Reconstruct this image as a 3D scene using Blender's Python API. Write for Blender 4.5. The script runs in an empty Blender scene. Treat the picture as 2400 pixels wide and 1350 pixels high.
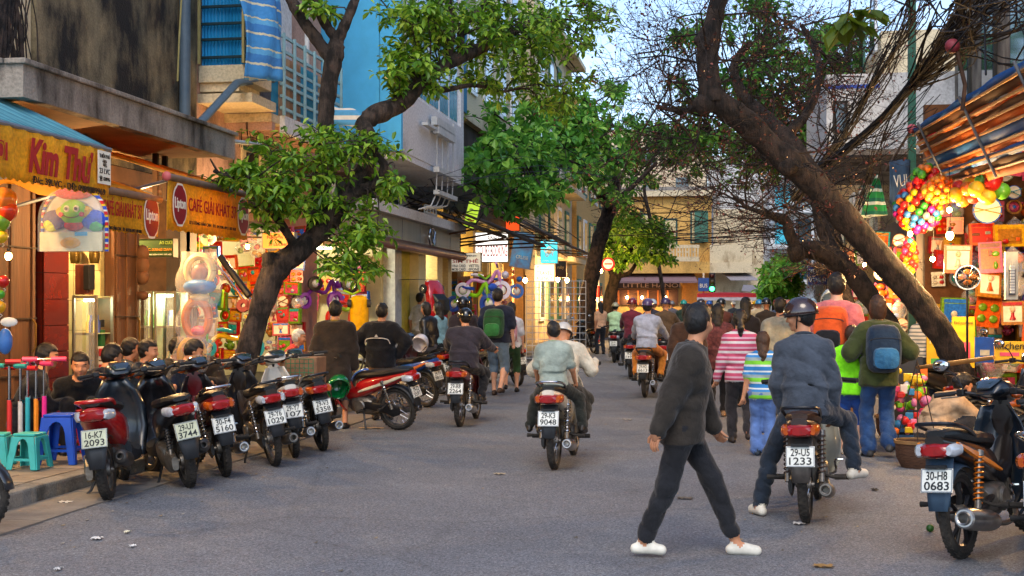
import bpy, math, random
import numpy as np
from mathutils import Vector, Matrix, Euler
sc = bpy.context.scene
COL = sc.collection
rnd = random.Random(11)
nr = np.random.RandomState(5)
PI = math.pi
rad = math.radians
# ------------------------------------------------------------------ camera, sky, sun, exposure
FPX, CAMH, HORY = 3000.0, 1.5, 715.0            # focal length in photo pixels, eye height, horizon row
TH = math.atan(500 / FPX)                        # the camera looks a little to the left of the street's direction (+Y)
cd = bpy.data.cameras.new('camera'); cam = bpy.data.objects.new('camera', cd); COL.objects.link(cam)
cam.location = (0, 0, CAMH); cam.rotation_euler = (rad(90), 0, TH)
cd.sensor_width = 36.0; cd.lens = 36.0 * FPX / 2400; cd.shift_y = 40 / 2400; cd.clip_end = 2000; cd.clip_start = .05
sc.camera = cam
SUN_EL = 48.0                                    # soft evening light from the open sky behind the camera (-Y)
w = bpy.data.worlds.new('World'); sc.world = w; w.use_nodes = True
nt = w.node_tree; bg = nt.nodes['Background']
sky = nt.nodes.new('ShaderNodeTexSky'); sky.sky_type = 'NISHITA'; sky.sun_disc = False
sky.sun_elevation = rad(SUN_EL); sky.sun_rotation = PI; sky.air_density = 0.8; sky.dust_density = 1.0; sky.ozone_density = 0.3
nt.links.new(sky.outputs[0], bg.inputs[0]); bg.inputs[1].default_value = 0.135
sd = bpy.data.lights.new('sun', 'SUN'); sun = bpy.data.objects.new('sun', sd); COL.objects.link(sun)
sd.energy = 0.6; sd.angle = rad(28); sd.color = (1, .86, .68)
sun.rotation_euler = (rad(90 - SUN_EL), 0, 0)
sc.view_settings.view_transform = 'Standard'; sc.view_settings.look = 'None'; sc.view_settings.gamma = 1
sc.view_settings.exposure = 1.34
sc.cycles.use_denoising = True; sc.cycles.max_bounces = 6; sc.cycles.transparent_max_bounces = 12
sc.cycles.caustics_reflective = False; sc.cycles.caustics_refractive = False; sc.cycles.sample_clamp_indirect = 6
# ------------------------------------------------------------------ photo geometry: a picture point cut with a plane of the street
_fw = Vector((-math.sin(TH), math.cos(TH), 0)); _rt = Vector((math.cos(TH), math.sin(TH), 0))
def ray(px, py): return _fw + _rt * ((px - 1200) / FPX) + Vector((0, 0, (HORY - py) / FPX))
def at(r, t): return Vector((0, 0, CAMH)) + r * t
def G(px, py, z=0.0): r = ray(px, py); return at(r, (z - CAMH) / r.z)      # on a level plane
def PX(px, py, X): r = ray(px, py); return at(r, X / r.x)                   # on a plane along the street
def PY(px, py, Y): r = ray(px, py); return at(r, Y / r.y)                   # on a plane across the street
def PD(px, py, d): return at(ray(px, py), d)                                # at a distance
# ------------------------------------------------------------------ materials
def hx(h):
    h = h.lstrip('#'); c = [int(h[i:i + 2], 16) / 255 for i in (0, 2, 4)]
    return tuple((x / 12.92 if x <= .04045 else ((x + .055) / 1.055) ** 2.4) for x in c)
MATS = {}
def M(name, col='#808080', rough=.55, metal=0.0, var=.18, scale=9.0, bump=0.0, bscale=40.0, spec=.5, emit=0.0, ecol=None,
      alpha=1.0, trans=0.0, coat=0.0, stretch=None, col2=None, detail=5, sheen=0, ior=1.45):
    """a Principled material whose colour wanders between two tones by noise, with optional fine relief"""
    if name in MATS: return MATS[name]
    m = bpy.data.materials.new(name); m.use_nodes = True; n = m.node_tree; L = n.links.new
    b = n.nodes['Principled BSDF']; c = hx(col) if isinstance(col, str) else col
    tc = n.nodes.new('ShaderNodeTexCoord'); src = tc.outputs['Object']
    if stretch:
        mp = n.nodes.new('ShaderNodeMapping'); mp.inputs['Scale'].default_value = stretch; L(src, mp.inputs[0]); src = mp.outputs[0]
    nz = n.nodes.new('ShaderNodeTexNoise'); nz.inputs['Scale'].default_value = scale; nz.inputs['Detail'].default_value = detail
    nz.inputs['Roughness'].default_value = .6; L(src, nz.inputs['Vector'])
    cr = n.nodes.new('ShaderNodeValToRGB'); cr.color_ramp.elements[0].position = .32; cr.color_ramp.elements[1].position = .68
    lo = tuple(x * (1 - var) for x in c); hi = hx(col2) if col2 else tuple(min(1, x * (1 + var)) for x in c)
    cr.color_ramp.elements[0].color = lo + (1,); cr.color_ramp.elements[1].color = hi + (1,)
    L(nz.outputs[0], cr.inputs[0]); L(cr.outputs[0], b.inputs['Base Color'])
    b.inputs['Roughness'].default_value = rough; b.inputs['Metallic'].default_value = metal
    b.inputs['Specular IOR Level'].default_value = spec; b.inputs['IOR'].default_value = ior
    if coat: b.inputs['Coat Weight'].default_value = coat; b.inputs['Coat Roughness'].default_value = .08
    if sheen: b.inputs['Sheen Weight'].default_value = sheen
    if emit:
        b.inputs['Emission Strength'].default_value = emit
        if ecol: b.inputs['Emission Color'].default_value = hx(ecol) + (1,)
        else: L(cr.outputs[0], b.inputs['Emission Color'])
    if trans: b.inputs['Transmission Weight'].default_value = trans
    if alpha < 1: b.inputs['Alpha'].default_value = alpha
    if bump:
        n2 = n.nodes.new('ShaderNodeTexNoise'); n2.inputs['Scale'].default_value = bscale; n2.inputs['Detail'].default_value = 4; L(src, n2.inputs['Vector'])
        bp = n.nodes.new('ShaderNodeBump'); bp.inputs['Strength'].default_value = bump; bp.inputs['Distance'].default_value = .02
        L(n2.outputs[0], bp.inputs['Height']); L(bp.outputs[0], b.inputs['Normal'])
    MATS[name] = m; return m
def C(h, rough=.5, **k):                     # quick painted / plastic colour keyed by its hex
    return M('paint_%s_%d_%s' % (h.strip('#'), int(rough * 100), '_'.join(f'{a}{v}' for a, v in k.items())), h, rough, **k)
def streaks(name, base, stain, amount=.5, scale=3, zs=.25, rough=.85, bump=.3, fine=14, sharp=.12, bd=.02):
    """weathered render: vertical stain streaks and blotches in a second tone"""
    if name in MATS: return MATS[name]
    m = bpy.data.materials.new(name); m.use_nodes = True; n = m.node_tree; L = n.links.new; b = n.nodes['Principled BSDF']
    tc = n.nodes.new('ShaderNodeTexCoord'); mp = n.nodes.new('ShaderNodeMapping'); mp.inputs['Scale'].default_value = (1, 1, zs); L(tc.outputs['Object'], mp.inputs[0])
    a = n.nodes.new('ShaderNodeTexNoise'); a.inputs['Scale'].default_value = scale; a.inputs['Detail'].default_value = 9; a.inputs['Roughness'].default_value = .68; L(mp.outputs[0], a.inputs['Vector'])
    d = n.nodes.new('ShaderNodeTexNoise'); d.inputs['Scale'].default_value = scale * .45; d.inputs['Detail'].default_value = 6; L(tc.outputs['Object'], d.inputs['Vector'])
    mx = n.nodes.new('ShaderNodeMath'); mx.operation = 'ADD'; L(a.outputs[0], mx.inputs[0]); L(d.outputs[0], mx.inputs[1])
    cr = n.nodes.new('ShaderNodeValToRGB'); t = 1.0 + (amount - .5) * .7; e = cr.color_ramp.elements
    e[0].position = max(0, (t - sharp) / 2); e[1].position = min(1, (t + sharp) / 2); e[0].color = hx(stain) + (1,); e[1].color = hx(base) + (1,)
    hf = n.nodes.new('ShaderNodeMath'); hf.operation = 'MULTIPLY'; hf.inputs[1].default_value = .5; L(mx.outputs[0], hf.inputs[0]); L(hf.outputs[0], cr.inputs[0])
    f = n.nodes.new('ShaderNodeTexNoise'); f.inputs['Scale'].default_value = scale * fine; f.inputs['Detail'].default_value = 5; L(tc.outputs['Object'], f.inputs['Vector'])
    mm = n.nodes.new('ShaderNodeMix'); mm.data_type = 'RGBA'; mm.blend_type = 'MULTIPLY'; mm.inputs[0].default_value = .55
    L(cr.outputs[0], mm.inputs[6]); fr = n.nodes.new('ShaderNodeValToRGB'); fr.color_ramp.elements[0].position = .3; fr.color_ramp.elements[0].color = (.45, .45, .45, 1); fr.color_ramp.elements[1].position = .62; L(f.outputs[0], fr.inputs[0]); L(fr.outputs[0], mm.inputs[7])
    L(mm.outputs[2], b.inputs['Base Color']); b.inputs['Roughness'].default_value = rough
    bp = n.nodes.new('ShaderNodeBump'); bp.inputs['Strength'].default_value = bump; bp.inputs['Distance'].default_value = bd; L(f.outputs[0] if bd < .03 else a.outputs[0], bp.inputs['Height']); L(bp.outputs[0], b.inputs['Normal'])
    MATS[name] = m; return m
def stripes(name, cols, period, axis=2, rough=.8, bump=0.15, offs=0.0, wob=.0):
    """cloth or awning of bands along one object axis"""
    if name in MATS: return MATS[name]
    m = bpy.data.materials.new(name); m.use_nodes = True; n = m.node_tree; L = n.links.new; b = n.nodes['Principled BSDF']
    tc = n.nodes.new('ShaderNodeTexCoord'); sp = n.nodes.new('ShaderNodeSeparateXYZ'); L(tc.outputs['Object'], sp.inputs[0])
    nz = n.nodes.new('ShaderNodeTexNoise'); nz.inputs['Scale'].default_value = 14; L(tc.outputs['Object'], nz.inputs['Vector'])
    ad = n.nodes.new('ShaderNodeMath'); ad.operation = 'MULTIPLY_ADD'; ad.inputs[1].default_value = wob; L(nz.outputs[0], ad.inputs[0]); L(sp.outputs[axis], ad.inputs[2])
    dv = n.nodes.new('ShaderNodeMath'); dv.operation = 'MULTIPLY_ADD'; dv.inputs[1].default_value = 1 / period; dv.inputs[2].default_value = offs + 100; L(ad.outputs[0], dv.inputs[0])
    fr = n.nodes.new('ShaderNodeMath'); fr.operation = 'FRACT'; L(dv.outputs[0], fr.inputs[0])
    cr = n.nodes.new('ShaderNodeValToRGB'); cr.color_ramp.interpolation = 'CONSTANT'; e = cr.color_ramp.elements
    tot = sum(x[1] for x in cols); p = 0
    for i, (cc, wd) in enumerate(cols):
        if i < 2: el = e[i]; el.position = p
        else: el = e.new(p)
        el.color = hx(cc) + (1,); p += wd / tot
    L(fr.outputs[0], cr.inputs[0])
    mm = n.nodes.new('ShaderNodeMix'); mm.data_type = 'RGBA'; mm.blend_type = 'MULTIPLY'; mm.inputs[0].default_value = .35; L(cr.outputs[0], mm.inputs[6]); L(nz.outputs[0], mm.inputs[7])
    L(mm.outputs[2], b.inputs['Base Color']); b.inputs['Roughness'].default_value = rough
    if bump:
        bp = n.nodes.new('ShaderNodeBump'); bp.inputs['Strength'].default_value = bump; bp.inputs['Distance'].default_value = .02; L(nz.outputs[0], bp.inputs['Height']); L(bp.outputs[0], b.inputs['Normal'])
    MATS[name] = m; return m
# ------------------------------------------------------------------ mesh building
I4 = Matrix.Identity(4)
def T(x, y, z): return Matrix.Translation((x, y, z))
def RZ(d): return Matrix.Rotation(rad(d), 4, 'Z')
def RX(d): return Matrix.Rotation(rad(d), 4, 'X')
def RY(d): return Matrix.Rotation(rad(d), 4, 'Y')
def S3(x, y, z): return Matrix.Diagonal((x, y, z, 1))
def smooth_path(pts, n=4):
    """Catmull-Rom through the points; each point may carry a radius as 4th value"""
    P = [np.array(p, float) for p in pts]; out = []
    if len(P) < 3 or n < 2: return [tuple(p) for p in P]
    for i in range(len(P) - 1):
        a = P[i - 1] if i else 2 * P[0] - P[1]; b = P[i]; c = P[i + 1]; d = P[i + 2] if i + 2 < len(P) else 2 * P[-1] - P[-2]
        for k in range(n):
            t = k / n; out.append(tuple(.5 * ((2 * b) + (c - a) * t + (2 * a - 5 * b + 4 * c - d) * t * t + (3 * b - a - 3 * c + d) * t ** 3)))
    out.append(tuple(P[-1])); return out
class MB:
    def __init__(s): s.v = []; s.f = []; s.m = []
    def add(s, vs, fs, mi=0, mx=None):
        o = len(s.v)
        s.v.extend([tuple(mx @ Vector(q)) for q in vs] if mx is not None else [tuple(q) for q in vs])
        for q in fs: s.f.append(tuple(i + o for i in q)); s.m.append(mi)
        return s
    def box(s, c, d, mi=0, mx=None, taper=1.0):
        x, y, z = c; a, b, e = d[0] / 2, d[1] / 2, d[2] / 2; t = taper
        v = [(x - a, y - b, z - e), (x + a, y - b, z - e), (x + a, y + b, z - e), (x - a, y + b, z - e),
             (x - a * t, y - b * t, z + e), (x + a * t, y - b * t, z + e), (x + a * t, y + b * t, z + e), (x - a * t, y + b * t, z + e)]
        return s.add(v, [(3, 2, 1, 0), (4, 5, 6, 7), (0, 1, 5, 4), (1, 2, 6, 5), (2, 3, 7, 6), (3, 0, 4, 7)], mi, mx)
    def b2(s, lo, hi, mi=0, mx=None): return s.box([(p + q) / 2 for p, q in zip(lo, hi)], [abs(q - p) for p, q in zip(lo, hi)], mi, mx)
    def quad(s, a, b, c, d, mi=0): return s.add([a, b, c, d], [(0, 1, 2, 3)], mi)
    def tube(s, pts, r, n=8, mi=0, caps=True, mx=None, flat=1.0, jit=0.0):
        P = [Vector(p[:3]) for p in pts]; k = len(P)
        rs = [p[3] for p in pts] if len(pts[0]) > 3 else ([r] * k if not hasattr(r, '__len__') else list(r))
        if len(rs) != k: rs = list(np.interp(np.linspace(0, 1, k), np.linspace(0, 1, len(rs)), rs))
        vs, fs = [], []; up = None
        for i in range(k):
            t = (P[min(i + 1, k - 1)] - P[max(i - 1, 0)]);
            if t.length < 1e-9: t = Vector((0, 0, 1))
            t.normalize()
            if up is None:
                up = Vector((0, 0, 1)) if abs(t.z) < .95 else Vector((0, 1, 0))
            u = (up - t * up.dot(t))
            if u.length < 1e-6: u = t.orthogonal()
            u.normalize(); w_ = t.cross(u); up = u
            for j in range(n):
                a = 2 * PI * j / n; q = rs[i] * (1 + (rnd.random() - .5) * jit)
                vs.append(P[i] + w_ * (math.cos(a) * q) + u * (math.sin(a) * q * flat))
        for i in range(k - 1):
            for j in range(n):
                a = i * n + j; b = i * n + (j + 1) % n; fs.append((a, b, b + n, a + n))
        if caps: fs.append(tuple(range(n - 1, -1, -1))); fs.append(tuple((k - 1) * n + j for j in range(n)))
        return s.add(vs, fs, mi, mx)
    def cyl(s, a, b, r, r2=None, n=12, mi=0, mx=None, caps=True): return s.tube([tuple(a), tuple(b)], [r, r if r2 is None else r2], n, mi, caps, mx)
    def lathe(s, prof, n=20, mi=0, mx=None, close=False, arc=2 * PI):
        vs, fs = [], []; k = len(prof); full = arc > 6.28; m = n if full else n + 1
        for j in range(m):
            a = arc * j / n
            for (r, z) in prof: vs.append((r * math.cos(a), r * math.sin(a), z))
        for j in range(n):
            for i in range(k - 1 + (1 if close else 0)):
                a = j * k + i; a2 = j * k + (i + 1) % k; b = ((j + 1) % m) * k + i; b2 = ((j + 1) % m) * k + (i + 1) % k
                fs.append((a, b, b2, a2))
        return s.add(vs, fs, mi, mx)
    def ell(s, c, r, nu=14, nv=9, mi=0, mx=None, lo=-90, hi=90):
        if not hasattr(r, '__len__'): r = (r, r, r)
        vs, fs = [], []
        for i in range(nv + 1):
            a = rad(lo + (hi - lo) * i / nv)
            for j in range(nu):
                b = 2 * PI * j / nu; vs.append((c[0] + r[0] * math.cos(a) * math.cos(b), c[1] + r[1] * math.cos(a) * math.sin(b), c[2] + r[2] * math.sin(a)))
        for i in range(nv):
            for j in range(nu):
                a = i * nu + j; b = i * nu + (j + 1) % nu; fs.append((a, b, b + nu, a + nu))
        return s.add(vs, fs, mi, mx)
    def loft(s, secs, mi=0, mx=None, caps=True, closed=True):
        n = len(secs[0]); vs = [p for q in secs for p in q]; fs = []
        for i in range(len(secs) - 1):
            for j in range(n if closed else n - 1):
                a = i * n + j; b = i * n + (j + 1) % n; fs.append((a, b, b + n, a + n))
        if caps and closed: fs.append(tuple(range(n - 1, -1, -1))); fs.append(tuple((len(secs) - 1) * n + j for j in range(n)))
        return s.add(vs, fs, mi, mx)
    def prism(s, poly, h, mi=0, mx=None):
        """polygon in xy extruded along +z by h"""
        n = len(poly); ar = sum(poly[i][0] * poly[(i + 1) % n][1] - poly[(i + 1) % n][0] * poly[i][1] for i in range(n))
        if ar < 0: poly = poly[::-1]
        vs = [(p[0], p[1], 0) for p in poly] + [(p[0], p[1], h) for p in poly]
        fs = [tuple(range(n - 1, -1, -1)), tuple(range(n, 2 * n))] + [(i, (i + 1) % n, n + (i + 1) % n, n + i) for i in range(n)]
        return s.add(vs, fs, mi, mx)
    def sheet(s, fn, nu, nv, mi=0, mx=None, thick=0.0):
        vs = [fn(i / nu, j / nv) for j in range(nv + 1) for i in range(nu + 1)]
        fs = [(j * (nu + 1) + i, j * (nu + 1) + i + 1, (j + 1) * (nu + 1) + i + 1, (j + 1) * (nu + 1) + i) for j in range(nv) for i in range(nu)]
        return s.add(vs, fs, mi, mx)
    def mesh(s, name, mats, smooth=False, sharp=40):
        me = bpy.data.meshes.new(name); me.from_pydata(s.v, [], s.f)
        for m in (mats if isinstance(mats, (list, tuple)) else [mats]): me.materials.append(m)
        if any(s.m): me.polygons.foreach_set('material_index', s.m)
        if smooth:
            me.polygons.foreach_set('use_smooth', [True] * len(me.polygons))
            try: me.set_sharp_from_angle(angle=rad(sharp))
            except Exception: pass
        me.update(); return me
    def build(s, name, mats, parent=None, smooth=False, bevel=0.0, loc=None, rz=0.0, solid=0.0, sub=0, sharp=40):
        o = bpy.data.objects.new(name, s.mesh(name, mats, smooth, sharp)); COL.objects.link(o)
        if parent is not None: o.parent = parent
        if loc is not None: o.location = loc
        if rz: o.rotation_euler = (0, 0, rad(rz))
        if solid: q = o.modifiers.new('solid', 'SOLIDIFY'); q.thickness = solid; q.offset = 0
        if bevel: q = o.modifiers.new('bevel', 'BEVEL'); q.width = bevel; q.segments = 2; q.limit_method = 'ANGLE'; q.angle_limit = rad(40)
        if sub: q = o.modifiers.new('sub', 'SUBSURF'); q.levels = sub; q.render_levels = sub
        return o
def tag(o, label=None, cat=None, group=None, kind=None):
    if label: o['label'] = label
    if cat: o['category'] = cat
    if group: o['group'] = group
    if kind: o['kind'] = kind
    return o
def empty(name, loc=(0, 0, 0), rz=0.0, label=None, cat=None, group=None, kind=None, mx=None):
    o = bpy.data.objects.new(name, None); COL.objects.link(o); o.empty_display_size = .1
    if mx is not None: o.matrix_world = mx
    else: o.location = loc; o.rotation_euler = (0, 0, rad(rz))
    return tag(o, label, cat, group, kind)
def inst(name, me, parent=None, mx=None):
    o = bpy.data.objects.new(name, me); COL.objects.link(o)
    if parent is not None: o.parent = parent
    if mx is not None: o.matrix_local = mx
    return o
def copy_tree(o, parent=None):
    c = o.copy(); COL.objects.link(c); c.parent = parent
    for ch in list(o.children): copy_tree(ch, c)
    return c
# ------------------------------------------------------------------ lettering
TXT = {}
def text(s, w_, h_, mat, parent, mx, name='lettering', ext=.002, shear=0.0, bold=0.0):
    """flat lettering fitted into w x h, reading along local +x, up +y, facing +z of mx"""
    key = (s, ext, shear, bold)
    if key not in TXT:
        cu = bpy.data.curves.new('lettering', 'FONT'); cu.body = s; cu.extrude = ext; cu.align_x = 'LEFT'; cu.shear = shear; cu.offset = bold; cu.resolution_u = 3
        o = bpy.data.objects.new('lettering', cu)
        me = bpy.data.meshes.new_from_object(o); bpy.data.objects.remove(o); bpy.data.curves.remove(cu); TXT[key] = me
    me = TXT[key].copy(); n = len(me.vertices); a = np.zeros(n * 3); me.vertices.foreach_get('co', a); a = a.reshape(-1, 3)
    if n:
        lo, hi = a.min(0), a.max(0); a[:, 0] = (a[:, 0] - (lo[0] + hi[0]) / 2) / max(hi[0] - lo[0], 1e-6) * w_
        a[:, 1] = (a[:, 1] - (lo[1] + hi[1]) / 2) / max(hi[1] - lo[1], 1e-6) * h_
        me.vertices.foreach_set('co', a.ravel())
    me.materials.clear(); me.materials.append(mat); me.update()
    return inst(name, me, parent, mx)
def face_mx(c, right, up):
    """frame with +x right, +y up, +z facing the reader"""
    r = Vector(right).normalized(); u = Vector(up); u = (u - r * u.dot(r)).normalized(); n = r.cross(u)
    return Matrix(((r.x, u.x, n.x, c[0]), (r.y, u.y, n.y, c[1]), (r.z, u.z, n.z, c[2]), (0, 0, 0, 1)))
# ------------------------------------------------------------------ blended solids (bodies, hair, bark knots): distance field to mesh
def _capsule(P, a, b, ra, rb):
    a = np.array(a, np.float32); b = np.array(b, np.float32); ab = b - a; L2 = float(ab @ ab) + 1e-9
    t = np.clip(((P - a) @ ab) / L2, 0, 1); q = a + t[..., None] * ab
    return np.sqrt(((P - q) ** 2).sum(-1)) - (ra + (rb - ra) * t)
def _ellip(P, c, r, mx):
    q = P - np.array(c, np.float32)
    if mx is not None: q = q @ mx                      # columns are the local axes
    r = np.array(r, np.float32); k = np.sqrt(((q / r) ** 2).sum(-1)); k2 = np.sqrt(((q / (r * r)) ** 2).sum(-1)) + 1e-6
    return k * (k - 1) / k2
def _torso(P, c, mx, st):
    q = (P - np.array(c, np.float32)) @ mx; z = q[..., 2]; zs = [s[0] for s in st]
    hw = np.interp(z, zs, [s[1] for s in st]); hd = np.interp(z, zs, [s[2] for s in st]); yo = np.interp(z, zs, [s[3] for s in st])
    k = ((np.abs(q[..., 0]) / hw) ** 2.4 + (np.abs(q[..., 1] - yo) / hd) ** 2.4) ** (1 / 2.4)
    d = (k - 1) * np.minimum(hw, hd)
    return np.maximum(d, np.maximum(zs[0] - z, z - zs[-1]))
def sdf_mesh(prims, vox, cuts=()):
    lo = np.min([p['lo'] for p in prims], 0) - 3 * vox; hi = np.max([p['hi'] for p in prims], 0) + 3 * vox
    n = np.ceil((hi - lo) / vox).astype(int) + 1
    ax = [lo[i] + vox * np.arange(n[i], dtype=np.float32) for i in range(3)]
    D = np.full(n, 9.0, np.float32); B = np.full(n, 9.0, np.float32); Tg = np.zeros(n, np.int8)
    for p in prims:
        m = .05 + p.get('k', .02)
        a = np.clip(np.floor((p['lo'] - m - lo) / vox).astype(int), 0, n - 1); b = np.clip(np.ceil((p['hi'] + m - lo) / vox).astype(int) + 1, 1, n)
        sl = tuple(slice(a[i], b[i]) for i in range(3))
        g = np.stack(np.meshgrid(ax[0][sl[0]], ax[1][sl[1]], ax[2][sl[2]], indexing='ij'), -1).astype(np.float32)
        d = p['fn'](g)
        if p.get('wr'):
            w1, sc1 = p['wr']; x, y, z = g[..., 0], g[..., 1], g[..., 2]
            u1 = sc1 * .55 * (z * 1.1 + .7 * x + .35 * y) + 2.6 * np.sin(7 * x + 5 * y + 3 * z) + 1.3 * np.sin(13 * z - 11 * y); u2 = sc1 * .33 * (z - 1.6 * x + .9 * y) + 2.2 * np.sin(6 * z + 8 * x)
            d = d + w1 * (.9 - 1.9 * np.abs(np.sin(u1 * .5)) ** .6) * (.35 + .65 * (.5 + .5 * np.sin(u2))) + w1 * .5 * np.sin(u2)
        if p.get('sub'):
            D[sl] = np.maximum(D[sl], -d); continue
        k = p.get('k', .02); o = D[sl]; h = np.maximum(k - np.abs(o - d), 0) / k
        D[sl] = np.minimum(o, d) - h * h * k * .25
        better = d < B[sl]; B[sl] = np.where(better, d, B[sl]); t = Tg[sl]; t[better] = p['tag']; Tg[sl] = t
    if cuts:
        g = np.stack(np.meshgrid(*ax, indexing='ij'), -1).astype(np.float32)
        for c in cuts: D = np.maximum(D, -c(g))
    ins = D < 0
    cs = [ins[i:n[0] - 1 + i, j:n[1] - 1 + j, k:n[2] - 1 + k] for i in (0, 1) for j in (0, 1) for k in (0, 1)]
    cnt = sum(c.astype(np.int8) for c in cs); act = (cnt > 0) & (cnt < 8); ci = np.argwhere(act)
    if not len(ci): return np.zeros((0, 3)), [], []
    offs = np.array([(i, j, k) for i in (0, 1) for j in (0, 1) for k in (0, 1)])
    val = np.stack([D[ci[:, 0] + o[0], ci[:, 1] + o[1], ci[:, 2] + o[2]] for o in offs], 1)
    acc = np.zeros((len(ci), 3)); num = np.zeros(len(ci))
    for i in range(8):
        for j in range(i + 1, 8):
            if np.abs(offs[i] - offs[j]).sum() != 1: continue
            va, vb = val[:, i], val[:, j]; cr = (va < 0) != (vb < 0); t = va / np.where(cr, va - vb, 1)
            acc += np.where(cr[:, None], offs[i] + t[:, None] * (offs[j] - offs[i]), 0); num += cr
    V = lo + vox * (ci + acc / num[:, None])
    tagv = Tg[ci[:, 0], ci[:, 1], ci[:, 2]]
    idx = np.full(n, -1, np.int32); idx[ci[:, 0], ci[:, 1], ci[:, 2]] = np.arange(len(ci))
    F = []; 
    for axn in range(3):
        u, v = [(1, 2), (2, 0), (0, 1)][axn]
        sa = [slice(1, n[i] - 1) for i in range(3)]; sb = [slice(1, n[i] - 1) for i in range(3)]
        sa[axn] = slice(0, n[axn] - 1); sb[axn] = slice(1, n[axn])
        A = ins[tuple(sa)]; Bq = ins[tuple(sb)]; e = np.argwhere(A != Bq)
        if not len(e): continue
        fl = A[e[:, 0], e[:, 1], e[:, 2]]
        base = e + np.array([0 if i == axn else 1 for i in range(3)])
        def cell(du, dv):
            q = base.copy(); q[:, u] -= du; q[:, v] -= dv; return idx[q[:, 0], q[:, 1], q[:, 2]]
        q = np.stack([cell(1, 1), cell(0, 1), cell(0, 0), cell(1, 0)], 1); q[~fl] = q[~fl][:, ::-1]; F.append(q)
    F = np.concatenate(F); F = F[(F >= 0).all(1)]
    return V, F, tagv[F[:, 0]]
def np_mesh(name, V, F, mi, mats, smooth=True):
    me = bpy.data.meshes.new(name); me.vertices.add(len(V)); me.vertices.foreach_set('co', np.asarray(V, np.float32).ravel())
    k = F.shape[1]; me.loops.add(F.size); me.loops.foreach_set('vertex_index', F.ravel().astype(np.int32))
    me.polygons.add(len(F)); me.polygons.foreach_set('loop_start', np.arange(0, F.size, k, dtype=np.int32))
    for m in mats: me.materials.append(m)
    if mi is not None: me.polygons.foreach_set('material_index', np.asarray(mi, np.int32))
    me.polygons.foreach_set('use_smooth', np.full(len(F), smooth)); me.update(calc_edges=True); me.validate(); return me
def cap(a, b, ra, rb=None, tag=0, k=.02, **kw):
    rb = ra if rb is None else rb; a = np.array(a, float); b = np.array(b, float); r = max(ra, rb)
    return dict(fn=lambda P: _capsule(P, a, b, ra, rb), lo=np.minimum(a, b) - r, hi=np.maximum(a, b) + r, tag=tag, k=k, **kw)
def eli(c, r, tag=0, k=.02, mx=None, **kw):
    c = np.array(c, float); R_ = max(r); m = np.array(mx, np.float32) if mx is not None else None
    return dict(fn=lambda P: _ellip(P, c, r, m), lo=c - R_, hi=c + R_, tag=tag, k=k, **kw)
# ================================================================== the setting
def asphalt():
    m = bpy.data.materials.new('asphalt'); m.use_nodes = True; n = m.node_tree; L = n.links.new; b = n.nodes['Principled BSDF']
    tc = n.nodes.new('ShaderNodeTexCoord'); co = tc.outputs['Object']
    def nz(s, d=6, r=.6):
        q = n.nodes.new('ShaderNodeTexNoise'); q.inputs['Scale'].default_value = s; q.inputs['Detail'].default_value = d; q.inputs['Roughness'].default_value = r; L(co, q.inputs['Vector']); return q.outputs[0]
    def ramp(src, a, b_, ca, cb):
        r = n.nodes.new('ShaderNodeValToRGB'); e = r.color_ramp.elements; e[0].position = a; e[1].position = b_; e[0].color = hx(ca) + (1,); e[1].color = hx(cb) + (1,); L(src, r.inputs[0]); return r.outputs[0]
    def mix(f, a, b_, mode='MIX'):
        q = n.nodes.new('ShaderNodeMix'); q.data_type = 'RGBA'; q.blend_type = mode
        if isinstance(f, float): q.inputs[0].default_value = f
        else: L(f, q.inputs[0])
        L(a, q.inputs[6]); L(b_, q.inputs[7]); return q.outputs[2]
    base = ramp(nz(.55, 8, .65), .36, .66, '#9196a0', '#b2b7c0')
    dust = ramp(nz(1.7, 9, .7), .5, .74, '#979ca5', '#c4c3bf')
    grit = ramp(nz(150, 4), .38, .66, '#2c2d2f', '#c9c8c6')
    col = mix(.45, base, dust); col = mix(.6, col, grit, 'OVERLAY'); g2 = ramp(nz(60, 5, .8), .42, .6, '#454547', '#bdbcba'); col = mix(.62, col, g2, 'OVERLAY')
    v2 = n.nodes.new('ShaderNodeTexVoronoi'); v2.inputs['Scale'].default_value = 75; L(co, v2.inputs['Vector']); col = mix(.75, col, ramp(v2.outputs['Color'], .1, .9, '#8a8a8c', '#ffffff'), 'MULTIPLY')
    vo = n.nodes.new('ShaderNodeTexVoronoi'); vo.feature = 'DISTANCE_TO_EDGE'; vo.inputs['Scale'].default_value = .23; vo.inputs['Randomness'].default_value = 1
    wv = n.nodes.new('ShaderNodeMix'); wv.data_type = 'VECTOR'; wv.inputs[0].default_value = .22; L(co, wv.inputs[4])
    qn = n.nodes.new('ShaderNodeTexNoise'); qn.inputs['Scale'].default_value = 1.3; qn.inputs['Detail'].default_value = 6; L(co, qn.inputs['Vector']); L(qn.outputs['Color'], wv.inputs[5]); L(wv.outputs[1], vo.inputs['Vector'])
    crk = n.nodes.new('ShaderNodeValToRGB'); e = crk.color_ramp.elements; e[0].position = .0015; e[1].position = .006; e[0].color = (.35, .35, .35, 1); e[1].color = (1, 1, 1, 1); L(vo.outputs[0], crk.inputs[0])
    col = mix(.28, col, crk.outputs[0], 'MULTIPLY')
    st = ramp(nz(.9, 4), .62, .7, '#ffffff', '#8d8a86'); col = mix(.3, col, st, 'MULTIPLY')
    L(col, b.inputs['Base Color']); b.inputs['Roughness'].default_value = .82
    bp = n.nodes.new('ShaderNodeBump'); bp.inputs['Strength'].default_value = .35; bp.inputs['Distance'].default_value = .01; L(nz(160, 3), bp.inputs['Height']); L(bp.outputs[0], b.inputs['Normal'])
    return m
def struct(name, mb, mats, **k): return tag(mb.build(name, mats, **k), kind='structure')
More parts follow.
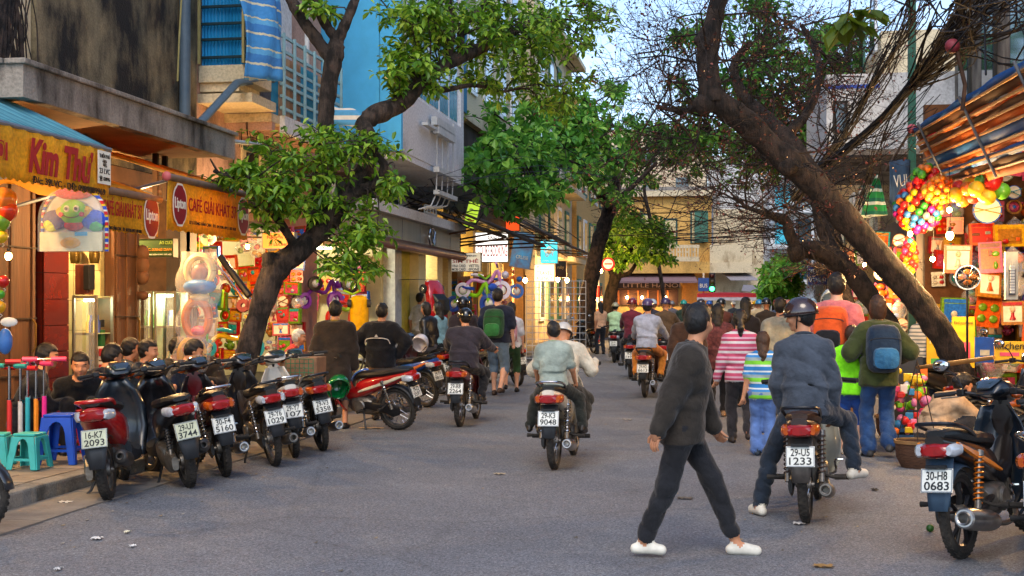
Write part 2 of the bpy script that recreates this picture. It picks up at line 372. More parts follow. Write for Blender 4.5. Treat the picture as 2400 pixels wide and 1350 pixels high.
def part(par, name, mat, lo, hi, bevel=0.0): return MB().b2(lo, hi).build(name, mat, par, bevel=bevel)
ASPH = asphalt()
CONC = streaks('concrete', '#8d877c', '#5d574d', .42, 4, 1, .9, .25)
PAVE = [M('paver_a', '#8b7f6e', .9, var=.2, scale=5, bump=.3), M('paver_b', '#7d7264', .9, var=.22, scale=6, bump=.3), M('paver_c', '#968a78', .9, var=.2, scale=4, bump=.3)]
KX = -5.15; RKX = 2.45
struct('ground', MB().box((0, 300, -.06), (1600, 1600, .02)), M('earth', '#5f5a52', .95, var=.25, scale=2))
struct('road', MB().sheet(lambda u, v: (-40 + 80 * u, -12 + 142 * v, 0.0), 8, 30), ASPH)
# left pavement: base, kerb stones, gutter slabs, pavers
sw = struct('pavement', MB().b2((-14, 2, 0.004), (KX - .18, 76, .105)), M('mortar', '#4f483e', .95, var=.3, scale=8))
me_k = [MB().b2((-.09, 0, -.02), (.09, .985, .13)).mesh('kerb_stone', CONC)]
for i in range(52):
    o = inst('kerb_stone', me_k[0], sw, T(KX - .09 + rnd.uniform(-.008, .008), 2 + i * 1.0, rnd.uniform(-.006, .006)) @ RZ(rnd.uniform(-.6, .6)))
    q = o.modifiers.new('b', 'BEVEL'); q.width = .022; q.segments = 2
GUT = M('gutter_concrete', '#77716a', .88, var=.25, scale=3, bump=.25, bscale=30)
for i in range(26):
    y0 = 3 + i * 1.3
    MB().b2((KX + .005, y0, -.004), (KX + .52 + rnd.uniform(-.03, .03), y0 + 1.28, .008 + rnd.uniform(0, .006))).build('gutter_slab', GUT, sw)
PW = .30
me_p = [MB().box((0, 0, 0), (PW - .012, PW - .012, .03)).mesh('paver', m) for m in PAVE]
for i in range(7):
    for j in range(42):
        inst('paver', me_p[rnd.choice((0, 0, 1, 2))], sw, T(KX - .35 - i * PW, 6.6 + j * PW + (i % 2) * .15, .108 + rnd.uniform(-.004, .004)) @ RX(rnd.uniform(-.7, .7)) @ RY(rnd.uniform(-.7, .7)))
sw2 = struct('pavement_right', MB().b2((RKX + .16, 9.2, .004), (9, 70, .11)), M('pavement_concrete', '#7f776b', .92, var=.25, scale=4, bump=.2))
for i in range(42):
    o = inst('kerb_stone', me_k[0], sw2, T(RKX + .08, 9.2 + i * 1.0, rnd.uniform(-.006, .006))); q = o.modifiers.new('b', 'BEVEL'); q.width = .02
# ------------------------------------------------------------------ materials of the buildings
WOOD = M('old_brown_wood', '#5e3f28', .7, var=.45, scale=6, stretch=(1, 1, .12), bump=.35, bscale=30)
WOODD = M('dark_wood', '#33241a', .75, var=.4, scale=6, stretch=(1, 1, .15), bump=.3)
TILER = M('red_brown_tile', '#5a1d14', .18, var=.25, scale=4, coat=.4)
TILEC = M('cream_tile', '#c9c193', .22, var=.08, scale=5, coat=.3)
PINKW = streaks('pink_plaster', '#c09a86', '#7d6151', .36, 2.5, .3)
DARKW = streaks('mould_black_plaster', '#ab9a76', '#1d1914', .7, 2.8, .4, .95, .5, sharp=.26)
CANO = streaks('stained_concrete', '#a2978a', '#3e352d', .45, 3.2, .22, .95, .5, sharp=.17)
CREAM = streaks('cream_render', '#d9c8a4', '#a58f6c', .3, 2.0, .3)
YELLOW = streaks('yellow_render', '#d9ab5c', '#ad8746', .3, 1.2, .35)
BLUEW = M('sky_blue_render', '#46a6d6', .8, var=.09, scale=3, bump=.1)
WHITEW = streaks('white_render', '#d4d6d6', '#a8aaaa', .25, 1.6, .3, .8, .1)
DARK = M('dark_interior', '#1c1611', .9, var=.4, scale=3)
GREYM = M('grey_metal', '#7c8086', .45, .6, var=.15)
STEEL = M('brushed_steel', '#a3a09c', .33, .85, var=.12, stretch=(1, 1, .05))
CHROME = M('chrome', '#c8c8c8', .12, 1.0, var=.05)
RUST = M('rusty_iron', '#4b3527', .8, .3, var=.4, scale=12, bump=.3)
GLASS = M('window_glass', '#1e3a44', .08, 0, var=.25, scale=2, spec=.8, coat=.5)
CLEAR = M('clear_glass', '#f2f6f2', .04, 0, var=.02, alpha=.16, spec=.8)
GREEN_SH = M('green_shutter', '#3c6a58', .7, var=.2, stretch=(1, 1, 6), scale=8)
FX = -7.3
# ------------------------------------------------------------------ building A : stained house over the two left-hand shops
A = empty('stained_house', (FX, 12, 0), label='old house with black mould-stained wall above a concrete canopy and two open shops', cat='building')
A.matrix_world = I4
part(A, 'wall', DARKW, (-12, 12.72, 3.2), (FX, 16.95, 9.5))
part(A, 'wall', CREAM, (-12, 11.9, 3.2), (FX - .06, 12.715, 9.5))
part(A, 'wall', PINKW, (-12, 5.5, 3.2), (FX - .02, 11.9, 9.5))
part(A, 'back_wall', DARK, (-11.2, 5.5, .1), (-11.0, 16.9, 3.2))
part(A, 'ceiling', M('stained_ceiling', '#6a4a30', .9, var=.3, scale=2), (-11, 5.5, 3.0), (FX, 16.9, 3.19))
# concrete canopy: slab, upstand lip, thick edge beams
part(A, 'canopy_slab', M('canopy_soffit', '#9a7a58', .9, var=.3, scale=1.5, bump=.2), (FX + .003, 10.1, 3.27), (-5.93, 14.55, 3.35))
part(A, 'canopy_edge', CANO, (-5.93, 10.0, 3.245), (-5.80, 14.6, 3.52))
part(A, 'canopy_edge', CANO, (FX, 9.9, 3.245), (-5.80, 9.998, 3.52))
part(A, 'canopy_lip', CANO, (-5.96, 9.87, 3.522), (-5.765, 14.63, 3.57), .01)
part(A, 'canopy_lip', CANO, (FX + .02, 9.86, 3.523), (-5.97, 10.05, 3.572), .01)
part(A, 'ledge', CANO, (FX, 11.3, 3.575), (-7.05, 16.9, 3.72))
part(A, 'upstand', CANO, (FX + .003, 9.9, 3.36), (-7.02, 12.9, 3.95))
# brackets under the canopy
for y in (12.1, 12.35, 14.05, 14.3): part(A, 'bracket', WOODD, (-6.6, y, 2.75), (-6.54, y + .05, 3.27))
# shop piers, wood posts with mouldings and latches
def wood_post(y0, y1, x=FX):
    p = part(A, 'wood_post', WOOD, (x - .12, y0, .1), (x, y1, 3.0), .008)
    for yy in (y0 + .06, (y0 + y1) / 2, y1 - .06): part(p, 'moulding', WOOD, (x + .002, yy - .03, .14), (x + .022, yy + .03, 2.98), .006)
    for z in (.75, 1.35, 2.1): part(p, 'joint', WOODD, (x + .001, y0 + .01, z), (x + .026, y1 - .01, z + .016))
    MB().tube([(x + .02, y1 - .1, 1.0), (x + .05, y1 - .08, 1.05), (x + .05, y1 - .08, 1.3), (x + .02, y1 - .1, 1.35)], .012, 6).build('latch', M('brass', '#8a6a35', .4, .8), p, smooth=True)
wood_post(11.75, 12.7); wood_post(14.5, 15.15)
part(A, 'wood_post', WOODD, (FX - .7, 11.2, .1), (FX - .55, 11.7, 3.0), .01)
# tiled column of separate tiles, dull red face towards us and lit edge
colm = part(A, 'column', M('tile_grout', '#2c140f', .8), (-8.6, 12.9, .1), (FX - .02, 13.42, 3.0))
for z in range(10):
    for i in range(4):
        part(colm, 'tile', TILER, (-8.6 + i * .32, 12.885, .12 + z * .29), (-8.6 + i * .32 + .312, 12.9, .12 + z * .29 + .282))
    part(colm, 'tile', TILER, (FX - .02, 12.89, .12 + z * .29), (FX - .005, 13.42, .12 + z * .29 + .282))
# cross wall of the cafe with cream tiles, facing the street end
cw = part(A, 'cross_wall', M('grout', '#8f8a68', .9), (-9.6, 14.42, .1), (FX - .13, 14.5, 3.0))
for z in range(8):
    for i in range(6):
        part(cw, 'tile', TILEC, (-9.5 + i * .345, 14.408, .12 + z * .36), (-9.5 + i * .345 + .338, 14.42, .12 + z * .36 + .352))
cw2 = part(A, 'cross_wall', M('cafe_wall', '#4a3322', .9, var=.3), (-10.5, 16.6, .1), (FX, 16.72, 3.2))
part(A, 'pier', WOODD, (FX - .2, 16.4, .1), (FX, 16.95, 3.2))
# carved bracket head and wall speakers
for z, d in ((2.15, .22), (2.0, .28), (1.85, .2), (1.62, .12)): MB().ell((FX + .06, 15.12, z), (.1, .07, d * .5), 10, 6).build('carving', WOOD, A, smooth=True)
for i in (0, 1):
    MB().lathe([(0, 0), (.05, 0), (.062, .05), (.062, .17), (.04, .2), (0, .2)], 14).build('wall_lamp', M('bronze', '#57481f', .4, .7), A, smooth=True, loc=(-7.72 + i * .25, 14.33, 2.0))
# drain pipes
MB().tube(smooth_path([(FX + .09, 16.35, 9.5), (FX + .09, 16.35, 6), (FX + .09, 16.35, 3.74)]), .075, 12).build('drain_pipe', M('grey_pvc', '#50616e', .5, var=.12), A, smooth=True)
pp = [PX(*p, -6.6) for p in ((465, 292), (555, 195), (600, 188), (640, 186))]
MB().tube([tuple(p) for p in pp], .055, 10).build('drain_pipe', M('grey_pvc'), A, smooth=True)
MB().tube([tuple(PX(478, 325, -6.3)), tuple(PX(610, 338, -6.3))], .028, 8).build('rail_pipe', M('pale_pipe', '#8b979c', .5), A, smooth=True)
MB().tube([tuple(PX(425, 0, -6.9)), tuple(PX(420, 90, -6.9)), tuple(PX(416, 190, -6.9))], .012, 6).build('cable', M('yellowed_cable', '#8f8652', .6), A)
# ------------------------------------------------------------------ building B : pink house with two balconies
B = empty('balcony_house', label='narrow pink house with blue sheeted balcony and long white railed balcony', cat='building')
part(B, 'wall', PINKW, (-12, 16.96, 3.2), (FX - .004, 22.55, 9.5))
part(B, 'lintel', PINKW, (-12, 16.96, 2.85), (FX - .2, 22.0, 3.2))
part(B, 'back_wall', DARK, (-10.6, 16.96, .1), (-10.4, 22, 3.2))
YB = 17.0
part(B, 'balcony_slab', CREAM, (FX + .003, YB, 4.62), (-6.55, YB + .9, 4.86), .01)
part(B, 'balcony_slab', CREAM, (FX + .003, YB + .06, 4.5), (-6.72, YB + .86, 4.617))
BLUEC = M('blue_corrugated', '#1483b8', .55, var=.2, scale=3, stretch=(1, 1, .3))
def corrug(x0, x1, y, z0, z1, axis='x', wave=.045, amp=.012):
    n = int(abs(x1 - x0) / wave) * 4; b_ = MB()
    def fn(u, v):
        a = x0 + (x1 - x0) * u; o = amp * math.sin(2 * PI * (a / wave)); z = z0 + (z1 - z0) * v
        return (a, y + o, z) if axis == 'x' else (y + o, a, z)
    return b_.sheet(fn, max(n, 8), 1)
corrug(FX + .03, -6.62, YB + .05, 4.87, 8).build('balcony_sheet', BLUEC, B, smooth=True)
corrug(YB + .05, YB + .9, -6.61, 4.87, 8, 'y').build('balcony_sheet', BLUEC, B, smooth=True)
for z in (4.95, 5.2, 5.42, 5.66, 5.9, 6.15, 6.4):
    part(B, 'balcony_bar', M('dark_green_iron', '#15323a', .6, .4), (FX + .01, YB - .03, z), (-6.56, YB + .01, z + .035))
    part(B, 'balcony_bar', M('dark_green_iron'), (-6.6, YB + .012, z + .002), (-6.56, YB + .9, z + .037))
for x in (FX + .02, -6.63): part(B, 'balcony_post', M('bamboo_post', '#a89a62', .7), (x, YB - .07, 4.87), (x + .035, YB - .035, 8))
# long balcony: slab with joists below and railing along the street
BX = -6.55; Y0, Y1 = 17.95, 21.3
part(B, 'balcony_slab', WHITEW, (BX - .02, 18.3, 4.08), (BX + .06, Y1, 4.33))
part(B, 'balcony_slab', CREAM, (FX, Y0, 4.2), (BX - .022, Y1, 4.32))
for i in range(6): part(B, 'joist', PINKW, (FX + .002, Y0 + .05 + i * .55, 4.08), (BX - .03, Y0 + .18 + i * .55, 4.198))
part(B, 'balcony_slab', CREAM, (FX, 16.98, 4.33), (-6.5, 17.95, 4.46))
RAILM = M('pale_rail', '#8fb3b8', .5, .3, var=.15)
for z in (4.42, 4.6, 4.78, 4.9, 5.05, 5.28, 5.5): part(B, 'rail', RAILM, (BX, Y0 + .3, z), (BX + .04, Y1, z + .045))
for i in range(7): part(B, 'rail_post', RAILM, (BX + .041, Y0 + .3 + i * .48, 4.33), (BX + .075, Y0 + .35 + i * .48, 5.56))
corrug(Y0 + .3, Y1, BX - .12, 4.36, 5.3, 'y', .09, .02).build('balcony_sheet', stripes('patched_sheet', [('#9a7a62', 1), ('#2d93bd', 1.6), ('#b49a7e', 1)], 1.9, 1, .7), B, smooth=True)
part(B, 'upper_wall', CREAM, (FX, 18.6, 5.4), (FX + .3, 19.3, 9.5)); part(B, 'upper_wall', WHITEW, (FX, 19.32, 5.4), (FX + .36, 19.9, 9.5))
part(B, 'awning_post', WHITEW, (-6.62, 19.6, 5.3), (-6.56, 19.66, 9))
# old window under the balcony
wn = part(B, 'window', CREAM, (FX, 18.6, 2.95), (FX + .03, 20.9, 3.95))
for y in (18.75, 19.3, 19.85, 20.4): part(wn, 'shutter', M('cream_wood', '#b9a98a', .7, var=.2) if y != 18.75 else DARK, (FX + .031, y, 3.0), (FX + .06, y + .45, 3.85))
part(wn, 'lintel', M('green_strip', '#255a45', .6), (FX + .031, 18.62, 3.88), (FX + .075, 20.88, 3.93))
# split bamboo blind in blue and cream, hung over the balcony front
blm = stripes('bamboo_blind', [('#3f8fce', 3), ('#d9d2b0', .5), ('#3a80c2', 2), ('#5ca9da', 1.2), ('#d3cba6', .35)], .42, 2, .75, .5, wob=.05)
bl = empty('bamboo_blind', label='blue and cream split-bamboo blind hanging from the long balcony', cat='blind')
def blind(u, v):
    p = PD(548 + 88 * u + 12 * math.sin(v * 3) + 26 * v * (1 - .1 * u), -40 + 225 * v + 6 * u, 17.3 + .5 * u)
    return (p.x + .03 * math.sin(u * 9 + v * 4), p.y, p.z)
MB().sheet(blind, 14, 16).build('slats', blm, bl, smooth=True, solid=.012)
def blind2(u, v):
    p = PD(640 + 16 * u + 6 * math.sin(v * 4), -20 + 180 * v, 17.9 + .5 * u); return (p.x + .05 * math.sin(u * 5), p.y, p.z)
MB().sheet(blind2, 6, 14).build('slats', blm, bl, smooth=True, solid=.012)
b3 = empty('rolled_blind', label='blue striped blind sagging behind the trunk below the blue wall', cat='blind')
MB().sheet(lambda u, v: tuple(PD(772 + 80 * u, 245 + 30 * u * u + (35 + 12 * u) * v + 6 * math.sin(u * 6), 21.2)), 10, 4).build('slats', stripes('blind_b', [('#4d9fd2', 1.3), ('#e0ddd0', 1)], .16, 2, .75, .3), b3, smooth=True, solid=.01)
part(B, 'canvas_hood', WOODD, (-7.28, 20.9, 3.75), (-6.3, 22.5, 3.95))
# ground floor pillar, folding grille
part(B, 'pier', M('pink_pier', '#b9826c', .75, var=.12), (FX - .25, 21.1, .1), (FX + .05, 22.15, 3.3))
gr = empty('folding_grille', label='brown folding lattice grille half drawn across the toy shop', cat='grille')
GRM = M('brown_iron', '#6d5039', .55, .4, var=.25)
for i in range(16):
    y = 19.95 + i * .072; MB().b2((FX + .06 + (i % 2) * .02, y, .12), (FX + .078 + (i % 2) * .02, y + .03, 2.5)).build('bar', GRM, gr)
for z in (.5, 1.1, 1.7, 2.3): MB().b2((FX + .1, 19.95, z), (FX + .112, 21.1, z + .03)).build('cross_bar', GRM, gr)
# ------------------------------------------------------------------ building C : blue and white house with overhang
Cb = empty('blue_house', label='sky blue and white modern house with overhanging upper floors and glass bays', cat='building')
CX = -5.8; CY0, CY1 = 22.7, 28.2
part(Cb, 'side_wall', BLUEW, (-12, CY0 - .12, 4.3), (CX - .4, CY0, 13))
part(Cb, 'side_wall', BLUEW, (CX - .41, CY0 - .12, 4.3), (CX - .001, CY0 + .001, 13))
part(Cb, 'front_wall', WHITEW, (CX - .25, CY0 + .002, 4.3), (CX, CY1, 5.45))
part(Cb, 'front_wall', WHITEW, (CX - .25, CY0 + .002, 5.45), (CX - .003, CY0 + .35, 13))
part(Cb, 'front_wall', WHITEW, (CX - .25, CY1 - .3, 5.45), (CX - .003, CY1, 13))
for k in range(3):
    part(Cb, 'front_wall', WHITEW, (CX - .25, CY0 + .36, 7.75 + k * 2.6), (CX - .004, CY1 - .31, 8.05 + k * 2.6))
    for i in range(5):
        y = CY0 + .4 + i * .95; z0 = 5.46 + k * 2.6
        f = part(Cb, 'window', M('white_frame', '#dfe3e4', .4), (CX - .12, y, z0), (CX - .06, y + .9, z0 + 2.28))
        part(f, 'pane', M('teal_glass', '#2b7fa5', .1, var=.3, scale=1.2, spec=.8), (CX - .058, y + .07, z0 + .08), (CX - .05, y + .42, z0 + 2.2))
        part(f, 'pane', M('teal_glass'), (CX - .058, y + .48, z0 + .08), (CX - .05, y + .83, z0 + 2.2))
part(Cb, 'soffit', WHITEW, (FX, CY0, 4.18), (CX - .01, CY1, 4.298))
part(Cb, 'wall', M('grey_render', '#a8a49c', .85, var=.1), (-12, CY0, 3.2), (FX, CY1 + 2.3, 4.18))
for i in range(3):
    f = part(Cb, 'window', M('white_frame'), (FX, CY0 + .5 + i * 1.7, 3.3), (FX + .05, CY0 + 1.9 + i * 1.7, 4.15)); part(f, 'pane', GLASS, (FX + .051, CY0 + .58 + i * 1.7, 3.36), (FX + .058, CY0 + 1.82 + i * 1.7, 4.1))
# stainless fascia with tubular lower edge over shop 3
part(Cb, 'fascia', STEEL, (FX, 22.3, 2.72), (-6.35, 30.4, 3.22), .01)
for i in range(5): part(Cb, 'fascia_seam', GREYM, (-6.349, 23.3 + i * 1.5, 2.73), (-6.343, 23.32 + i * 1.5, 3.21))
part(Cb, 'ledge', WHITEW, (FX, 22.3, 3.222), (-6.2, 30.4, 3.42))
MB().cyl((-6.3, 22.3, 2.68), (-6.3, 30.5, 2.68), .11, n=16).build('roller', M('copper_roller', '#8f5f52', .3, .7, var=.2), Cb, smooth=True)
# monogram and lattice box on the fascia
MB().tube([(-6.3, 27.2 + .28 * math.cos(a), 2.98 + .2 * math.sin(a)) for a in np.linspace(0, 2 * PI, 20)], .02, 6).build('emblem', CHROME, Cb, smooth=True)
MB().tube([(-6.28, 27.0, 3.1), (-6.28, 27.2, 2.85), (-6.28, 27.4, 3.1)], .02, 6).build('emblem', CHROME, Cb)
for (y, z, h_, wd) in ((26.2, 3.43, .16, 1.1),):
    fr = part(Cb, 'planter', M('pale_frame', '#b7bcbc', .5), (-6.25, y, z), (-6.2, y + wd, z + .04))
    part(fr, 'rail', M('pale_frame'), (-6.25, y, z + h_), (-6.2, y + wd, z + h_ + .03))
    for i in range(5): part(fr, 'bar', M('pale_frame'), (-6.245, y + i * wd / 4 - .015, z + .04), (-6.215, y + i * wd / 4 + .015, z + h_))
# piers and interior of shop 3
PCREAM = M('shop_cream', '#e6d6a2', .6, var=.06)
part(Cb, 'back_wall', PCREAM, (-9.9, 22.2, .1), (-9.8, 30.4, 3.2)); part(Cb, 'cross_wall', PCREAM, (-9.8, 25.6, .1), (-7.0, 25.75, 2.72))
part(Cb, 'pier', M('white_pier', '#dcdcd2', .5), (-7.2, 25.76, .1), (-6.75, 26.3, 2.72)); part(Cb, 'pier', M('yellow_glass_pier', '#d8c544', .3, var=.2), (-7.2, 26.31, .1), (-6.8, 27.2, 2.72))
part(Cb, 'pier', PCREAM, (-7.2, 27.21, .1), (-6.6, 27.9, 2.72)); part(Cb, 'pier', M('travertine', '#b59a68', .5, var=.2, stretch=(1, 1, 4)), (-7.2, 28.6, .1), (-6.5, 29.15, 2.72))
part(Cb, 'cross_wall', M('shop_yellow_wall', '#e6d08a', .6), (-9.8, 30.4, .1), (-6.9, 30.5, 2.72)); part(Cb, 'pier', M('travertine'), (-7.2, 30.0, .1), (-6.55, 30.39, 2.72))  # far cross wall is a plain pale yellow
# outer cable ducts on the white front (bent pipes and trays)
dk = empty('cable_duct', label='pale metal cable trays and bent conduits clipped to the white facade', cat='conduit')
for i, x in enumerate((1024, 1037, 1050, 1062)):
    MB().tube([tuple(p) for p in (PX(x, 290, -5.7), PX(x, 400, -5.7), PX(x - 2, 455, -5.72), PX(x - 14, 482, -5.75), PX(x - 42, 490, -5.8))], .014, 6).build('conduit', M('pale_frame'), dk, smooth=True)
for (a, b_, c, d) in ((998, 286, 1020, 306), (1020, 292, 1062, 300), (1024, 312, 1064, 318), (1025, 403, 1066, 410), (1025, 455, 1068, 462)):
    p, q = PX(a, b_, -5.66), PX(c, d, -5.66); MB().b2((-5.74, p.y, q.z), (-5.62, q.y, p.z)).build('tray', M('pale_frame'), dk)
# ------------------------------------------------------------------ building D : dark tin-roofed shop row with signs, then plain fronts behind the leaves
D = empty('tin_row_house', label='low dark shop row with rusty tin awnings behind the tour signs', cat='building')
part(D, 'wall', M('sooty_wall', '#4a4038', .9, var=.35, scale=2), (-12, 28.21, 4.0), (FX + .1, 44, 6.6)); part(D, 'back_wall', M('warm_shop', '#7a5526', .8, var=.3), (-10, 30.5, .1), (-9.8, 46, 4))
TIN = M('rusty_tin', '#584a42', .7, .3, var=.35, scale=4, bump=.3)
for (y0, y1, z0, z1, x1) in ((29.0, 33.4, 3.9, 3.3, -5.7), (33.8, 38.6, 4.1, 3.3, -5.4), (39.2, 44, 4.6, 3.6, -5.3), (44.2, 50, 4.4, 3.4, -5.0)):
    def tin(u, v, y0=y0, y1=y1, z0=z0, z1=z1, x1=x1): return (FX + (x1 - FX) * v, y0 + (y1 - y0) * u, z0 + (z1 - z0) * v + .03 * math.sin(u * 90))
    MB().sheet(tin, 90, 2).build('tin_awning', TIN, D, smooth=True, solid=.012)
    for y in (y0 + .2, (y0 + y1) / 2, y1 - .2): MB().tube([(FX, y, z0 - .9), (x1, y, z1 - .03)], .025, 5).build('awning_strut', RUST, D)
    MB().tube([(x1, y0, z1 - .03), (x1, y1, z1 - .03)], .03, 5).build('awning_bar', RUST, D)
for y in (30.6, 32.6, 34.4, 36.6, 38.8, 41, 43.5, 46):
    part(D, 'pier', M('yellow_pier_%d' % (y % 3), ['#b98d42', '#8a6536', '#c9a55c'][int(y) % 3], .7, var=.2), (FX - .4, y, .1), (FX + .05, y + .45, 4.0))
# warm shop bays with slatted shutters and shelves of the row
for y in (31.2, 33.2, 35.1, 37.3, 39.5, 41.8):
    for i in range(4): part(D, 'shutter_panel', M('ochre_shutter', '#a98443', .7, var=.25), (FX - .2, y + i * .3, .1), (FX - .15, y + i * .3 + .22, 2.9))
E1 = empty('teal_house', label='teal blue narrow house front rising behind the tin awnings', cat='building')
part(E1, 'wall', M('teal_render', '#256f93', .8, var=.15), (-12, 28.3, 6.61), (FX + .5, 33.5, 12)); part(E1, 'wall', CREAM, (-12, 33.6, 6.61), (FX + .3, 44, 15))
for k in range(3):
    for i in range(4):
        f = part(E1, 'window', M('white_frame'), (FX + .3, 34.4 + i * 2.4, 7.4 + k * 2.7), (FX + .36, 35.7 + i * 2.4, 9.2 + k * 2.7)); part(f, 'pane', GLASS, (FX + .361, 34.5 + i * 2.4, 7.5 + k * 2.7), (FX + .37, 35.6 + i * 2.4, 9.1 + k * 2.7))
E2 = empty('cream_terrace', label='tall cream terrace fronts half hidden by the crown of the roadside tree', cat='building')
part(E2, 'wall', CREAM, (-14, 46.5, .1), (-6.9, 58, 13)); part(E2, 'wall', M('ochre_render', '#c99b55', .85, var=.15), (-14, 58.1, .1), (-6.7, 72, 11))
for k in range(4):
    for i in range(9):
        x = -6.9 if i < 4 else -6.7; y = 47.5 + i * 2.6 + (.4 if i >= 4 else 0); z = .9 + k * 2.9
        f = part(E2, 'window', GREEN_SH if (i + k) % 3 else M('white_frame'), (x, y, z), (x + .06, y + 1.3, z + 1.8)); part(f, 'pane', GLASS, (x + .061, y + .15, z + .15), (x + .07, y + 1.15, z + 1.65))
    part(E2, 'balcony', CREAM, (-6.9, 47, 3.3 + k * 2.9), (-6.2, 57.5, 3.5 + k * 2.9))
# ------------------------------------------------------------------ corner cafe at the junction
Fc = empty('corner_cafe', label='yellow two-storey corner house with pierced balcony and brown awning at the junction', cat='building')
FY = 82.0
def fp(px, py): p = PY(px, py, FY); return p.x, p.z
def fpart(name, mat, x0, y0, x1, y1, d0=0.0, d1=.2, par=None):
    a, b_ = fp(x0, y0), fp(x1, y1); return part(par or Fc, name, mat, (a[0], FY - d1, b_[1]), (b_[0], FY - d0, a[1]))
xL, xR = fp(1405, 600)[0], fp(1668, 600)[0]
part(Fc, 'wall', YELLOW, (-16, FY, 0), (xR, FY + 9, 8.6)); part(Fc, 'wall', CREAM, (xR + .002, FY + .6, 0), (fp(1790, 600)[0], FY + 9, 7.6))
part(Fc, 'cornice', CREAM, (-16, FY - .5, 8.4), (xR + .2, FY - .001, 8.75)); part(Fc, 'roof', M('grey_tile_roof', '#7f7a74', .85, var=.2, stretch=(8, 1, 1)), (-16, FY - .3, 8.752), (xR, FY + 9, 9.0))
fpart('band', YELLOW, 1430, 616, 1664, 641, 0, 1.2); fpart('band', CREAM, 1664, 616, 1762, 640, -.3, .9)
bal = fpart('balcony', CREAM, 1470, 577, 1640, 583, 1.05, 1.2)
fpart('balcony_base', CREAM, 1470, 604, 1640, 614, 1.05, 1.2, bal)
for i in range(24):
    x = 1474 + i * 7; fpart('baluster', CREAM, x, 583, x + 3.2, 604, 1.06, 1.18, bal)
for i in range(10): fpart('pierced_block', CREAM, 1478 + i * 16, 590, 1486 + i * 16, 594, 1.07, 1.17, bal)
fpart('parapet', CREAM, 1664, 575, 1762, 616, .5, .8)
for (x0, y0, x1, y1) in ((1555, 512, 1588, 580), (1618, 494, 1650, 570), (1500, 500, 1525, 575)):
    f = fpart('window', M('dark_teal_frame', '#1e4a48', .6), x0, y0, x1, y1, 0, .08); fpart('pane', M('curtain_pane', '#c9b98a', .5, var=.25), x0 + 4, y0 + 5, x1 - 4, y1 - 2, .02, .1, f)
fpart('shutter', GREEN_SH, 1628, 495, 1660, 568, .3, .36)
fpart('downpipe', GREYM, 1668, 480, 1672, 640, .1, .3)
aw = empty('cafe_awning', label='long mauve brown canvas awning over the corner cafe front', cat='awning')
a, b_ = fp(1452, 639), fp(1636, 664)
MB().add([(a[0], FY - .1, a[1]), (b_[0] - .3, FY - .1, a[1]), (b_[0], FY - 1.7, b_[1] + .12), (fp(1440, 640)[0], FY - 1.7, b_[1] + .12), (b_[0], FY - 1.7, b_[1]), (fp(1440, 640)[0], FY - 1.7, b_[1])],
         [(0, 1, 2, 3), (3, 2, 4, 5)]).build('canvas', M('mauve_canvas', '#7d6468', .85, var=.12), aw, solid=.02)
sgn = fpart('sign_board', M('black_board', '#1d1416', .6), 1443, 662, 1594, 676, .25, .32)
fpart('shop_front', M('brown_front', '#3b2218', .6, var=.3), 1445, 677, 1590, 715, .05, .15)
for i in range(6):
    fpart('door_frame', M('warm_door', '#8a4f22', .6), 1448 + i * 23, 680, 1452 + i * 23, 715, .15, .2)
text('LITTLE HANOI', 3.6, .26, M('sign_grey', '#a08c86', .6), Fc, face_mx((fp(1528, 669)[0], FY - .33, fp(1528, 669)[1]), (1, 0, 0), (0, 0, 1)))
fpart('shop_front', M('ochre_front', '#b5772c', .7), 1600, 655, 1662, 715, .02, .1)
aw2 = empty('side_awning', label='small grey canvas awning at the side of the corner house', cat='awning')
a, b_ = fp(1690, 638), fp(1782, 658)
MB().add([(a[0], FY + .3, a[1]), (b_[0] - 1, FY + .3, a[1]), (b_[0], FY - 1.5, b_[1]), (a[0] + .6, FY - 1.5, b_[1])], [(0, 1, 2, 3)]).build('canvas', M('grey_canvas', '#8b8588', .85), aw2, solid=.03)
aw3 = empty('market_awning', label='low grey tarpaulin over the stall beside the junction tree', cat='awning')
MB().add([tuple(PY(1742, 668, 70)), tuple(PY(1822, 672, 70)), tuple(PY(1840, 692, 66)), tuple(PY(1738, 682, 66))], [(0, 1, 2, 3)]).build('canvas', M('grey_canvas'), aw3, solid=.03)
Hf = empty('far_block', label='grey white balcony block beyond the junction on the far side', cat='building')
part(Hf, 'wall', WHITEW, (3.2, 96, 0), (14, 105, 12))
for k in range(4):
    part(Hf, 'balcony', WHITEW, (3.0, 94.8, 3 + k * 2.6), (13, 96, 3.2 + k * 2.6))
    for i in range(6): part(Hf, 'pane', GLASS if i % 2 else M('turquoise_sheet', '#3fb4c9', .5), (3.6 + i * 1.5, 95.9, 3.4 + k * 2.6), (4.7 + i * 1.5, 95.99, 5.2 + k * 2.6))
Hc = empty('cream_backdrop_house', label='pale cream end house seen above the corner roof under the sky', cat='building')
part(Hc, 'wall', streaks('pale_render', '#dcc6a4', '#b59a78', .25, .8, .4), (-14, 100, 0), (-1.5, 110, 15.2)); part(Hc, 'wall', WHITEW, (-1.4, 104, 0), (5.5, 112, 13.5))
for k in range(2):
    for i in range(3): part(Hc, 'pane', GLASS, (-9 + i * 2.6, 99.95, 10 + k * 2.4), (-8 + i * 2.6, 99.99, 11.4 + k * 2.4))
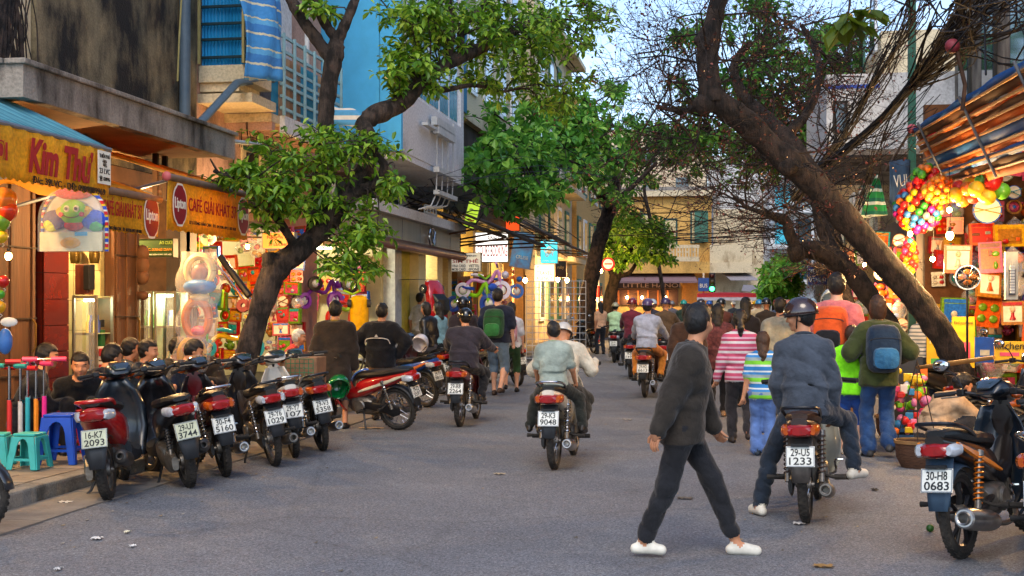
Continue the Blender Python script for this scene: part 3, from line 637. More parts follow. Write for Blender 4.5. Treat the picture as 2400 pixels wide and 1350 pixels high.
# ------------------------------------------------------------------ right side: toy shop house, grey timber upper floors, white sign house, row beyond
TSX = 4.6
Rh = empty('toy_shop_house', label='grey weathered house with timber cladding above the lit toy shop', cat='building')
GREYW = streaks('grey_timber', '#8f8674', '#4d463c', .45, 3, .12)
part(Rh, 'wall', GREYW, (TSX, 9, 3.9), (12, 19.6, 12))
for i in range(34): part(Rh, 'cladding_board', GREYW, (TSX - .03, 13 + i * .195, 4.2), (TSX - .005, 13.18 + i * .195, 9.5))
for (y, z, w_, h_) in ((11.2, 4.6, 1.3, 1.8), (16.0, 5.2, 1.2, 1.7)):
    f = part(Rh, 'window', M('dark_sash', '#2a2a26', .7), (TSX - .09, y, z), (TSX - .04, y + w_, z + h_)); part(f, 'pane', GLASS, (TSX - .1, y + .1, z + .1), (TSX - .092, y + w_ - .1, z + h_ - .1))
part(Rh, 'balcony', CANO, (TSX - .9, 9, 4.6), (TSX - .1, 12.8, 4.75)); part(Rh, 'green_post', M('green_pipe', '#1c5a4a', .5), (2.75, 20.2, .1), (2.86, 20.31, 7.5))
part(Rh, 'back_wall', M('toy_shop_back', '#5d3a1e', .85, var=.3), (TSX + .6, 9, .1), (TSX + .7, 19.6, 3.9)); part(Rh, 'end_wall', M('toy_shop_back'), (2.75, 18.6, .1), (TSX + .6, 18.75, 4.3))
part(Rh, 'ceiling', M('toy_ceiling', '#6b4a2c', .9, var=.3), (TSX - .4, 9, 3.3), (TSX + .6, 19.5, 3.42))
Rw = empty('white_sign_house', label='white rendered house end with dark window beyond the timber house', cat='building')
a, b_ = PY(1937, 175, 29), PY(2062, 352, 29)
part(Rw, 'wall', WHITEW, (a.x, 29, b_.z), (b_.x + 4, 36, a.z)); part(Rw, 'wall', M('sooty_wall'), (3.2, 20, .1), (7, 28.9, 3.1)); part(Rw, 'blue_line', M('blue_line', '#2a52b8', .5), (a.x, 28.985, a.z - .32), (b_.x, 28.998, a.z - .24))
p, q = PY(1952, 238, 29), PY(1986, 312, 29); f = part(Rw, 'window', M('dark_sash'), (p.x, 28.93, q.z), (q.x, 28.998, p.z)); part(f, 'pane', GLASS, (p.x + .05, 28.92, q.z + .05), (q.x - .05, 28.928, p.z - .05))
part(Rw, 'upper_wall', GREYW, (4.9, 20, 3.2), (8, 28.9, 12)); part(Rw, 'floor_slab', CANO, (a.x, 28.8, b_.z - .12), (b_.x + 4, 36, b_.z - .002))
for y in (22, 24.5, 27): 
    f = part(Rw, 'window', M('dark_sash'), (4.84, y, 5.2), (4.895, y + 1.2, 7)); part(f, 'pane', GLASS, (4.83, y + .1, 5.3), (4.838, y + 1.1, 6.9))
Rr = empty('right_terrace', label='row of pale shop houses running back to the junction behind the leaning trees', cat='building')
part(Rr, 'wall', CREAM, (4.2, 36.2, .1), (10, 52, 9)); part(Rr, 'wall', M('grey_render'), (4.4, 52.1, .1), (10, 66, 10.5))
for k in range(3):
    for i in range(9):
        y = 37 + i * 3.1; x = 4.2 if y < 51 else 4.4; f = part(Rr, 'window', GREEN_SH if i % 2 else M('white_frame'), (x - .07, y, 3.6 + k * 2.5), (x, y + 1.4, 5.2 + k * 2.5)); part(f, 'pane', GLASS, (x - .08, y + .15, 3.7 + k * 2.5), (x - .071, y + 1.25, 5.1 + k * 2.5))
for i in range(6):
    y = 36.5 + i * 5; MB().sheet(lambda u, v, y=y: (4.2 - 1.6 * v, y + 4.6 * u, 3.3 - .6 * v), 4, 2).build('tin_awning', [TIN, M('blue_tarp', '#2f6fa5', .7, var=.15), M('orange_tarp', '#b96a25', .8)][i % 3], Rr, solid=.02)
# ================================================================== motorbikes
BLK = M('black_plastic', '#151517', .42, var=.3, scale=14, bump=.05)
DKG = M('dark_grey_plastic', '#2a2d31', .5, var=.25, scale=10)
RUB = M('dusty_rubber', '#1b1a19', .85, var=.35, scale=10, col2='#3a352f', bump=.25, bscale=60)
ALU = M('dirty_alloy', '#76716a', .42, .75, var=.3, scale=14, bump=.15)
SEATM = M('black_vinyl', '#141415', .45, var=.25, scale=20, bump=.12, bscale=90)
SEATB = M('brown_vinyl', '#3b2418', .42, var=.25, scale=20, bump=.1)
REDL = M('red_lens', '#8e0f10', .12, var=.25, scale=20, coat=.6, spec=.7)
AMB = M('amber_lens', '#a8480a', .14, var=.2, scale=20, coat=.6)
CLR = M('clear_lens', '#b9bec4', .1, .2, var=.2, scale=20, coat=.6)
PLATEW = M('plate_white', '#d6d8cf', .45, var=.1, scale=25)
PLATEG = M('plate_dirty', '#b9bda0', .55, var=.15, scale=18)
INKM = M('plate_ink', '#14181a', .5, var=.1)
def sect(y, zc, hw, hh, n=12, e=2.6, x=0.0):
    out = []
    for i in range(n):
        a = 2 * PI * i / n; c, s = math.cos(a), math.sin(a)
        out.append((x + hw * math.copysign(abs(c) ** (2 / e), c), y, zc + hh * math.copysign(abs(s) ** (2 / e), s)))
    return out
def wheel(par, name, y, r, w_, spokes='wire', rim=None, detail=2, hub_r=.055, steer=None):
    wh = empty(name); wh.parent = par; wh.location = (0, y, r)
    mx = RY(90); R0 = r - w_ * .78
    n = 36 if detail > 1 else 22
    prof = [(R0, -w_ * .30), (R0 + w_ * .34, -w_ * .5), (r - w_ * .16, -w_ * .36), (r - .003, -w_ * .13), (r, 0), (r - .003, w_ * .13), (r - w_ * .16, w_ * .36), (R0 + w_ * .34, w_ * .5), (R0, w_ * .30)]
    t = MB().lathe(prof, n, 0, mx, close=True)
    if detail > 1:                                  # tread blocks
        for i in range(n * 2):
            a = 2 * PI * i / (n * 2); sgn_ = 1 if i % 2 else -1
            m2 = mx @ RZ(math.degrees(a)) @ T(r - .003, 0, sgn_ * w_ * .17) @ RX(sgn_ * 28)
            t.box((0, 0, 0), (.008, .022, w_ * .26), 0, m2)
    t.build('tyre', RUB, wh, smooth=True, sharp=50)
    rm = rim or ALU
    MB().lathe([(R0 + .004, -w_ * .31), (R0 - .02, -w_ * .27), (R0 - .024, 0), (R0 - .02, w_ * .27), (R0 + .004, w_ * .31), (R0 - .008, 0)], n, 0, mx, close=True).build('rim', rm, wh, smooth=True)
    h = MB().lathe([(0, -.07), (.02, -.07), (.024, -.05), (hub_r, -.045), (hub_r + .006, -.02), (hub_r + .006, .02), (hub_r, .045), (.024, .05), (.02, .07), (0, .07)], 16, 0, mx)
    h.build('hub', ALU, wh, smooth=True)
    sp = MB()
    if spokes == 'wire':
        k = 28 if detail > 1 else 14
        for i in range(k):
            a = 2 * PI * i / k; a2 = a + (.5 if i % 2 else -.5); sd = .032 if (i // 2) % 2 else -.032
            sp.tube([(sd, hub_r * math.cos(a2), hub_r * math.sin(a2)), (0, (R0 - .015) * math.cos(a), (R0 - .015) * math.sin(a))], .0026, 4, caps=False)
        sp.build('spokes', CHROME if rim is None else rm, wh)
    else:
        for i in range(5):
            a = 2 * PI * i / 5 + .3
            for da in (-.17, .17):
                p = [(0, hub_r * .7 * math.cos(a + da * .4), hub_r * .7 * math.sin(a + da * .4)), (.012, .5 * R0 * math.cos(a + da * .8), .5 * R0 * math.sin(a + da * .8)), (0, (R0 - .012) * math.cos(a + da * 1.1), (R0 - .012) * math.sin(a + da * 1.1))]
                sp.tube(p, [.02, .014, .016], 6, flat=.7)
        sp.build('spokes', rm, wh, smooth=True)
    return wh
def fender(par, name, mat, y, r, a0, a1, w_, drop=.03, zc=None):
    """curved mudguard round a wheel centre (y, zc) from angle a0 to a1 (0 = forward, 90 = up, 180 = back)"""
    zc = zc if zc is not None else r; n = 14; secs = []
    for i in range(n + 1):
        a = rad(a0 + (a1 - a0) * i / n); row = []
        for j in range(9):
            u = -1 + j / 4; rr = r + .035 - drop * abs(u) ** 2.5; row.append((w_ * u, y + rr * math.cos(a), zc + rr * math.sin(a)))
        secs.append(row)
    return MB().loft(secs, closed=False, caps=False).build(name, mat, par, smooth=True, solid=.006)
def plate(par, l1, l2, mx, mat=None, w_=.205, h_=.152):
    pl = MB().box((0, 0, 0), (w_, h_, .004)).build('number_plate', mat or PLATEW, par, bevel=.0015); pl.matrix_local = mx
    fr = MB(); t = .005
    for (cx, cy, sx, sy) in ((0, h_ / 2 - t, w_ - 2 * t, t), (0, -h_ / 2 + t, w_ - 2 * t, t), (w_ / 2 - t, 0, t, h_ - 3.2 * t), (-w_ / 2 + t, 0, t, h_ - 3.2 * t)): fr.box((cx, cy, .0035), (sx, sy, .003))
    fr.build('plate_border', GREYM, pl)
    text(l1, w_ * .66, h_ * .36, INKM, pl, T(0, h_ * .2, .0045), 'plate_lettering', .001, bold=.012)
    text(l2, w_ * .78, h_ * .36, INKM, pl, T(0, -h_ * .22, .0045), 'plate_lettering', .001, bold=.012)
    return pl
def spring(par, a, b, r, mat, n=9, wire=.006, name='shock_absorber'):
    a, b = Vector(a), Vector(b); d = b - a; u = d.orthogonal().normalized(); w_ = d.normalized().cross(u); pts = []
    for i in range(n * 10 + 1):
        t = i / (n * 10); q = 2 * PI * n * t; pts.append(tuple(a + d * (.14 + .76 * t) + u * (r * math.cos(q)) + w_ * (r * math.sin(q))))
    o = MB().cyl(a, b, r * .55, n=8).cyl(a, a + d * .16, r * .85, n=10).cyl(b - d * .1, b, r * 1.05, n=10).build(name, ALU, par, smooth=True)
    MB().tube(pts, wire, 5).build('coil_spring', mat, o, smooth=True); return o
def mirror(par, base, tip, mat=BLK):
    o = MB().tube(smooth_path([tuple(base), tuple((Vector(base) + Vector(tip)) / 2 + Vector((0, .02, .03))), tuple(tip)]), .006, 6)
    c = Vector(tip) + Vector((math.copysign(.03, tip[0]), 0, .03)); o.ell(c, (.075, .022, .048), 14, 8)
    m = o.build('mirror', mat, par, smooth=True)
    MB().ell(c + Vector((0, -.012, 0)), (.066, .014, .04), 14, 8).build('mirror_glass', M('mirror_glass', '#e8ecee', .04, 1.0, var=.02), m, smooth=True); return m
def motorbike(label, pos, heading, kind='wave', body='#7a1114', l1='29-X1', l2='1234', lean=7.0, steer=18.0, detail=2, spokes='wire', accent=None, seat=None, plate_mat=None,
              springc=None, group='motorbikes', mirrors=True, rail=True, tail_red=True, stand=True, z=0.0, fend=None, shield=None, name='motorbike', pillion_rest=False, rimm=None, muff=None, boxy=False, decal=None):
    bk = empty(name, label=label, cat='motorbike', group=group)
    bk.matrix_world = T(pos[0], pos[1], z) @ RZ(-heading) @ RY(-lean) @ S3(.92, .92, .92)
    BM = M('bike_paint_' + body.strip('#'), body, .28, var=.12, scale=12, coat=.7); AC = M('bike_paint_' + accent.strip('#'), accent, .3, var=.1, coat=.6) if accent else BM
    SH = M('bike_paint_' + shield.strip('#'), shield, .35, var=.12, coat=.4) if shield else BM
    FM = fend or DKG; sc_ = kind == 'scooter'; r = .235 if sc_ else .285; wb = 1.24; tw = .095 if sc_ else .075
    if sc_: r = .255
    SM = seat or SEATM
    # wheels
    wheel(bk, 'rear_wheel', 0, r, tw, spokes if not sc_ else 'alloy', rimm or (BLK if spokes == 'alloy' else None), detail)
    # steering group turns about the steering head
    SMX = T(0, 1.0, 0) @ RZ(steer) @ T(0, -1.0, 0)
    fwh = wheel(bk, 'front_wheel', wb, r, tw * .9, spokes if not sc_ else 'alloy', rimm or (BLK if spokes == 'alloy' else None), detail); fwh.matrix_local = SMX @ T(0, wb, r)
    def fpt(mb, nm, mat, **k): o = mb.build(nm, mat, bk, **k); o.matrix_local = SMX; return o
    fk = MB()
    for sx in (-.075, .075): fk.tube([(sx, wb, r), (sx, wb - .09, r + .22), (sx, wb - .2, r + .5)], [.02, .02, .024], 8)
    fpt(fk, 'front_fork', ALU if not sc_ else BLK, smooth=True)
    o = fender(bk, 'front_mudguard', SH if not sc_ else BM, wb, r, 10, 175, .07); o.matrix_local = SMX
    # handlebar with grips, switch pods, levers
    hz = 1.0; hy = .9
    fpt(MB().tube(smooth_path([(-.34, hy - .14, hz + .02), (-.2, hy - .06, hz + .03), (0, hy, hz - .01), (.2, hy - .06, hz + .03), (.34, hy - .14, hz + .02)]), .013, 8), 'handlebar', BLK, smooth=True)
    for sx in (-1, 1):
        fpt(MB().tube([(sx * .25, hy - .085, hz + .027), (sx * .3, hy - .115, hz + .023), (sx * .375, hy - .16, hz + .018)], [.018, .017, .019], 10), 'grip', M('grip_rubber', '#191a1c', .8, var=.3, scale=60, bump=.4), smooth=True)
        fpt(MB().tube([(sx * .2, hy - .0, hz + .01), (sx * .27, hy - .03, hz + .0), (sx * .36, hy - .1, hz - .005)], .006, 6), 'brake_lever', ALU, smooth=True)
        fpt(MB().box((sx * .21, hy - .06, hz + .03), (.06, .06, .05)), 'switch_box', BLK, bevel=.01)
    # headlight nacelle with dash glass facing the rider
    fpt(MB().loft([sect(hy - .1, hz + .02, .07, .012, 14), sect(hy - .06, hz + .045, .1, .045, 14), sect(hy + .0, hz + .05, .12, .068, 14), sect(hy + .08, hz + .03, .115, .075, 14), sect(hy + .15, hz + .0, .085, .06, 14), sect(hy + .17, hz - .005, .05, .035, 14)]), 'headlight_cowl', SH if sc_ or shield else BM, smooth=True)
    fpt(MB().loft([sect(hy - .115, hz + .055, .05, .006, 12), sect(hy - .07, hz + .092, .085, .012, 12), sect(hy - .0, hz + .116, .085, .01, 12), sect(hy + .05, hz + .112, .06, .006, 12)]), 'dash_glass', M('dash_glass', '#24313a', .06, 0, var=.4, scale=25, coat=1, spec=.8), smooth=True)
    fpt(MB().ell((0, hy + .15, hz - .0), (.075, .04, .05), 14, 8), 'headlight', CLR, smooth=True)
    for sx in (-1, 1): fpt(MB().ell((sx * .12, hy + .1, hz - .005), (.04, .05, .028), 10, 6), 'indicator', AMB, smooth=True)
    if mirrors:
        for sx in (-1, 1): m_ = mirror(bk, (sx * .2, hy - .05, hz + .04), (sx * .34, hy - .05, hz + .2)); m_.matrix_local = SMX
    MB().tube([(0, .98, .98), (0, 1.03, .72)], .03, 10).build('steering_stem', BLK, bk, smooth=True)
    if not sc_:
        # ---- underbone: leg shield, spine, tail, engine
        for sx in (-1, 1):
            secs = []
            for (z, y, x0, x1) in ((.93, .97, .03, .1), (.82, .99, .035, .155), (.68, .98, .04, .2), (.52, .93, .05, .225), (.38, .86, .06, .215), (.27, .8, .07, .15)):
                secs.append([(sx * (x0 + (x1 - x0) * t), y - .12 * t ** 2, z) for t in (0, .25, .5, .75, 1)])
            MB().loft(secs, closed=False, caps=False).build('leg_shield', SH, bk, smooth=True, solid=.012)
        MB().loft([sect(.96, .88, .075, .1), sect(1.0, .76, .09, .13), sect(1.02, .66, .07, .09)]).build('front_cover', BM, bk, smooth=True)
        MB().loft([sect(.98, .66, .06, .07, 12), sect(.86, .5, .075, .075, 12), sect(.72, .45, .08, .08, 12), sect(.55, .5, .1, .09, 12), sect(.45, .56, .11, .1, 12)]).build('spine_cover', BM, bk, smooth=True)
        tail = MB().loft([sect(.56, .52, .09, .11, 14), sect(.42, .57, .125, .12, 14), sect(.22, .63, .135, .105, 14), sect(.0, .69, .13, .08, 14), sect(-.2, .745, .105, .058, 14), sect(-.31, .775, .06, .034, 14)]).build('tail_body', BM, bk, smooth=True)
        if accent:
            for sx in (-1, 1):
                MB().loft([[(sx * (.118 + d), y, z + h) for (d, h) in ((0, -t), (.016, -t * .5), (.016, t * .5), (0, t))] for (y, z, t) in ((.5, .52, .012), (.3, .585, .03), (.08, .655, .036), (-.12, .718, .02), (-.25, .76, .006))]).build('side_stripe', AC, bk, smooth=True)
        MB().loft([sect(.58, .68, .05, .03, 12), sect(.5, .725, .1, .05, 12), sect(.3, .75, .125, .048, 12), sect(.1, .765, .13, .045, 12), sect(-.05, .795, .125, .05, 12), sect(-.2, .81, .1, .045, 12), sect(-.27, .815, .06, .025, 12)]).build('seat', SM, bk, smooth=True)
        eng = MB().loft([sect(.34, .32, .09, .09), sect(.4, .33, .115, .12), sect(.55, .33, .12, .125), sect(.64, .35, .1, .1)]).build('engine', ALU, bk, smooth=True)
        for sx in (-1, 1):
            MB().lathe([(0, .018), (.07, .016), (.085, 0), (.085, -.02)], 18, 0, T(sx * .125, .5, .33) @ RY(90 * sx)).build('engine_cover', ALU, eng, smooth=True)
        for i in range(6): MB().box((0, .67 + i * .024, .36 + i * .003), (.15 - .01 * (i % 2), .008, .13)).build('cooling_fin', ALU, eng)
        MB().box((0, .86, .38), (.1, .07, .1)).build('cylinder_head', ALU, eng, bevel=.015)
        sw_ = MB()
        for sx in (-.09, .09): sw_.tube([(sx, -.03, r + .0), (sx, .2, r + .03), (sx * .9, .42, .36)], [.02, .022, .026], 8)
        sw_.build('swingarm', BLK, bk, smooth=True)
        MB().loft([sect(-.1, r, .016, .055, 12, 2, -.1), sect(.0, r, .022, .088, 12, 2, -.1), sect(.12, r + .02, .022, .065, 12, 2, -.105), sect(.4, .34, .02, .05, 12, 2, -.105), sect(.48, .345, .012, .03, 12, 2, -.105)]).build('chain_case', BLK, bk, smooth=True)
        for sx in (-.125, .125): spring(bk, (sx, .0, r + .02), (sx, .12, .68), .028, springc or CHROME)
        # exhaust
        mp = muff or M('used_chrome', '#9c9894', .28, .9, var=.25, scale=14)
        ex = MB().tube(smooth_path([(.06, .82, .3), (.12, .72, .2), (.14, .5, .17), (.15, .3, .19), (.155, .18, .215)]), .018, 10).build('exhaust_pipe', ALU, bk, smooth=True)
        ms = 1.3 if kind == 'wave' and springc is not None and not seat else 1.0
        pr = [(0.0, .12), (.024, .12), (.024, .0), (.03, -.004), (.034, .012), (.042, .012), (.05, .02), (.05, .05), (.054, .07), (.054, .33), (.044, .4), (.02, .46), (0, .46)]
        d = Vector((0, 1, -.16)).normalized(); m3 = d.to_track_quat('Z', 'Y').to_matrix().to_4x4()
        MB().lathe([(a * ms, b * ms) for a, b in pr], 20, 0, T(.165, -.27 - .1 * (ms > 1), .285 + .02 * (ms > 1)) @ m3).build('muffler', mp, bk, smooth=True)
        fender(bk, 'rear_mudguard', FM, 0, r + .01, 65, 165, .06, zc=r)
        MB().loft([[(x, -.24 - .0 * abs(x), .66) for x in (-.09, -.04, .04, .09)], [(x, -.285, .5) for x in (-.085, -.04, .04, .085)], [(x, -.335, .34) for x in (-.06, -.03, .03, .06)]], closed=False, caps=False).build('mud_flap', FM, bk, smooth=True, solid=.008)
        pm = face_mx((0, -.318, .53), (1, 0, 0), (0, .3, 1)); tl = (0, -.3, .715)
        lamp = MB().loft([sect(-.345, .715, .07, .03, 12), sect(-.325, .715, .1, .045, 12), sect(-.25, .72, .105, .05, 12)]).build('tail_light', REDL, bk, smooth=True)
        for sx in (-1, 1): MB().loft([sect(-.335, .715, .02, .028, 10, 2.4, sx * .095), sect(-.3, .715, .032, .042, 10, 2.4, sx * .105), sect(-.2, .72, .03, .04, 10, 2.4, sx * .112)]).build('indicator', AMB if not accent else CLR, lamp, smooth=True)
        plate(bk, l1, l2, pm, plate_mat)
        MB().box((0, -.31, .615), (.13, .03, .02)).build('plate_bracket', BLK, bk)
        if rail:
            MB().tube(smooth_path([(-.12, .08, .78), (-.135, -.1, .84), (-.125, -.26, .875), (-.07, -.32, .885), (.07, -.32, .885), (.125, -.26, .875), (.135, -.1, .84), (.12, .08, .78)]), .013, 8).build('grab_rail', M('dark_rail', '#2b2e33', .3, .6) if rail is True else CHROME, bk, smooth=True)
        for sx in (-1, 1):
            MB().tube([(sx * .1, .42, .3), (sx * .27, .42, .29)], .012, 6).build('foot_peg', BLK, bk); MB().tube([(sx * .19, .42, .29), (sx * .3, .42, .292)], .022, 8).build('peg_rubber', RUB, bk, smooth=True)
            MB().tube([(sx * .1, .1, .36), (sx * .2, .1, .33), (sx * .29, .1, .33)], [.012, .012, .02], 8).build('foot_peg', RUB, bk, smooth=True)
        MB().tube(smooth_path([(.13, .5, .3), (.2, .47, .33), (.2, .42, .42), (.26, .42, .43)]), .01, 6).build('kick_lever', CHROME, bk, smooth=True)
        if stand: MB().tube([(-.1, .46, .28), (-.2, .38, .08), (-.23, .36, .0), (-.29, .34, .0)], .012, 6).build('side_stand', BLK, bk)
    else:
        # ---- scooter: apron, floor, tail
        secs = []
        for (z, y, hw) in ((.95, .93, .09), (.85, .99, .17), (.7, 1.03, .215), (.52, 1.02, .225), (.36, .96, .2), (.28, .88, .19)):
            secs.append([(hw * u, y - .1 * abs(u) ** 2, z) for u in (-1, -.7, -.35, 0, .35, .7, 1)])
        MB().loft(secs, closed=False, caps=False).build('leg_shield', SH, bk, smooth=True, solid=.05)
        MB().loft([sect(1.0, .9, .07, .05), sect(1.14, .8, .11, .09), sect(1.2, .66, .11, .1), sect(1.17, .54, .07, .07)]).build('front_cover', BM, bk, smooth=True)
        MB().loft([sect(.95, .33, .19, .055, 12, 4), sect(.7, .29, .185, .055, 12, 4), sect(.52, .31, .175, .07, 12, 4), sect(.42, .36, .16, .1, 12, 4)]).build('floor_board', DKG, bk, smooth=True)
        tail = MB().loft([sect(.55, .5, .1, .16, 14), sect(.42, .55, .155, .17, 14), sect(.2, .61, .165, .14, 14), sect(-.02, .67, .155, .11, 14), sect(-.2, .715, .13, .082, 14), sect(-.33, .75, .07, .05, 14)]).build('tail_body', BM, bk, smooth=True)
        MB().loft([sect(.56, .72, .07, .035, 12), sect(.45, .745, .13, .05, 12), sect(.25, .765, .15, .045, 12), sect(.05, .79, .145, .05, 12), sect(-.15, .82, .12, .045, 12), sect(-.24, .825, .06, .02, 12)]).build('seat', SM, bk, smooth=True)
        MB().loft([sect(-.12, r, .03, .06, 12, 3, -.11), sect(-.02, r + .01, .05, .1, 12, 3, -.12), sect(.2, .3, .06, .1, 12, 3, -.12), sect(.42, .33, .06, .09, 12, 3, -.1)]).build('transmission_case', ALU, bk, smooth=True)
        eng = MB().loft([sect(.2, .33, .08, .1), sect(.36, .34, .12, .12), sect(.5, .34, .1, .1)]).build('engine', ALU, bk, smooth=True)
        for i in range(5): MB().box((-.16, .02 + i * .05, .33), (.02, .014, .12)).build('cooling_fin', ALU, eng)
        spring(bk, (-.12, -.05, r + .07), (-.1, .06, .62), .026, springc or DKG)
        pr = [(0, .1), (.022, .1), (.022, -.004), (.028, -.006), (.032, .006), (.05, .012), (.062, .03), (.066, .06), (.066, .3), (.05, .36), (0, .38)]
        d = Vector((0, 1, -.2)).normalized(); m3 = d.to_track_quat('Z', 'Y').to_matrix().to_4x4()
        MB().lathe(pr, 20, 0, T(.155, -.16, .37) @ m3).build('muffler', M('dusty_muffler', '#4a4744', .4, .6, var=.3, scale=10), bk, smooth=True)
        MB().tube([(.15, .22, .28), (.12, .4, .2), (.05, .5, .22)], .018, 8).build('exhaust_pipe', ALU, bk, smooth=True)
        fender(bk, 'rear_mudguard', FM, 0, r + .02, 60, 160, .065, zc=r)
        MB().loft([[(x, -.25, .62) for x in (-.1, -.04, .04, .1)], [(x, -.3, .46) for x in (-.09, -.04, .04, .09)], [(x, -.335, .3) for x in (-.06, -.03, .03, .06)]], closed=False, caps=False).build('mud_flap', FM, bk, smooth=True, solid=.008)
        lamp = MB().loft([sect(-.36, .74, .055, .03, 12), sect(-.335, .735, .1, .05, 12), sect(-.25, .73, .125, .058, 12)]).build('tail_light', REDL if tail_red else BM, bk, smooth=True)
        for sx in (-1, 1): MB().loft([sect(-.335, .735, .015, .028, 10, 2.4, sx * .1), sect(-.3, .735, .03, .045, 10, 2.4, sx * .112), sect(-.18, .73, .03, .04, 10, 2.4, sx * .135)]).build('indicator', CLR, lamp, smooth=True)
        plate(bk, l1, l2, face_mx((0, -.325, .55), (1, 0, 0), (0, .3, 1)), plate_mat)
        if rail:
            MB().tube(smooth_path([(-.13, .0, .8), (-.14, -.15, .84), (-.11, -.3, .85), (0, -.345, .852), (.11, -.3, .85), (.14, -.15, .84), (.13, .0, .8)]), .016, 8).build('grab_rail', BM if rail is True else CHROME, bk, smooth=True)
        if stand: MB().tube([(-.1, .4, .26), (-.2, .33, .06), (-.27, .31, .0)], .012, 6).build('side_stand', BLK, bk)
    if decal: 
        for sx in (-1, 1):
            if sx > 0: text(decal, .2, .05, C('#e8e4da', .4), bk, face_mx((.149, .1, .665), (0, 1, .0 + .3), (0, -.3, 1)), 'badge')
    return bk
gk = 'motorbikes parked nose-in along the left kerb'
def gp(px, py): p = G(px, py); return (p.x, p.y)
motorbike('red scooter with plate 16-K7 2093 parked beside the blue stool', gp(255, 1172), -17, 'scooter', '#b3141a', '16-K7', '2093', 6, 20, accent=None, shield='#20282f', plate_mat=PLATEG, group=gk, mirrors=False)
motorbike('black scooter with plate 29-U7 3744 next to the red scooter', gp(445, 1142), -36, 'scooter', '#17171a', '29-U7', '3744', 10, 25, plate_mat=PLATEG, group=gk, mirrors=False, rail=False)
motorbike('dark red motorbike with plate 30-F4 5160 and pale grab rail', gp(530, 1117), -33, 'wave', '#5e1014', '30-F4', '5160', 9, 22, group=gk, mirrors=False, spokes='alloy', rail='chrome', shield='#15161a')
motorbike('black and bronze motorbike with plate 29-Y6 1029 and spoked wheels', gp(645, 1092), -35, 'wave', '#2a2018', '29-Y6', '1029', 9, 20, group=gk, mirrors=False, accent='#7d6a4e', shield='#1c1c1f', muff=ALU)
motorbike('white motorbike with plate 29-Y7 107 and wide red tail light', gp(692, 1072), -27, 'wave', '#c9c6bd', '29-Y7', '107', 7, 18, group=gk, mirrors=False, rail='chrome', shield='#b9b7b0')
motorbike('black motorbike with plate 29-V3 5358 beside the red one', gp(757, 1056), -32, 'wave', '#141417', '29-V3', '5358', 9, 20, group=gk, mirrors=False, spokes='alloy')
redb = motorbike('red motorbike standing side-on with plate 29-Z2 3597 and a green helmet on it', gp(935, 1008), -72, 'wave', '#a51418', '29-Z2', '3597', 9, 20, group=gk, mirrors=False, accent='#d8cfb0', shield='#a51418', decal=None, rail=False)
motorbike('blue motorbike leaning in front of the man in the black sports jacket', gp(1000, 955), -60, 'wave', '#1d4fa0', '29-T4', '8810', 8, 15, group=gk, accent='#c46a2a', mirrors=False)
motorbike('dark motorbike at the kerb beside the woman in leather', gp(1035, 925), -48, 'wave', '#3a1416', '29-S1', '4472', 8, 15, group=gk, mirrors=False, detail=1)
motorbike('silver motorbike parked behind the blue one', gp(965, 915), -62, 'wave', '#8e979c', '29-P7', '6205', 8, 15, group=gk, mirrors=True, detail=1)
motorbike('black motorbike by the kerb just past the backpackers', gp(1215, 905), -35, 'wave', '#1a1a1d', '29-N5', '7731', 8, 10, group=gk, mirrors=False, detail=1)
motorbike('motorbike cut by the picture edge below the stools', (-5.94, 7.36), 80, 'wave', '#222226', '29-L2', '3310', 2, 0, group='motorbikes in the foreground', mirrors=False)
# ridden and waiting bikes
U5 = motorbike('dark motorbike with plate 29-U5 1233 under the waiting rider', gp(1890, 1225), 8, 'wave', '#2b1d1c', '29-U5', '1233', 2, 0, group='ridden motorbikes', seat=SEATB, mirrors=False, stand=False, fend=M('bare_mudguard', '#5d5854', .4, .6, var=.3), muff=ALU, springc=M('dull_spring', '#4a3a34', .5, .5), shield='#b9b4a0')
H8 = motorbike('black and orange motorbike with plate 30-H8 0683 and orange spring', gp(2256, 1308), 30, 'wave', '#1a1410', '30-H8', '0683', 5, -14, group='motorbikes parked on the right', accent='#e07a12', spokes='alloy', springc=M('orange_spring', '#d8761a', .35, .3), shield='#101b26', fend=M('slate_plastic', '#33475a', .5, var=.15), detail=2)
motorbike('silver motorbike at the right picture edge with chromed rear', (1.84, 7.5), 25, 'wave', '#aeb4b8', '29-M6', '5127', 5, 10, group='motorbikes parked on the right', rail='chrome', mirrors=False)
motorbike('moving motorbike with wide plate under the rider in dark jacket', gp(1078, 1000), -1, 'wave', '#4a1216', '29-R8', '2264', 0, 0, group='ridden motorbikes', mirrors=False, stand=False)
motorbike('moving motorbike with white tail carrying the boy and the wire racks', gp(1300, 1100), 2, 'wave', '#cfc6b4', '29-K3', '9048', 1, 0, group='ridden motorbikes', mirrors=False, stand=False, rail='chrome')
motorbike('motorbike ridden by the person in orange trousers', gp(1512, 932), 4, 'wave', '#4a2a18', '29-H2', '6613', 0, 0, group='ridden motorbikes', mirrors=False, stand=False, detail=1)
motorbike('far dark scooter ridden by the person in the mint shirt', gp(1440, 850), 0, 'scooter', '#3a2422', '29-F1', '5580', 0, 0, group='ridden motorbikes', mirrors=False, stand=False, detail=1)
motorbike('dark motorbike parked by the woman in the peach blouse', gp(1392, 828), -30, 'wave', '#1c1a1c', '29-D8', '4419', 6, 15, group='motorbikes parked under the far tree', detail=1)
motorbike('black motorbike parked behind the vendor near the tree', (2.62, 11.6), 62, 'wave', '#131418', '29-C4', '7023', 6, 10, group='motorbikes parked on the right')
motorbike('dark motorbike with big wheel parked by the toy baskets', (2.5, 13.4), 55, 'wave', '#20242a', '29-B5', '1186', 6, 10, group='motorbikes parked on the right')
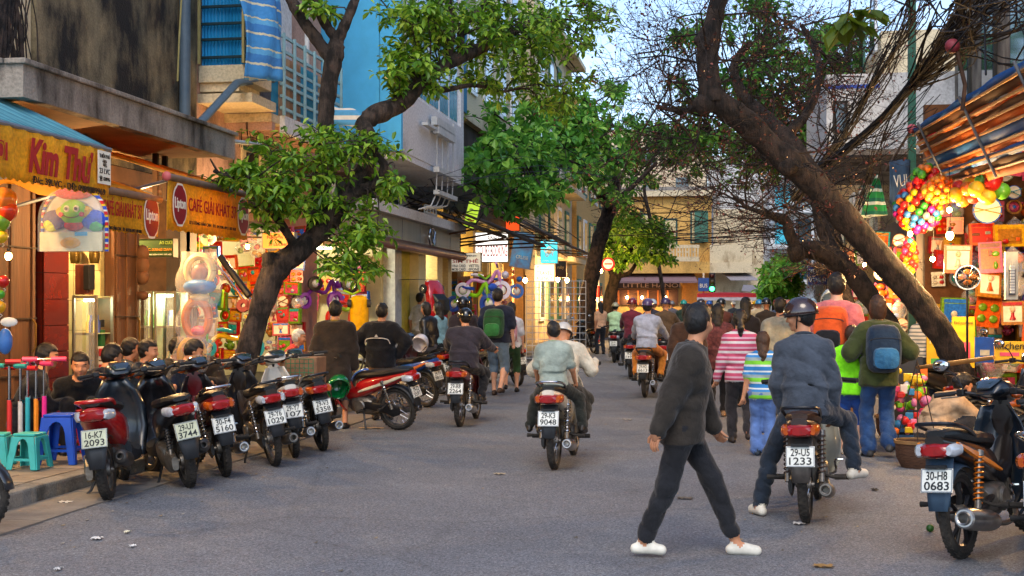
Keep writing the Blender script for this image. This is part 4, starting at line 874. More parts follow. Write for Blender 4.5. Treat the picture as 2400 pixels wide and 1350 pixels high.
motorbike('black motorbike parked before the yellow signboards', (2.35, 16.6), 60, 'wave', '#17181c', '29-A9', '3374', 6, 10, group='motorbikes parked on the right', detail=1)
# ================================================================== people: one blended body each, hair and headgear as children
SKIN = M('skin', '#b9815f', .5, var=.12, scale=6, spec=.4)
SKINP = M('pale_skin', '#c99a80', .5, var=.1, scale=6, spec=.4)
HAIR = M('black_hair', '#0f0c0b', .4, var=.5, scale=30, stretch=(6, 6, .7), bump=.5, bscale=40)
HAIRB = M('brown_hair', '#3b2416', .45, var=.5, scale=30, stretch=(6, 6, .7), bump=.5, bscale=40)
HAIRW = M('white_hair', '#c9c4ba', .6, var=.3, scale=30, stretch=(6, 6, .7), bump=.5, bscale=40)
def cloth(h, sc=7, rough=.88): return M('cloth_' + h.strip('#'), h, rough, var=.3, scale=sc, bump=.7, bscale=20, sheen=.15, spec=.25)
JEAN = cloth('#33485f'); JEAND = cloth('#1d2733'); BLACKC = cloth('#17171a')
def ik(a, t, l1, l2, hint):
    a, t, h = Vector(a), Vector(t), Vector(hint); d = t - a; L = min(d.length, (l1 + l2) * .998); d.normalize()
    x = (l1 * l1 - l2 * l2 + L * L) / (2 * L); y = math.sqrt(max(l1 * l1 - x * x, 0)); h = (h - d * h.dot(d))
    h = h.normalized() if h.length > 1e-5 else d.orthogonal().normalized()
    return a + d * x + h * y, a + d * L
def person(label, pos, face, H=1.6, pel=None, lean=3, side=0, bow=0, hyaw=0, hpitch=0, feet=None, hands=None, top=None, bottom=None, shoe=None, skin=None, sleeve='long', legs='long', loose=.02, hair='short', hairm=None,
           helmet=None, female=False, vox=.013, coat=0.0, group='pedestrians', face_detail=True, z=0.0, girth=1.0, elbow=None, knee=None, collar=None, stand_w=.1, name='person', flare=0.0, mx=None, toes=None, backpack=None, brim=True):
    """local frame: facing +Y, origin on the ground. face = compass angle of the facing, 0 along the street, + to the right"""
    k = H / 1.755; sk = skin or SKIN; sc_ = lambda v: Vector(v) * k
    TAG = dict(skin=0, top=1, bot=2, shoe=3)
    pel = Vector(pel) if pel else Vector((0, 0, .90 * k))
    feet = feet or [(-stand_w * k, .02, 0), (stand_w * k, -.02, 0)]
    toes = toes or [(-.12, 1), (.12, 1)]
    def rot(p, r_): return Matrix.Rotation(rad(-p), 3, 'X') @ Matrix.Rotation(rad(r_), 3, 'Y')
    R1 = rot(lean * .6, side); R2 = rot(lean + bow, side)
    waist = pel + R1 @ sc_((0, 0, .2)); chest = waist + R2 @ sc_((0, .0, .17)); sh_c = waist + R2 @ sc_((0, -.01, .30)); neck = waist + R2 @ sc_((0, .005, .355))
    Rh = Matrix.Rotation(rad(-hyaw), 3, 'Z') @ Matrix.Rotation(rad(-hpitch - (lean + bow) * .25), 3, 'X')
    k0 = k; head = neck + Vector((0, 0, .035 * k)) + R2 @ sc_((0, .012, .02)) + Rh @ sc_((0, .012, .115))
    wid = (.145 if female else .163) * girth
    P = []; cl = loose
    rot3 = lambda R_: np.array(R_, np.float32)
    # torso as a loft; the top hangs over the hips
    st = [(-.02 - coat, .15, .105, 0.0), (.05, .148, .104, 0), (.16, .128 if female else .142, .095, .0), (.28, .15 if female else .162, .108, .012), (.38, .158 if female else .172, .106, .01), (.45, .14 if female else .152, .088, -.002), (.50, .10, .07, -.008), (.55, .06, .055, -.006)]
    st = [(a * k, (b * girth + cl) * k, (c * girth + cl) * k, d * k) for a, b, c, d in st]
    mid = pel + (sh_c - pel) * 0; Rm = R2 if abs(lean + bow) < 25 else rot(lean * .8 + bow * .55, side)
    axis = (neck - pel).normalized(); Rt = Rm
    # torso in two blended pieces: pelvis-waist along R1, chest along R2
    c0 = np.array(pel, np.float32)
    def mk(c, R_, stt, tg, kk=.03, wr=None):
        m = rot3(R_); cc = np.array(c, np.float32); ext = (max(s[1] for s in stt) + abs(stt[-1][0]) + abs(stt[0][0]) + .05)
        zz = [cc + m @ np.array((0, 0, s[0]), np.float32) for s in (stt[0], stt[-1])]; rr = max(s[1] for s in stt) + .02
        return dict(fn=lambda Pp: _torso(Pp, cc, m, stt), lo=np.minimum(*zz) - rr, hi=np.maximum(*zz) + rr, tag=tg, k=kk, wr=wr)
    wr = (.011, 52)
    lo_st = [s for s in st if s[0] <= .2 * k]; up_st = [(s[0] - .2 * k, s[1], s[2], s[3]) for s in st if s[0] >= .15 * k]
    P.append(mk(pel, R1, lo_st, 1, .04, wr)); P.append(mk(waist, R2, up_st, 1, .05, wr))
    # hips / seat
    P.append(eli(pel + R1 @ sc_((0, -.01, -.03)), (.158 * k * girth + .008, .118 * k * girth + .008, .12 * k), 2, .04, rot3(R1)))
    # neck, head
    P.append(cap(neck - R2 @ sc_((0, 0, .05)), head - Rh @ sc_((0, .01, .06)), .058 * k, .052 * k, 0, .03))
    hm = rot3(Rh)
    P.append(eli(head + Rh @ sc_((0, -.006, .02)), (.078 * k, .097 * k, .1 * k), 0, .02, hm)); P.append(eli(head + Rh @ sc_((0, .024, -.05)), (.057 * k, .066 * k, .068 * k), 0, .03, hm))
    fine = vox < .012
    if face_detail:
        P.append(eli(head + Rh @ sc_((0, .07, -.095)), (.026 * k, .022 * k, .02 * k), 0, .02, hm))
        P.append(cap(head + Rh @ sc_((0, .088, .01)), head + Rh @ sc_((0, .108, -.03)), .011 * k, .015 * k, 0, .012)); P.append(eli(head + Rh @ sc_((0, .086, .028)), (.045 * k, .014 * k, .013 * k), 0, .02, hm))
        P.append(eli(head + Rh @ sc_((0, .088, -.062)), (.024 * k, .012 * k, .012 * k), 0, .01, hm))
        for sx in (-1, 1):
            P.append(eli(head + Rh @ sc_((sx * .076, -.002, -.012)), (.013 * k, .022 * k, .032 * k), 0, .01, hm)); P.append(eli(head + Rh @ sc_((sx * .04, .068, -.03)), (.026 * k, .026 * k, .026 * k), 0, .025, hm))
    # arms
    la, lf = .28 * k, .245 * k; HD = []
    for i, sx in enumerate((-1, 1)):
        sh = sh_c + R2 @ sc_((sx * wid, 0, -.045)); tgt = hands[i] if hands and hands[i] is not None else None
        if tgt is None: tgt = sh + Vector((sx * .07 * k, .02 + .05 * (1 if i else -1), -.5 * k))
        eh = elbow[i] if elbow else (sx * .5, -1, -.2)
        el, wr_ = ik(sh, tgt, la, lf, eh); cs = cl * .75
        tgs = 1; tgf = 1 if sleeve == 'long' else 0
        P.append(cap(sh + R2 @ sc_((-sx * .07, 0, .045)), sh, .055 * k * girth + cs * .6, .058 * k * girth + cs, 1, .05))
        if sleeve == 'none': P.append(cap(sh, el, .052 * k, .042 * k, 0, .03))
        else:
            m_ = el if sleeve == 'long' else sh + (el - sh) * .72
            P.append(cap(sh, m_, .056 * k * girth + cs, .047 * k * girth + cs * (1 if sleeve == 'long' else 1.2), 1, .035, wr=(.011, 70)))
            if sleeve == 'short': P.append(cap(sh, el, .046 * k, .04 * k, 0, .02))
        P.append(cap(el, wr_, (.044 * k + cs if tgf else .042 * k), (.032 * k + cs * .8 if tgf else .028 * k), tgf, .02, wr=(.009, 75) if tgf else None))
        HD.append((wr_, (wr_ - el).normalized(), sx))
        d = (wr_ - el).normalized(); hnd = wr_ + d * .055 * k
        P.append(eli(hnd, (.03 * k, .03 * k, .045 * k), 0, .02))
    # legs
    lt, ls = .425 * k, .415 * k
    for i, sx in enumerate((-1, 1)):
        hip = pel + R1 @ sc_((sx * .088, 0, -.02)); f = Vector(feet[i]); an = f + Vector((0, 0, .075 * k)); kh = knee[i] if knee else (sx * .12, 1, 0)
        kn, an = ik(hip, an, lt, ls, kh); cb = .01 if legs != 'none' else 0
        P.append(cap(hip, hip + (kn - hip) * (.96), .088 * k * girth + cb, .06 * k * girth + cb, 2, .03, wr=(.008, 60)))
        if legs == 'long': P.append(cap(kn, kn + (an - kn) * .93, .057 * k * girth + cb + .004, .046 * k + cb + flare, 2, .03, wr=(.011, 70)))
        elif legs == 'knee':
            P.append(cap(kn, kn + (an - kn) * .18, .064 * k + cb, .07 * k + cb, 2, .02)); P.append(cap(kn, an, .05 * k, .034 * k, 0, .02)); P.append(eli(kn + (an - kn) * .3 + Vector((0, -.02, 0)), (.045 * k, .045 * k, .09 * k), 0, .03))
        P.append(cap(an, f + Vector((0, 0, .05 * k)), .036 * k, .036 * k, 0, .01))
        tx, ty = toes[i]; td = Vector((tx, ty, 0)).normalized()
        P.append(cap(f - td * .05 * k + Vector((0, 0, .036 * k)), f + td * .13 * k + Vector((0, 0, .03 * k)), .037 * k, .034 * k, 3, .02)); P.append(cap(f + td * .05 * k + Vector((0, 0, .05 * k)), f + td * .13 * k + Vector((0, 0, .028 * k)), .036 * k, .03 * k, 3, .02))
    V, Fq, tg = sdf_mesh(P, vox)
    root = empty(name, label=label, cat='person', group=group); root.matrix_world = mx if mx is not None else T(pos[0], pos[1], z) @ RZ(-face)
    mats = [sk, top or BLACKC, bottom or JEAN, shoe or C('#1a1613', .5)]
    inst('body', np_mesh('body', V, Fq, tg, mats), root)
    # fingers reach on from the palm, curled
    if vox < .0125:
        for (w_, d, sx) in HD:
            hb = MB()
            u = d.orthogonal().normalized(); v = d.cross(u)
            for j, ln in enumerate((.062, .075, .08, .07)):
                o = w_ + d * .085 * k + u * ((j - 1.5) * .019 * k); hb.tube(smooth_path([tuple(o - d * .02), tuple(o + d * ln * .5 * k + v * .008), tuple(o + d * ln * .85 * k + v * .032)], 2), [.0098 * k, .0092 * k, .0075 * k], 6)
            o = w_ + d * .04 * k + u * (-.03 * k * sx * -1); hb.tube([tuple(o), tuple(o - u * .022 * -sx + d * .035), tuple(o - u * .026 * -sx + d * .06 + v * .015)], [.012 * k, .011 * k, .009 * k], 6)
            hb.build('fingers', sk, root, smooth=True)
    if face_detail and vox < .0145:
        eb = MB()
        hmx = Matrix.Translation(head) @ Rh.to_4x4()
        for sx in (-1, 1): eb.ell((sx * .033 * k, .079 * k, .004 * k), (.015 * k, .009 * k, .0075 * k), 8, 6, 0, hmx); eb.tube([(sx * .014 * k, .095 * k, .024 * k), (sx * .034 * k, .09 * k, .03 * k), (sx * .055 * k, .074 * k, .024 * k)], .0045 * k, 5, 0, True, hmx)
        eb.build('eyes', M('dark_eye', '#0d0908', .3), root, smooth=True)
        MB().ell((0, .095 * k, -.062 * k), (.021 * k, .008 * k, .007 * k), 8, 5, 0, hmx).build('lips', M('lips', '#8a4a40', .5), root, smooth=True)
    # hair
    hm_ = hairm or HAIR; HP = []
    if hair:
        HP.append(eli(head + Rh @ sc_((0, -.012, .032)), (.088 * k, .106 * k, .104 * k), 0, .02, hm, wr=(.005, 210)))
        cutz = {'short': -.045, 'bob': -.09, 'long': -.1, 'pony': -.06, 'bun': -.06}.get(hair, -.04)
        HP.append(eli(head + Rh @ sc_((0, -.04, -.015)), (.077 * k, .068 * k, .085 * k), 0, .03, hm, wr=(.003, 170)))
        if hair == 'bob': HP.append(eli(head + Rh @ sc_((0, -.025, -.06)), (.085 * k, .075 * k, .11 * k), 0, .03, hm, wr=(.004, 150)))
        if hair == 'long': HP.append(cap(head + Rh @ sc_((0, -.04, 0)), head + Rh @ sc_((0, -.075, -.2)), .082 * k, .08 * k, 0, .03, wr=(.005, 150))); HP.append(cap(head + Rh @ sc_((0, -.075, -.2)), head + Rh @ sc_((0, -.1, -.34)), .075 * k, .04 * k, 0, .03, wr=(.005, 150)))
        if hair == 'pony': HP.append(cap(head + Rh @ sc_((0, -.1, 0)), head + Rh @ sc_((0, -.14, -.12)), .035 * k, .04 * k, 0, .02, wr=(.004, 150))); HP.append(cap(head + Rh @ sc_((0, -.14, -.12)), head + Rh @ sc_((0, -.12, -.3)), .04 * k, .015 * k, 0, .02, wr=(.004, 150)))
        if hair == 'bun': HP.append(eli(head + Rh @ sc_((0, -.11, -.01)), (.05 * k, .045 * k, .05 * k), 0, .02, hm))
        inv = np.array(Rh.transposed(), np.float32).T; hc = np.array(head, np.float32)
        def facecut(g):
            q = (g - hc) @ np.array(Rh, np.float32)
            fy = .052 * k; return np.minimum(np.minimum(q[..., 1] - (.03 * k), .052 * k - q[..., 2]), .2)[...] * -1 if False else -np.maximum(-(q[..., 1] - .022 * k), q[..., 2] - .058 * k) * -1
        def facecut2(g):
            q = (g - hc) @ np.array(Rh, np.float32); d = np.maximum(.02 * k - q[..., 1], q[..., 2] - .055 * k); return d
        Vh, Fh, _t = sdf_mesh(HP, max(vox * .8, .009), cuts=(facecut2,))
        if len(Vh): inst('hair', np_mesh('hair', Vh, Fh, None, [hm_]), root)
    if helmet:
        hmx = Matrix.Translation(head) @ Rh.to_4x4() @ T(0, -.008 * k, .02 * k)
        hs = C(helmet, .18, coat=.8) if not isinstance(helmet, bpy.types.Material) else helmet
        sh_ = MB().ell((0, 0, 0), (.108 * k, .132 * k, .122 * k), 24, 10, 0, hmx, lo=-8, hi=90)
        ho = sh_.build('helmet', hs, root, smooth=True, solid=.012)
        MB().tube([tuple(hmx @ Vector((.109 * k * math.cos(a), .133 * k * math.sin(a), -.016 * k))) for a in np.linspace(0, 2 * PI, 25)], .006, 6).build('helmet_rim', BLK, ho, smooth=True)
        if brim:
            rows = [[(x * .085 * k, (.112 + .055 * (1 - x * x) * t - .0 * t + .012) * k - .03 * k * x * x, (.012 - .012 * t) * k) for x in np.linspace(-1, 1, 9)] for t in (0, .5, 1)]
            MB().loft(rows, 0, hmx, closed=False, caps=False).build('helmet_visor', BLK, ho, smooth=True, solid=.005)
        for sx in (-1, 1): MB().tube([tuple(hmx @ Vector((sx * .1 * k, .01 * k, -.02 * k))), tuple(hmx @ Vector((sx * .08 * k, .03 * k, -.09 * k))), tuple(hmx @ Vector((sx * .02 * k, .05 * k, -.14 * k)))], .006, 5).build('chin_strap', BLK, ho)
    if collar: MB().tube([tuple(neck + R2 @ sc_((.07 * math.cos(a), .062 * math.sin(a) + .005, .01 - .012 * math.sin(a)))) for a in np.linspace(0, 2 * PI, 18)], .014 * k, 6).build('collar', collar, root, smooth=True)
    if backpack:
        bc, sc2, lab, grp = backpack[:4]; bp = empty('backpack', label=lab, cat='backpack', group=grp); bp.matrix_world = root.matrix_world @ Matrix.Translation(waist) @ R2.to_4x4()
        bp.matrix_world = bp.matrix_world @ T(0, 0, -.05 * k); bm_ = cloth(bc); w2 = .135 * k * sc2; h2 = .19 * k * sc2; yb = -(.115 + cl) * k
        MB().loft([sect(yb + .01, .12 * k, w2 * .95, h2, 16, 4), sect(yb - .06 * k, .12 * k, w2, h2 * 1.02, 16, 4), sect(yb - .13 * k, .11 * k, w2 * .96, h2 * .95, 16, 3.4), sect(yb - .17 * k, .1 * k, w2 * .8, h2 * .8, 16, 3)]).build('pack', bm_, bp, smooth=True)
        MB().loft([sect(yb - .15 * k, .02 * k, w2 * .75, h2 * .45, 14, 4), sect(yb - .21 * k, .01 * k, w2 * .72, h2 * .42, 14, 3.4), sect(yb - .225 * k, .0, w2 * .5, h2 * .3, 14, 3)]).build('pocket', cloth(backpack[4]) if len(backpack) > 4 else bm_, bp, smooth=True)
        for sx in (-1, 1): MB().tube(smooth_path([(sx * .09 * k, yb, .3 * k), (sx * .115 * k, -.03 * k, .36 * k), (sx * .13 * k, .12 * k, .24 * k), (sx * .15 * k, .08 * k, .05 * k), (sx * .13 * k, yb + .03, -.06 * k)]), .016 * k, 6, flat=1).build('strap', bm_, bp, smooth=True)
        MB().tube([(w2 * .9 * math.cos(a), yb - .17 * k - .0, .2 * k + .03 * k * math.sin(a)) for a in np.linspace(0, PI, 10)], .005, 5).build('zip', BLK, bp)
    return root
def gpos(px, py): p = G(px, py); return (p.x, p.y)
def walk(s=.28, ph=1, k=1.0): return [(-.085 * k, s * ph * k, .0 if ph > 0 else .06 * k), (.085 * k, -s * ph * k, .06 * k if ph > 0 else 0)]
def rider(label, bike, hd, H=1.65, y=.22, seat=.83, lean=8, bow=6, hands=True, **kw):
    """sits on a bike; hands on the grips, feet on the pegs"""
    b_ = [o for o in bpy.data.objects if o.get('label') == bike][0]; kw.setdefault('group', 'riders')
    k = H / 1.7; kw.setdefault('feet', [(-.22, .42 - y + y, .31), (.22, .42, .31)]); f = [tuple(v) for v in kw.pop('feet')]
    sh = T(0, 0, 0)
    return person(label, None, 0, H=H, pel=(0, y, seat + .07 * k), lean=lean, bow=bow, feet=f, hands=[(-.31, .76, 1.03), (.31, .76, 1.03)] if hands is True else hands, mx=b_.matrix_world.copy(), elbow=[(-.55, -.4, -1), (.55, -.4, -1)], knee=[(-.35, 1, .3), (.35, 1, .3)], **kw)
bpy.context.view_layer.update()
# ---- the waiting rider on the U5 bike: feet down, looking left
rider('waiting rider in charcoal sweater and brown helmet looking left', 'dark motorbike with plate 29-U5 1233 under the waiting rider', 0, H=1.74, y=.3, seat=.77, lean=4, bow=6, girth=.95, hyaw=-82, hpitch=3, top=cloth('#3d444e'), bottom=JEAND, shoe=C('#c9c3b4', .6), helmet='#33211f', hair='short',
      feet=[(-.37, .22, .02), (.34, .46, .27)], hands=[(-.19, .44, .80), (.19, .46, .80)], vox=.0095, toes=[(-.6, 1), (.6, 1)], coat=.03, loose=.022, collar=cloth('#2f363f'))
rider('rider in dark charcoal jacket and black helmet on the moving bike', 'moving motorbike with wide plate under the rider in dark jacket', 0, H=1.58, y=.3, seat=.76, lean=8, hyaw=-30, top=cloth('#2a2730'), bottom=BLACKC, helmet='#131313', vox=.012, loose=.045, girth=1.12, coat=.03)
rider('boy in pale grey green polo riding pillion and looking left', 'moving motorbike with white tail carrying the boy and the wire racks', 0, H=1.28, y=.02, seat=.80, lean=2, hyaw=-35, top=cloth('#8b968c'), bottom=cloth('#20231f'), sleeve='short', vox=.012, feet=[(-.27, .12, .36), (.27, .12, .36)], hands=[(-.19, .2, .86), (.19, .2, .86)], collar=cloth('#8f9a7c'), loose=.025)
rider('stout driver in cream shirt bent forward ahead of the boy', 'moving motorbike with white tail carrying the boy and the wire racks', 0, H=1.5, y=.36, seat=.76, lean=26, bow=16, top=cloth('#bcb5a2'), bottom=cloth('#2a2823'), vox=.014, girth=1.2, loose=.03, hair=None, helmet='#b9b3a8', hpitch=15)
rider('rider in pale blue shirt, purple helmet and orange trousers', 'motorbike ridden by the person in orange trousers', 0, H=1.74, y=.25, lean=6, top=cloth('#9aa3b8'), bottom=cloth('#c0762a'), helmet='#4a3a66', vox=.017, loose=.03)
rider('rider in mint green tee and pale helmet in mid distance', 'far dark scooter ridden by the person in the mint shirt', 0, H=1.62, y=.2, seat=.85, lean=4, hyaw=0, top=cloth('#a9cba0'), bottom=cloth('#2b3442'), sleeve='short', helmet='#9d9a78', vox=.022, face_detail=False, feet=[(-.15, .7, .35), (.15, .7, .35)])
# ---- walkers on the right half
P_ = person
P_('slight walker in black clothes and white shoes striding across the road', gpos(1612, 1302), 86, H=1.5, hyaw=-48, hpitch=6, collar=cloth('#1c1a18'), top=cloth('#2c2722'), bottom=cloth('#1b1c20'), shoe=C('#cfcabb', .6), hair='short', vox=.0115, pel=(0, -.03, .79), lean=6, bow=4, feet=[(-.06, .3, .0), (.07, -.27, .02)], toes=[(0, 1), (.05, 1)], loose=.045, coat=.11, hands=[(-.22, .18, .72), (.22, -.2, .72)], elbow=[(-.3, -1, -.3), (.3, -1, -.3)])
P_('woman in brown jacket and faded jeans walking away', gpos(1612, 985), 4, H=1.52, top=cloth('#3d2a20'), bottom=cloth('#4d6478'), female=True, hair='bob', vox=.014, feet=walk(.16, 1, .9), loose=.05, coat=.12, collar=cloth('#7b8aa0'), face_detail=False)
P_('woman in maroon patterned blouse and black trousers', gpos(1682, 978), 2, H=1.52, top=M('maroon_print', '#40161f', .85, var=.5, scale=26, col2='#6d3a3c'), bottom=BLACKC, female=True, hair='long', vox=.014, feet=walk(.15, -1, .9), loose=.04, coat=.14, shoe=C('#7d6248', .6), face_detail=False)
P_('woman in pink and white striped sweater with ponytail', gpos(1735, 1040), -4, H=1.46, top=stripes('pink_stripes', [('#c8506f', 1), ('#dcd2d0', .8), ('#b64464', .7), ('#d7a3b3', .6)], .105, 2, .9), bottom=cloth('#2d2a2c'), female=True, hair='pony', vox=.012, feet=walk(.1, 1, .9), loose=.03, coat=.06, lean=7, hands=[(-.27, .08, .62), (.24, .12, .66)], shoe=C('#241a16', .6))
P_('girl in blue, green and white striped tee with long brown hair', gpos(1788, 1068), 2, H=1.24, top=stripes('blue_green_stripes', [('#2f7fc0', 1), ('#d5dcd8', .5), ('#7acb35', 1), ('#93a4a6', .8), ('#3f8bcc', .6), ('#dfe3df', .4)], .17, 2, .9), bottom=cloth('#5672a6'), female=True, hair='long', hairm=HAIRB, sleeve='short', vox=.0115, flare=.025, loose=.03, coat=.06, hands=[(-.21, -.02, .5), (.2, .12, .52)], stand_w=.08, shoe=C('#26303a', .6))
P_('tall man in salmon pink shirt with orange backpack', gpos(1958, 1055), 18, H=1.84, top=cloth('#bf6a6c'), bottom=cloth('#8a6f55'), skin=SKINP, hair='short', vox=.013, lean=4, loose=.045, coat=.06, hyaw=-12, legs='long', feet=walk(.1, 1), hands=[(-.28, .12, .95), (.3, .1, .92)], backpack=('#d2501c', 1.25, 'orange and black backpack on the man in the pink shirt', 'worn backpacks', '#1c1a1c'))
P_('woman in olive jacket and blue jeans walking away', gpos(2060, 1072), -6, H=1.6, top=cloth('#39401f'), bottom=cloth('#24416b'), hair='bob', hairm=HAIRB, female=True, vox=.012, loose=.055, coat=.1, feet=walk(.06, 1), flare=.025, hyaw=12, shoe=C('#3a3836', .6), hands=[(-.25, .16, .98), (.25, .14, .98)], backpack=('#16293d', 1.35, 'dark blue backpack on the woman in the olive jacket', 'worn backpacks', '#2a5f84'))
P_('child in lime green tee and long blue shorts', gpos(1996, 1066), 6, H=1.3, top=cloth('#7fe01c'), bottom=cloth('#173a78'), sleeve='short', legs='knee', vox=.0125, loose=.045, coat=.05, shoe=C('#b8aea0', .6), skin=SKINP, hair='short', hairm=HAIRB)
P_('person in loose grey shirt standing among the scooters', gpos(1828, 985), 5, H=1.6, top=cloth('#8d8b7c'), bottom=cloth('#40413f'), vox=.016, loose=.04, coat=.06, hair='short', face_detail=False)
P_('woman with long black hair ahead of the striped sweater', gpos(1748, 955), 0, H=1.62, top=cloth('#1f1c20'), bottom=BLACKC, female=True, hair='long', vox=.017, face_detail=False, feet=walk(.12, 1))
# vendor bending over her baskets
P_('street vendor in beige patterned blouse crouching by her baskets', gpos(2195, 1085), 62, H=1.5, pel=(0, -.08, .27), lean=38, bow=10, hyaw=8, hpitch=22, top=M('beige_print', '#a58a6c', .88, var=.35, scale=14, bump=.2, bscale=15), bottom=cloth('#2a2a2e'), female=True, hair='bun', vox=.0115, feet=[(-.14, .06, 0), (.14, .1, 0)], hands=[(-.2, .52, .3), (.2, .5, .3)], loose=.035, knee=[(-.3, 1, .8), (.3, 1, .8)])
P_('shopper in pale green top at the right picture edge', (3.02, 11.1), -20, H=1.6, top=cloth('#93a86c'), bottom=cloth('#2f3f30'), hair='bob', female=True, vox=.014, sleeve='short', hyaw=-50, loose=.03)
P_('woman in striped top standing between the parked bikes and the boards', (2.6, 17.6), 30, H=1.52, top=stripes('grey_stripe_top', [('#b9bcc0', 1), ('#5d6a78', .6)], .05, 2), bottom=JEAND, female=True, hair='bob', vox=.018, face_detail=False, sleeve='short')
# ---- left pavement, standing
P_('man in dark brown jacket standing with his back to us', gpos(785, 1005), -8, H=1.56, top=cloth('#2f2721'), bottom=cloth('#5d554a'), hair='short', vox=.0125, loose=.05, coat=.22, girth=1.08, collar=cloth('#8f7a3e'), feet=[(-.12, .0, 0), (.12, .02, 0)], legs='knee', hyaw=6)
P_('man in black sports jacket with white piping, hands on hips', gpos(893, 985), 4, H=1.53, top=cloth('#16181d'), bottom=cloth('#8a7158'), hair='short', vox=.0115, loose=.05, coat=.08, girth=1.12, hands=[(-.23, .05, .86), (.23, .05, .86)], elbow=[(-1, -.25, 0), (1, -.25, 0)])
_ad = [o for o in bpy.data.objects if o.get('label', '').startswith('man in black sports')][0]
MB().tube(smooth_path([(-.17, -.13, 1.0), (-.14, -.165, 1.06), (0, -.18, 1.075), (.14, -.165, 1.06), (.17, -.13, 1.0)]), .006, 5).build('piping', C('#d0ccc4', .6), _ad, smooth=True); MB().prism([(-.025, 0), (.025, 0), (0, .035)], .004, 0, face_mx((0, -.185, 1.09), (1, 0, 0), (0, 0, 1))).build('logo', C('#d0ccc4', .6), _ad)
P_('pedestrian in white shirt by the cream shop pillar', (-6.55, 27.0), 40, H=1.66, top=cloth('#c9c4c0'), bottom=cloth('#9a9490'), vox=.018, z=.11, sleeve='short', face_detail=True, hair='short')
P_('woman in black leather jacket holding a white helmet', gpos(1005, 915), -65, H=1.56, top=M('black_leather', '#15171c', .35, var=.3, scale=8, bump=.2), bottom=cloth('#5f6068'), hair='bob', female=True, vox=.0135, loose=.03, hpitch=12, z=.0)
P_('woman with white hairband beside the leather jacket', gpos(1030, 900), -60, H=1.56, top=cloth('#6d95a3'), bottom=JEAND, hair='long', female=True, vox=.017)
P_('bareheaded woman in maroon blouse behind the moving rider', gpos(1095, 905), 10, H=1.62, top=cloth('#3a1c20'), bottom=BLACKC, hair='bob', female=True, vox=.016, face_detail=False)
P_('second rider in black helmet just beyond the first', gpos(1085, 930), -10, H=1.63, top=cloth('#241f26'), bottom=BLACKC, helmet='#111214', vox=.016, face_detail=False)
P_('tourist in navy tee and denim shorts with a green backpack', gpos(1165, 928), 4, H=1.78, top=cloth('#1f2536'), bottom=cloth('#596e82'), skin=SKINP, sleeve='short', legs='knee', hair='short', vox=.0135, loose=.05, shoe=C('#3a2a20', .6), feet=walk(.14, 1), backpack=('#1f4a2a', 1.25, 'dark green backpack on the tourist in denim shorts', 'worn backpacks', '#2b6a38'), girth=1.1)
P_('young woman in white tee and green shorts with a pink bag', gpos(1198, 920), -6, H=1.55, top=cloth('#c3c6cc'), bottom=cloth('#26452a'), skin=SKINP, sleeve='short', legs='knee', hair='long', female=True, vox=.0145, loose=.03, feet=walk(.12, -1), face_detail=False, backpack=('#b98a9a', 1.0, 'small pink and white backpack on the young woman in shorts', 'worn backpacks', '#d5c8cc'))
P_('woman in peach blouse standing by the far motorbike', gpos(1408, 830), -30, H=1.6, top=cloth('#d3a582'), bottom=cloth('#22242a'), hair='long', female=True, vox=.02, sleeve='short')
P_('white-haired man in red jacket sitting by the grille', (-6.15, 17.2), 75, H=1.55, pel=(0, 0, .36), lean=18, bow=14, top=cloth('#a5161a'), bottom=cloth('#37332f'), hair='short', hairm=HAIRW, vox=.0125, z=.11, feet=[(-.12, .42, 0), (.12, .45, 0)], hands=[(-.15, .45, .62), (.15, .45, .62)])
# ---- guests on low stools under the left awning
gs = dict(pel=(0, 0, .27), lean=14, bow=12, z=.11, vox=.0125, group='guests on low stools', feet=[(-.14, .36, 0), (.14, .38, 0)], hands=[(-.16, .42, .5), (.16, .42, .48)], loose=.03)
def stool_pos(px, py, X): p = PX(px, py, X); return (X, p.y)
for (lab, px, X, fc, tc_, kw) in (
    ('guest with hand at the brow beside the hanging balloons', 52, -6.5, 60, '#1b1d22', {}),
    ('guest in black tee reaching down to the pavement', 185, -6.1, 150, '#121214', dict(sleeve='short', hands=[(-.25, .45, .12), (.1, .3, .45)], lean=32)),
    ('guest with glossy hair in front of the black tee', 208, -5.95, 30, '#1d2026', dict(hpitch=18)),
    ('guest with bushy hair looking down by the cream tiles', 262, -6.6, 40, '#222c38', {}),
    ('guest in dark blue jacket with profile turned right', 298, -6.2, 75, '#15222e', dict(hyaw=5)),
    ('guest in dark suit with white collar', 372, -6.3, 80, '#17171b', dict(collar=cloth('#d8d8d4'))),
    ('guest in navy jacket bowing beside the white collar', 398, -5.95, 60, '#152034', dict(hpitch=20)),
    ('guest looking towards the street over the parked bikes', 478, -6.2, 170, '#24242a', dict(hyaw=8))):
    q = dict(gs); q.update(kw); P_(lab, stool_pos(px, 850, X), fc, H=1.66, top=cloth(tc_), bottom=BLACKC, hair='short', **q)
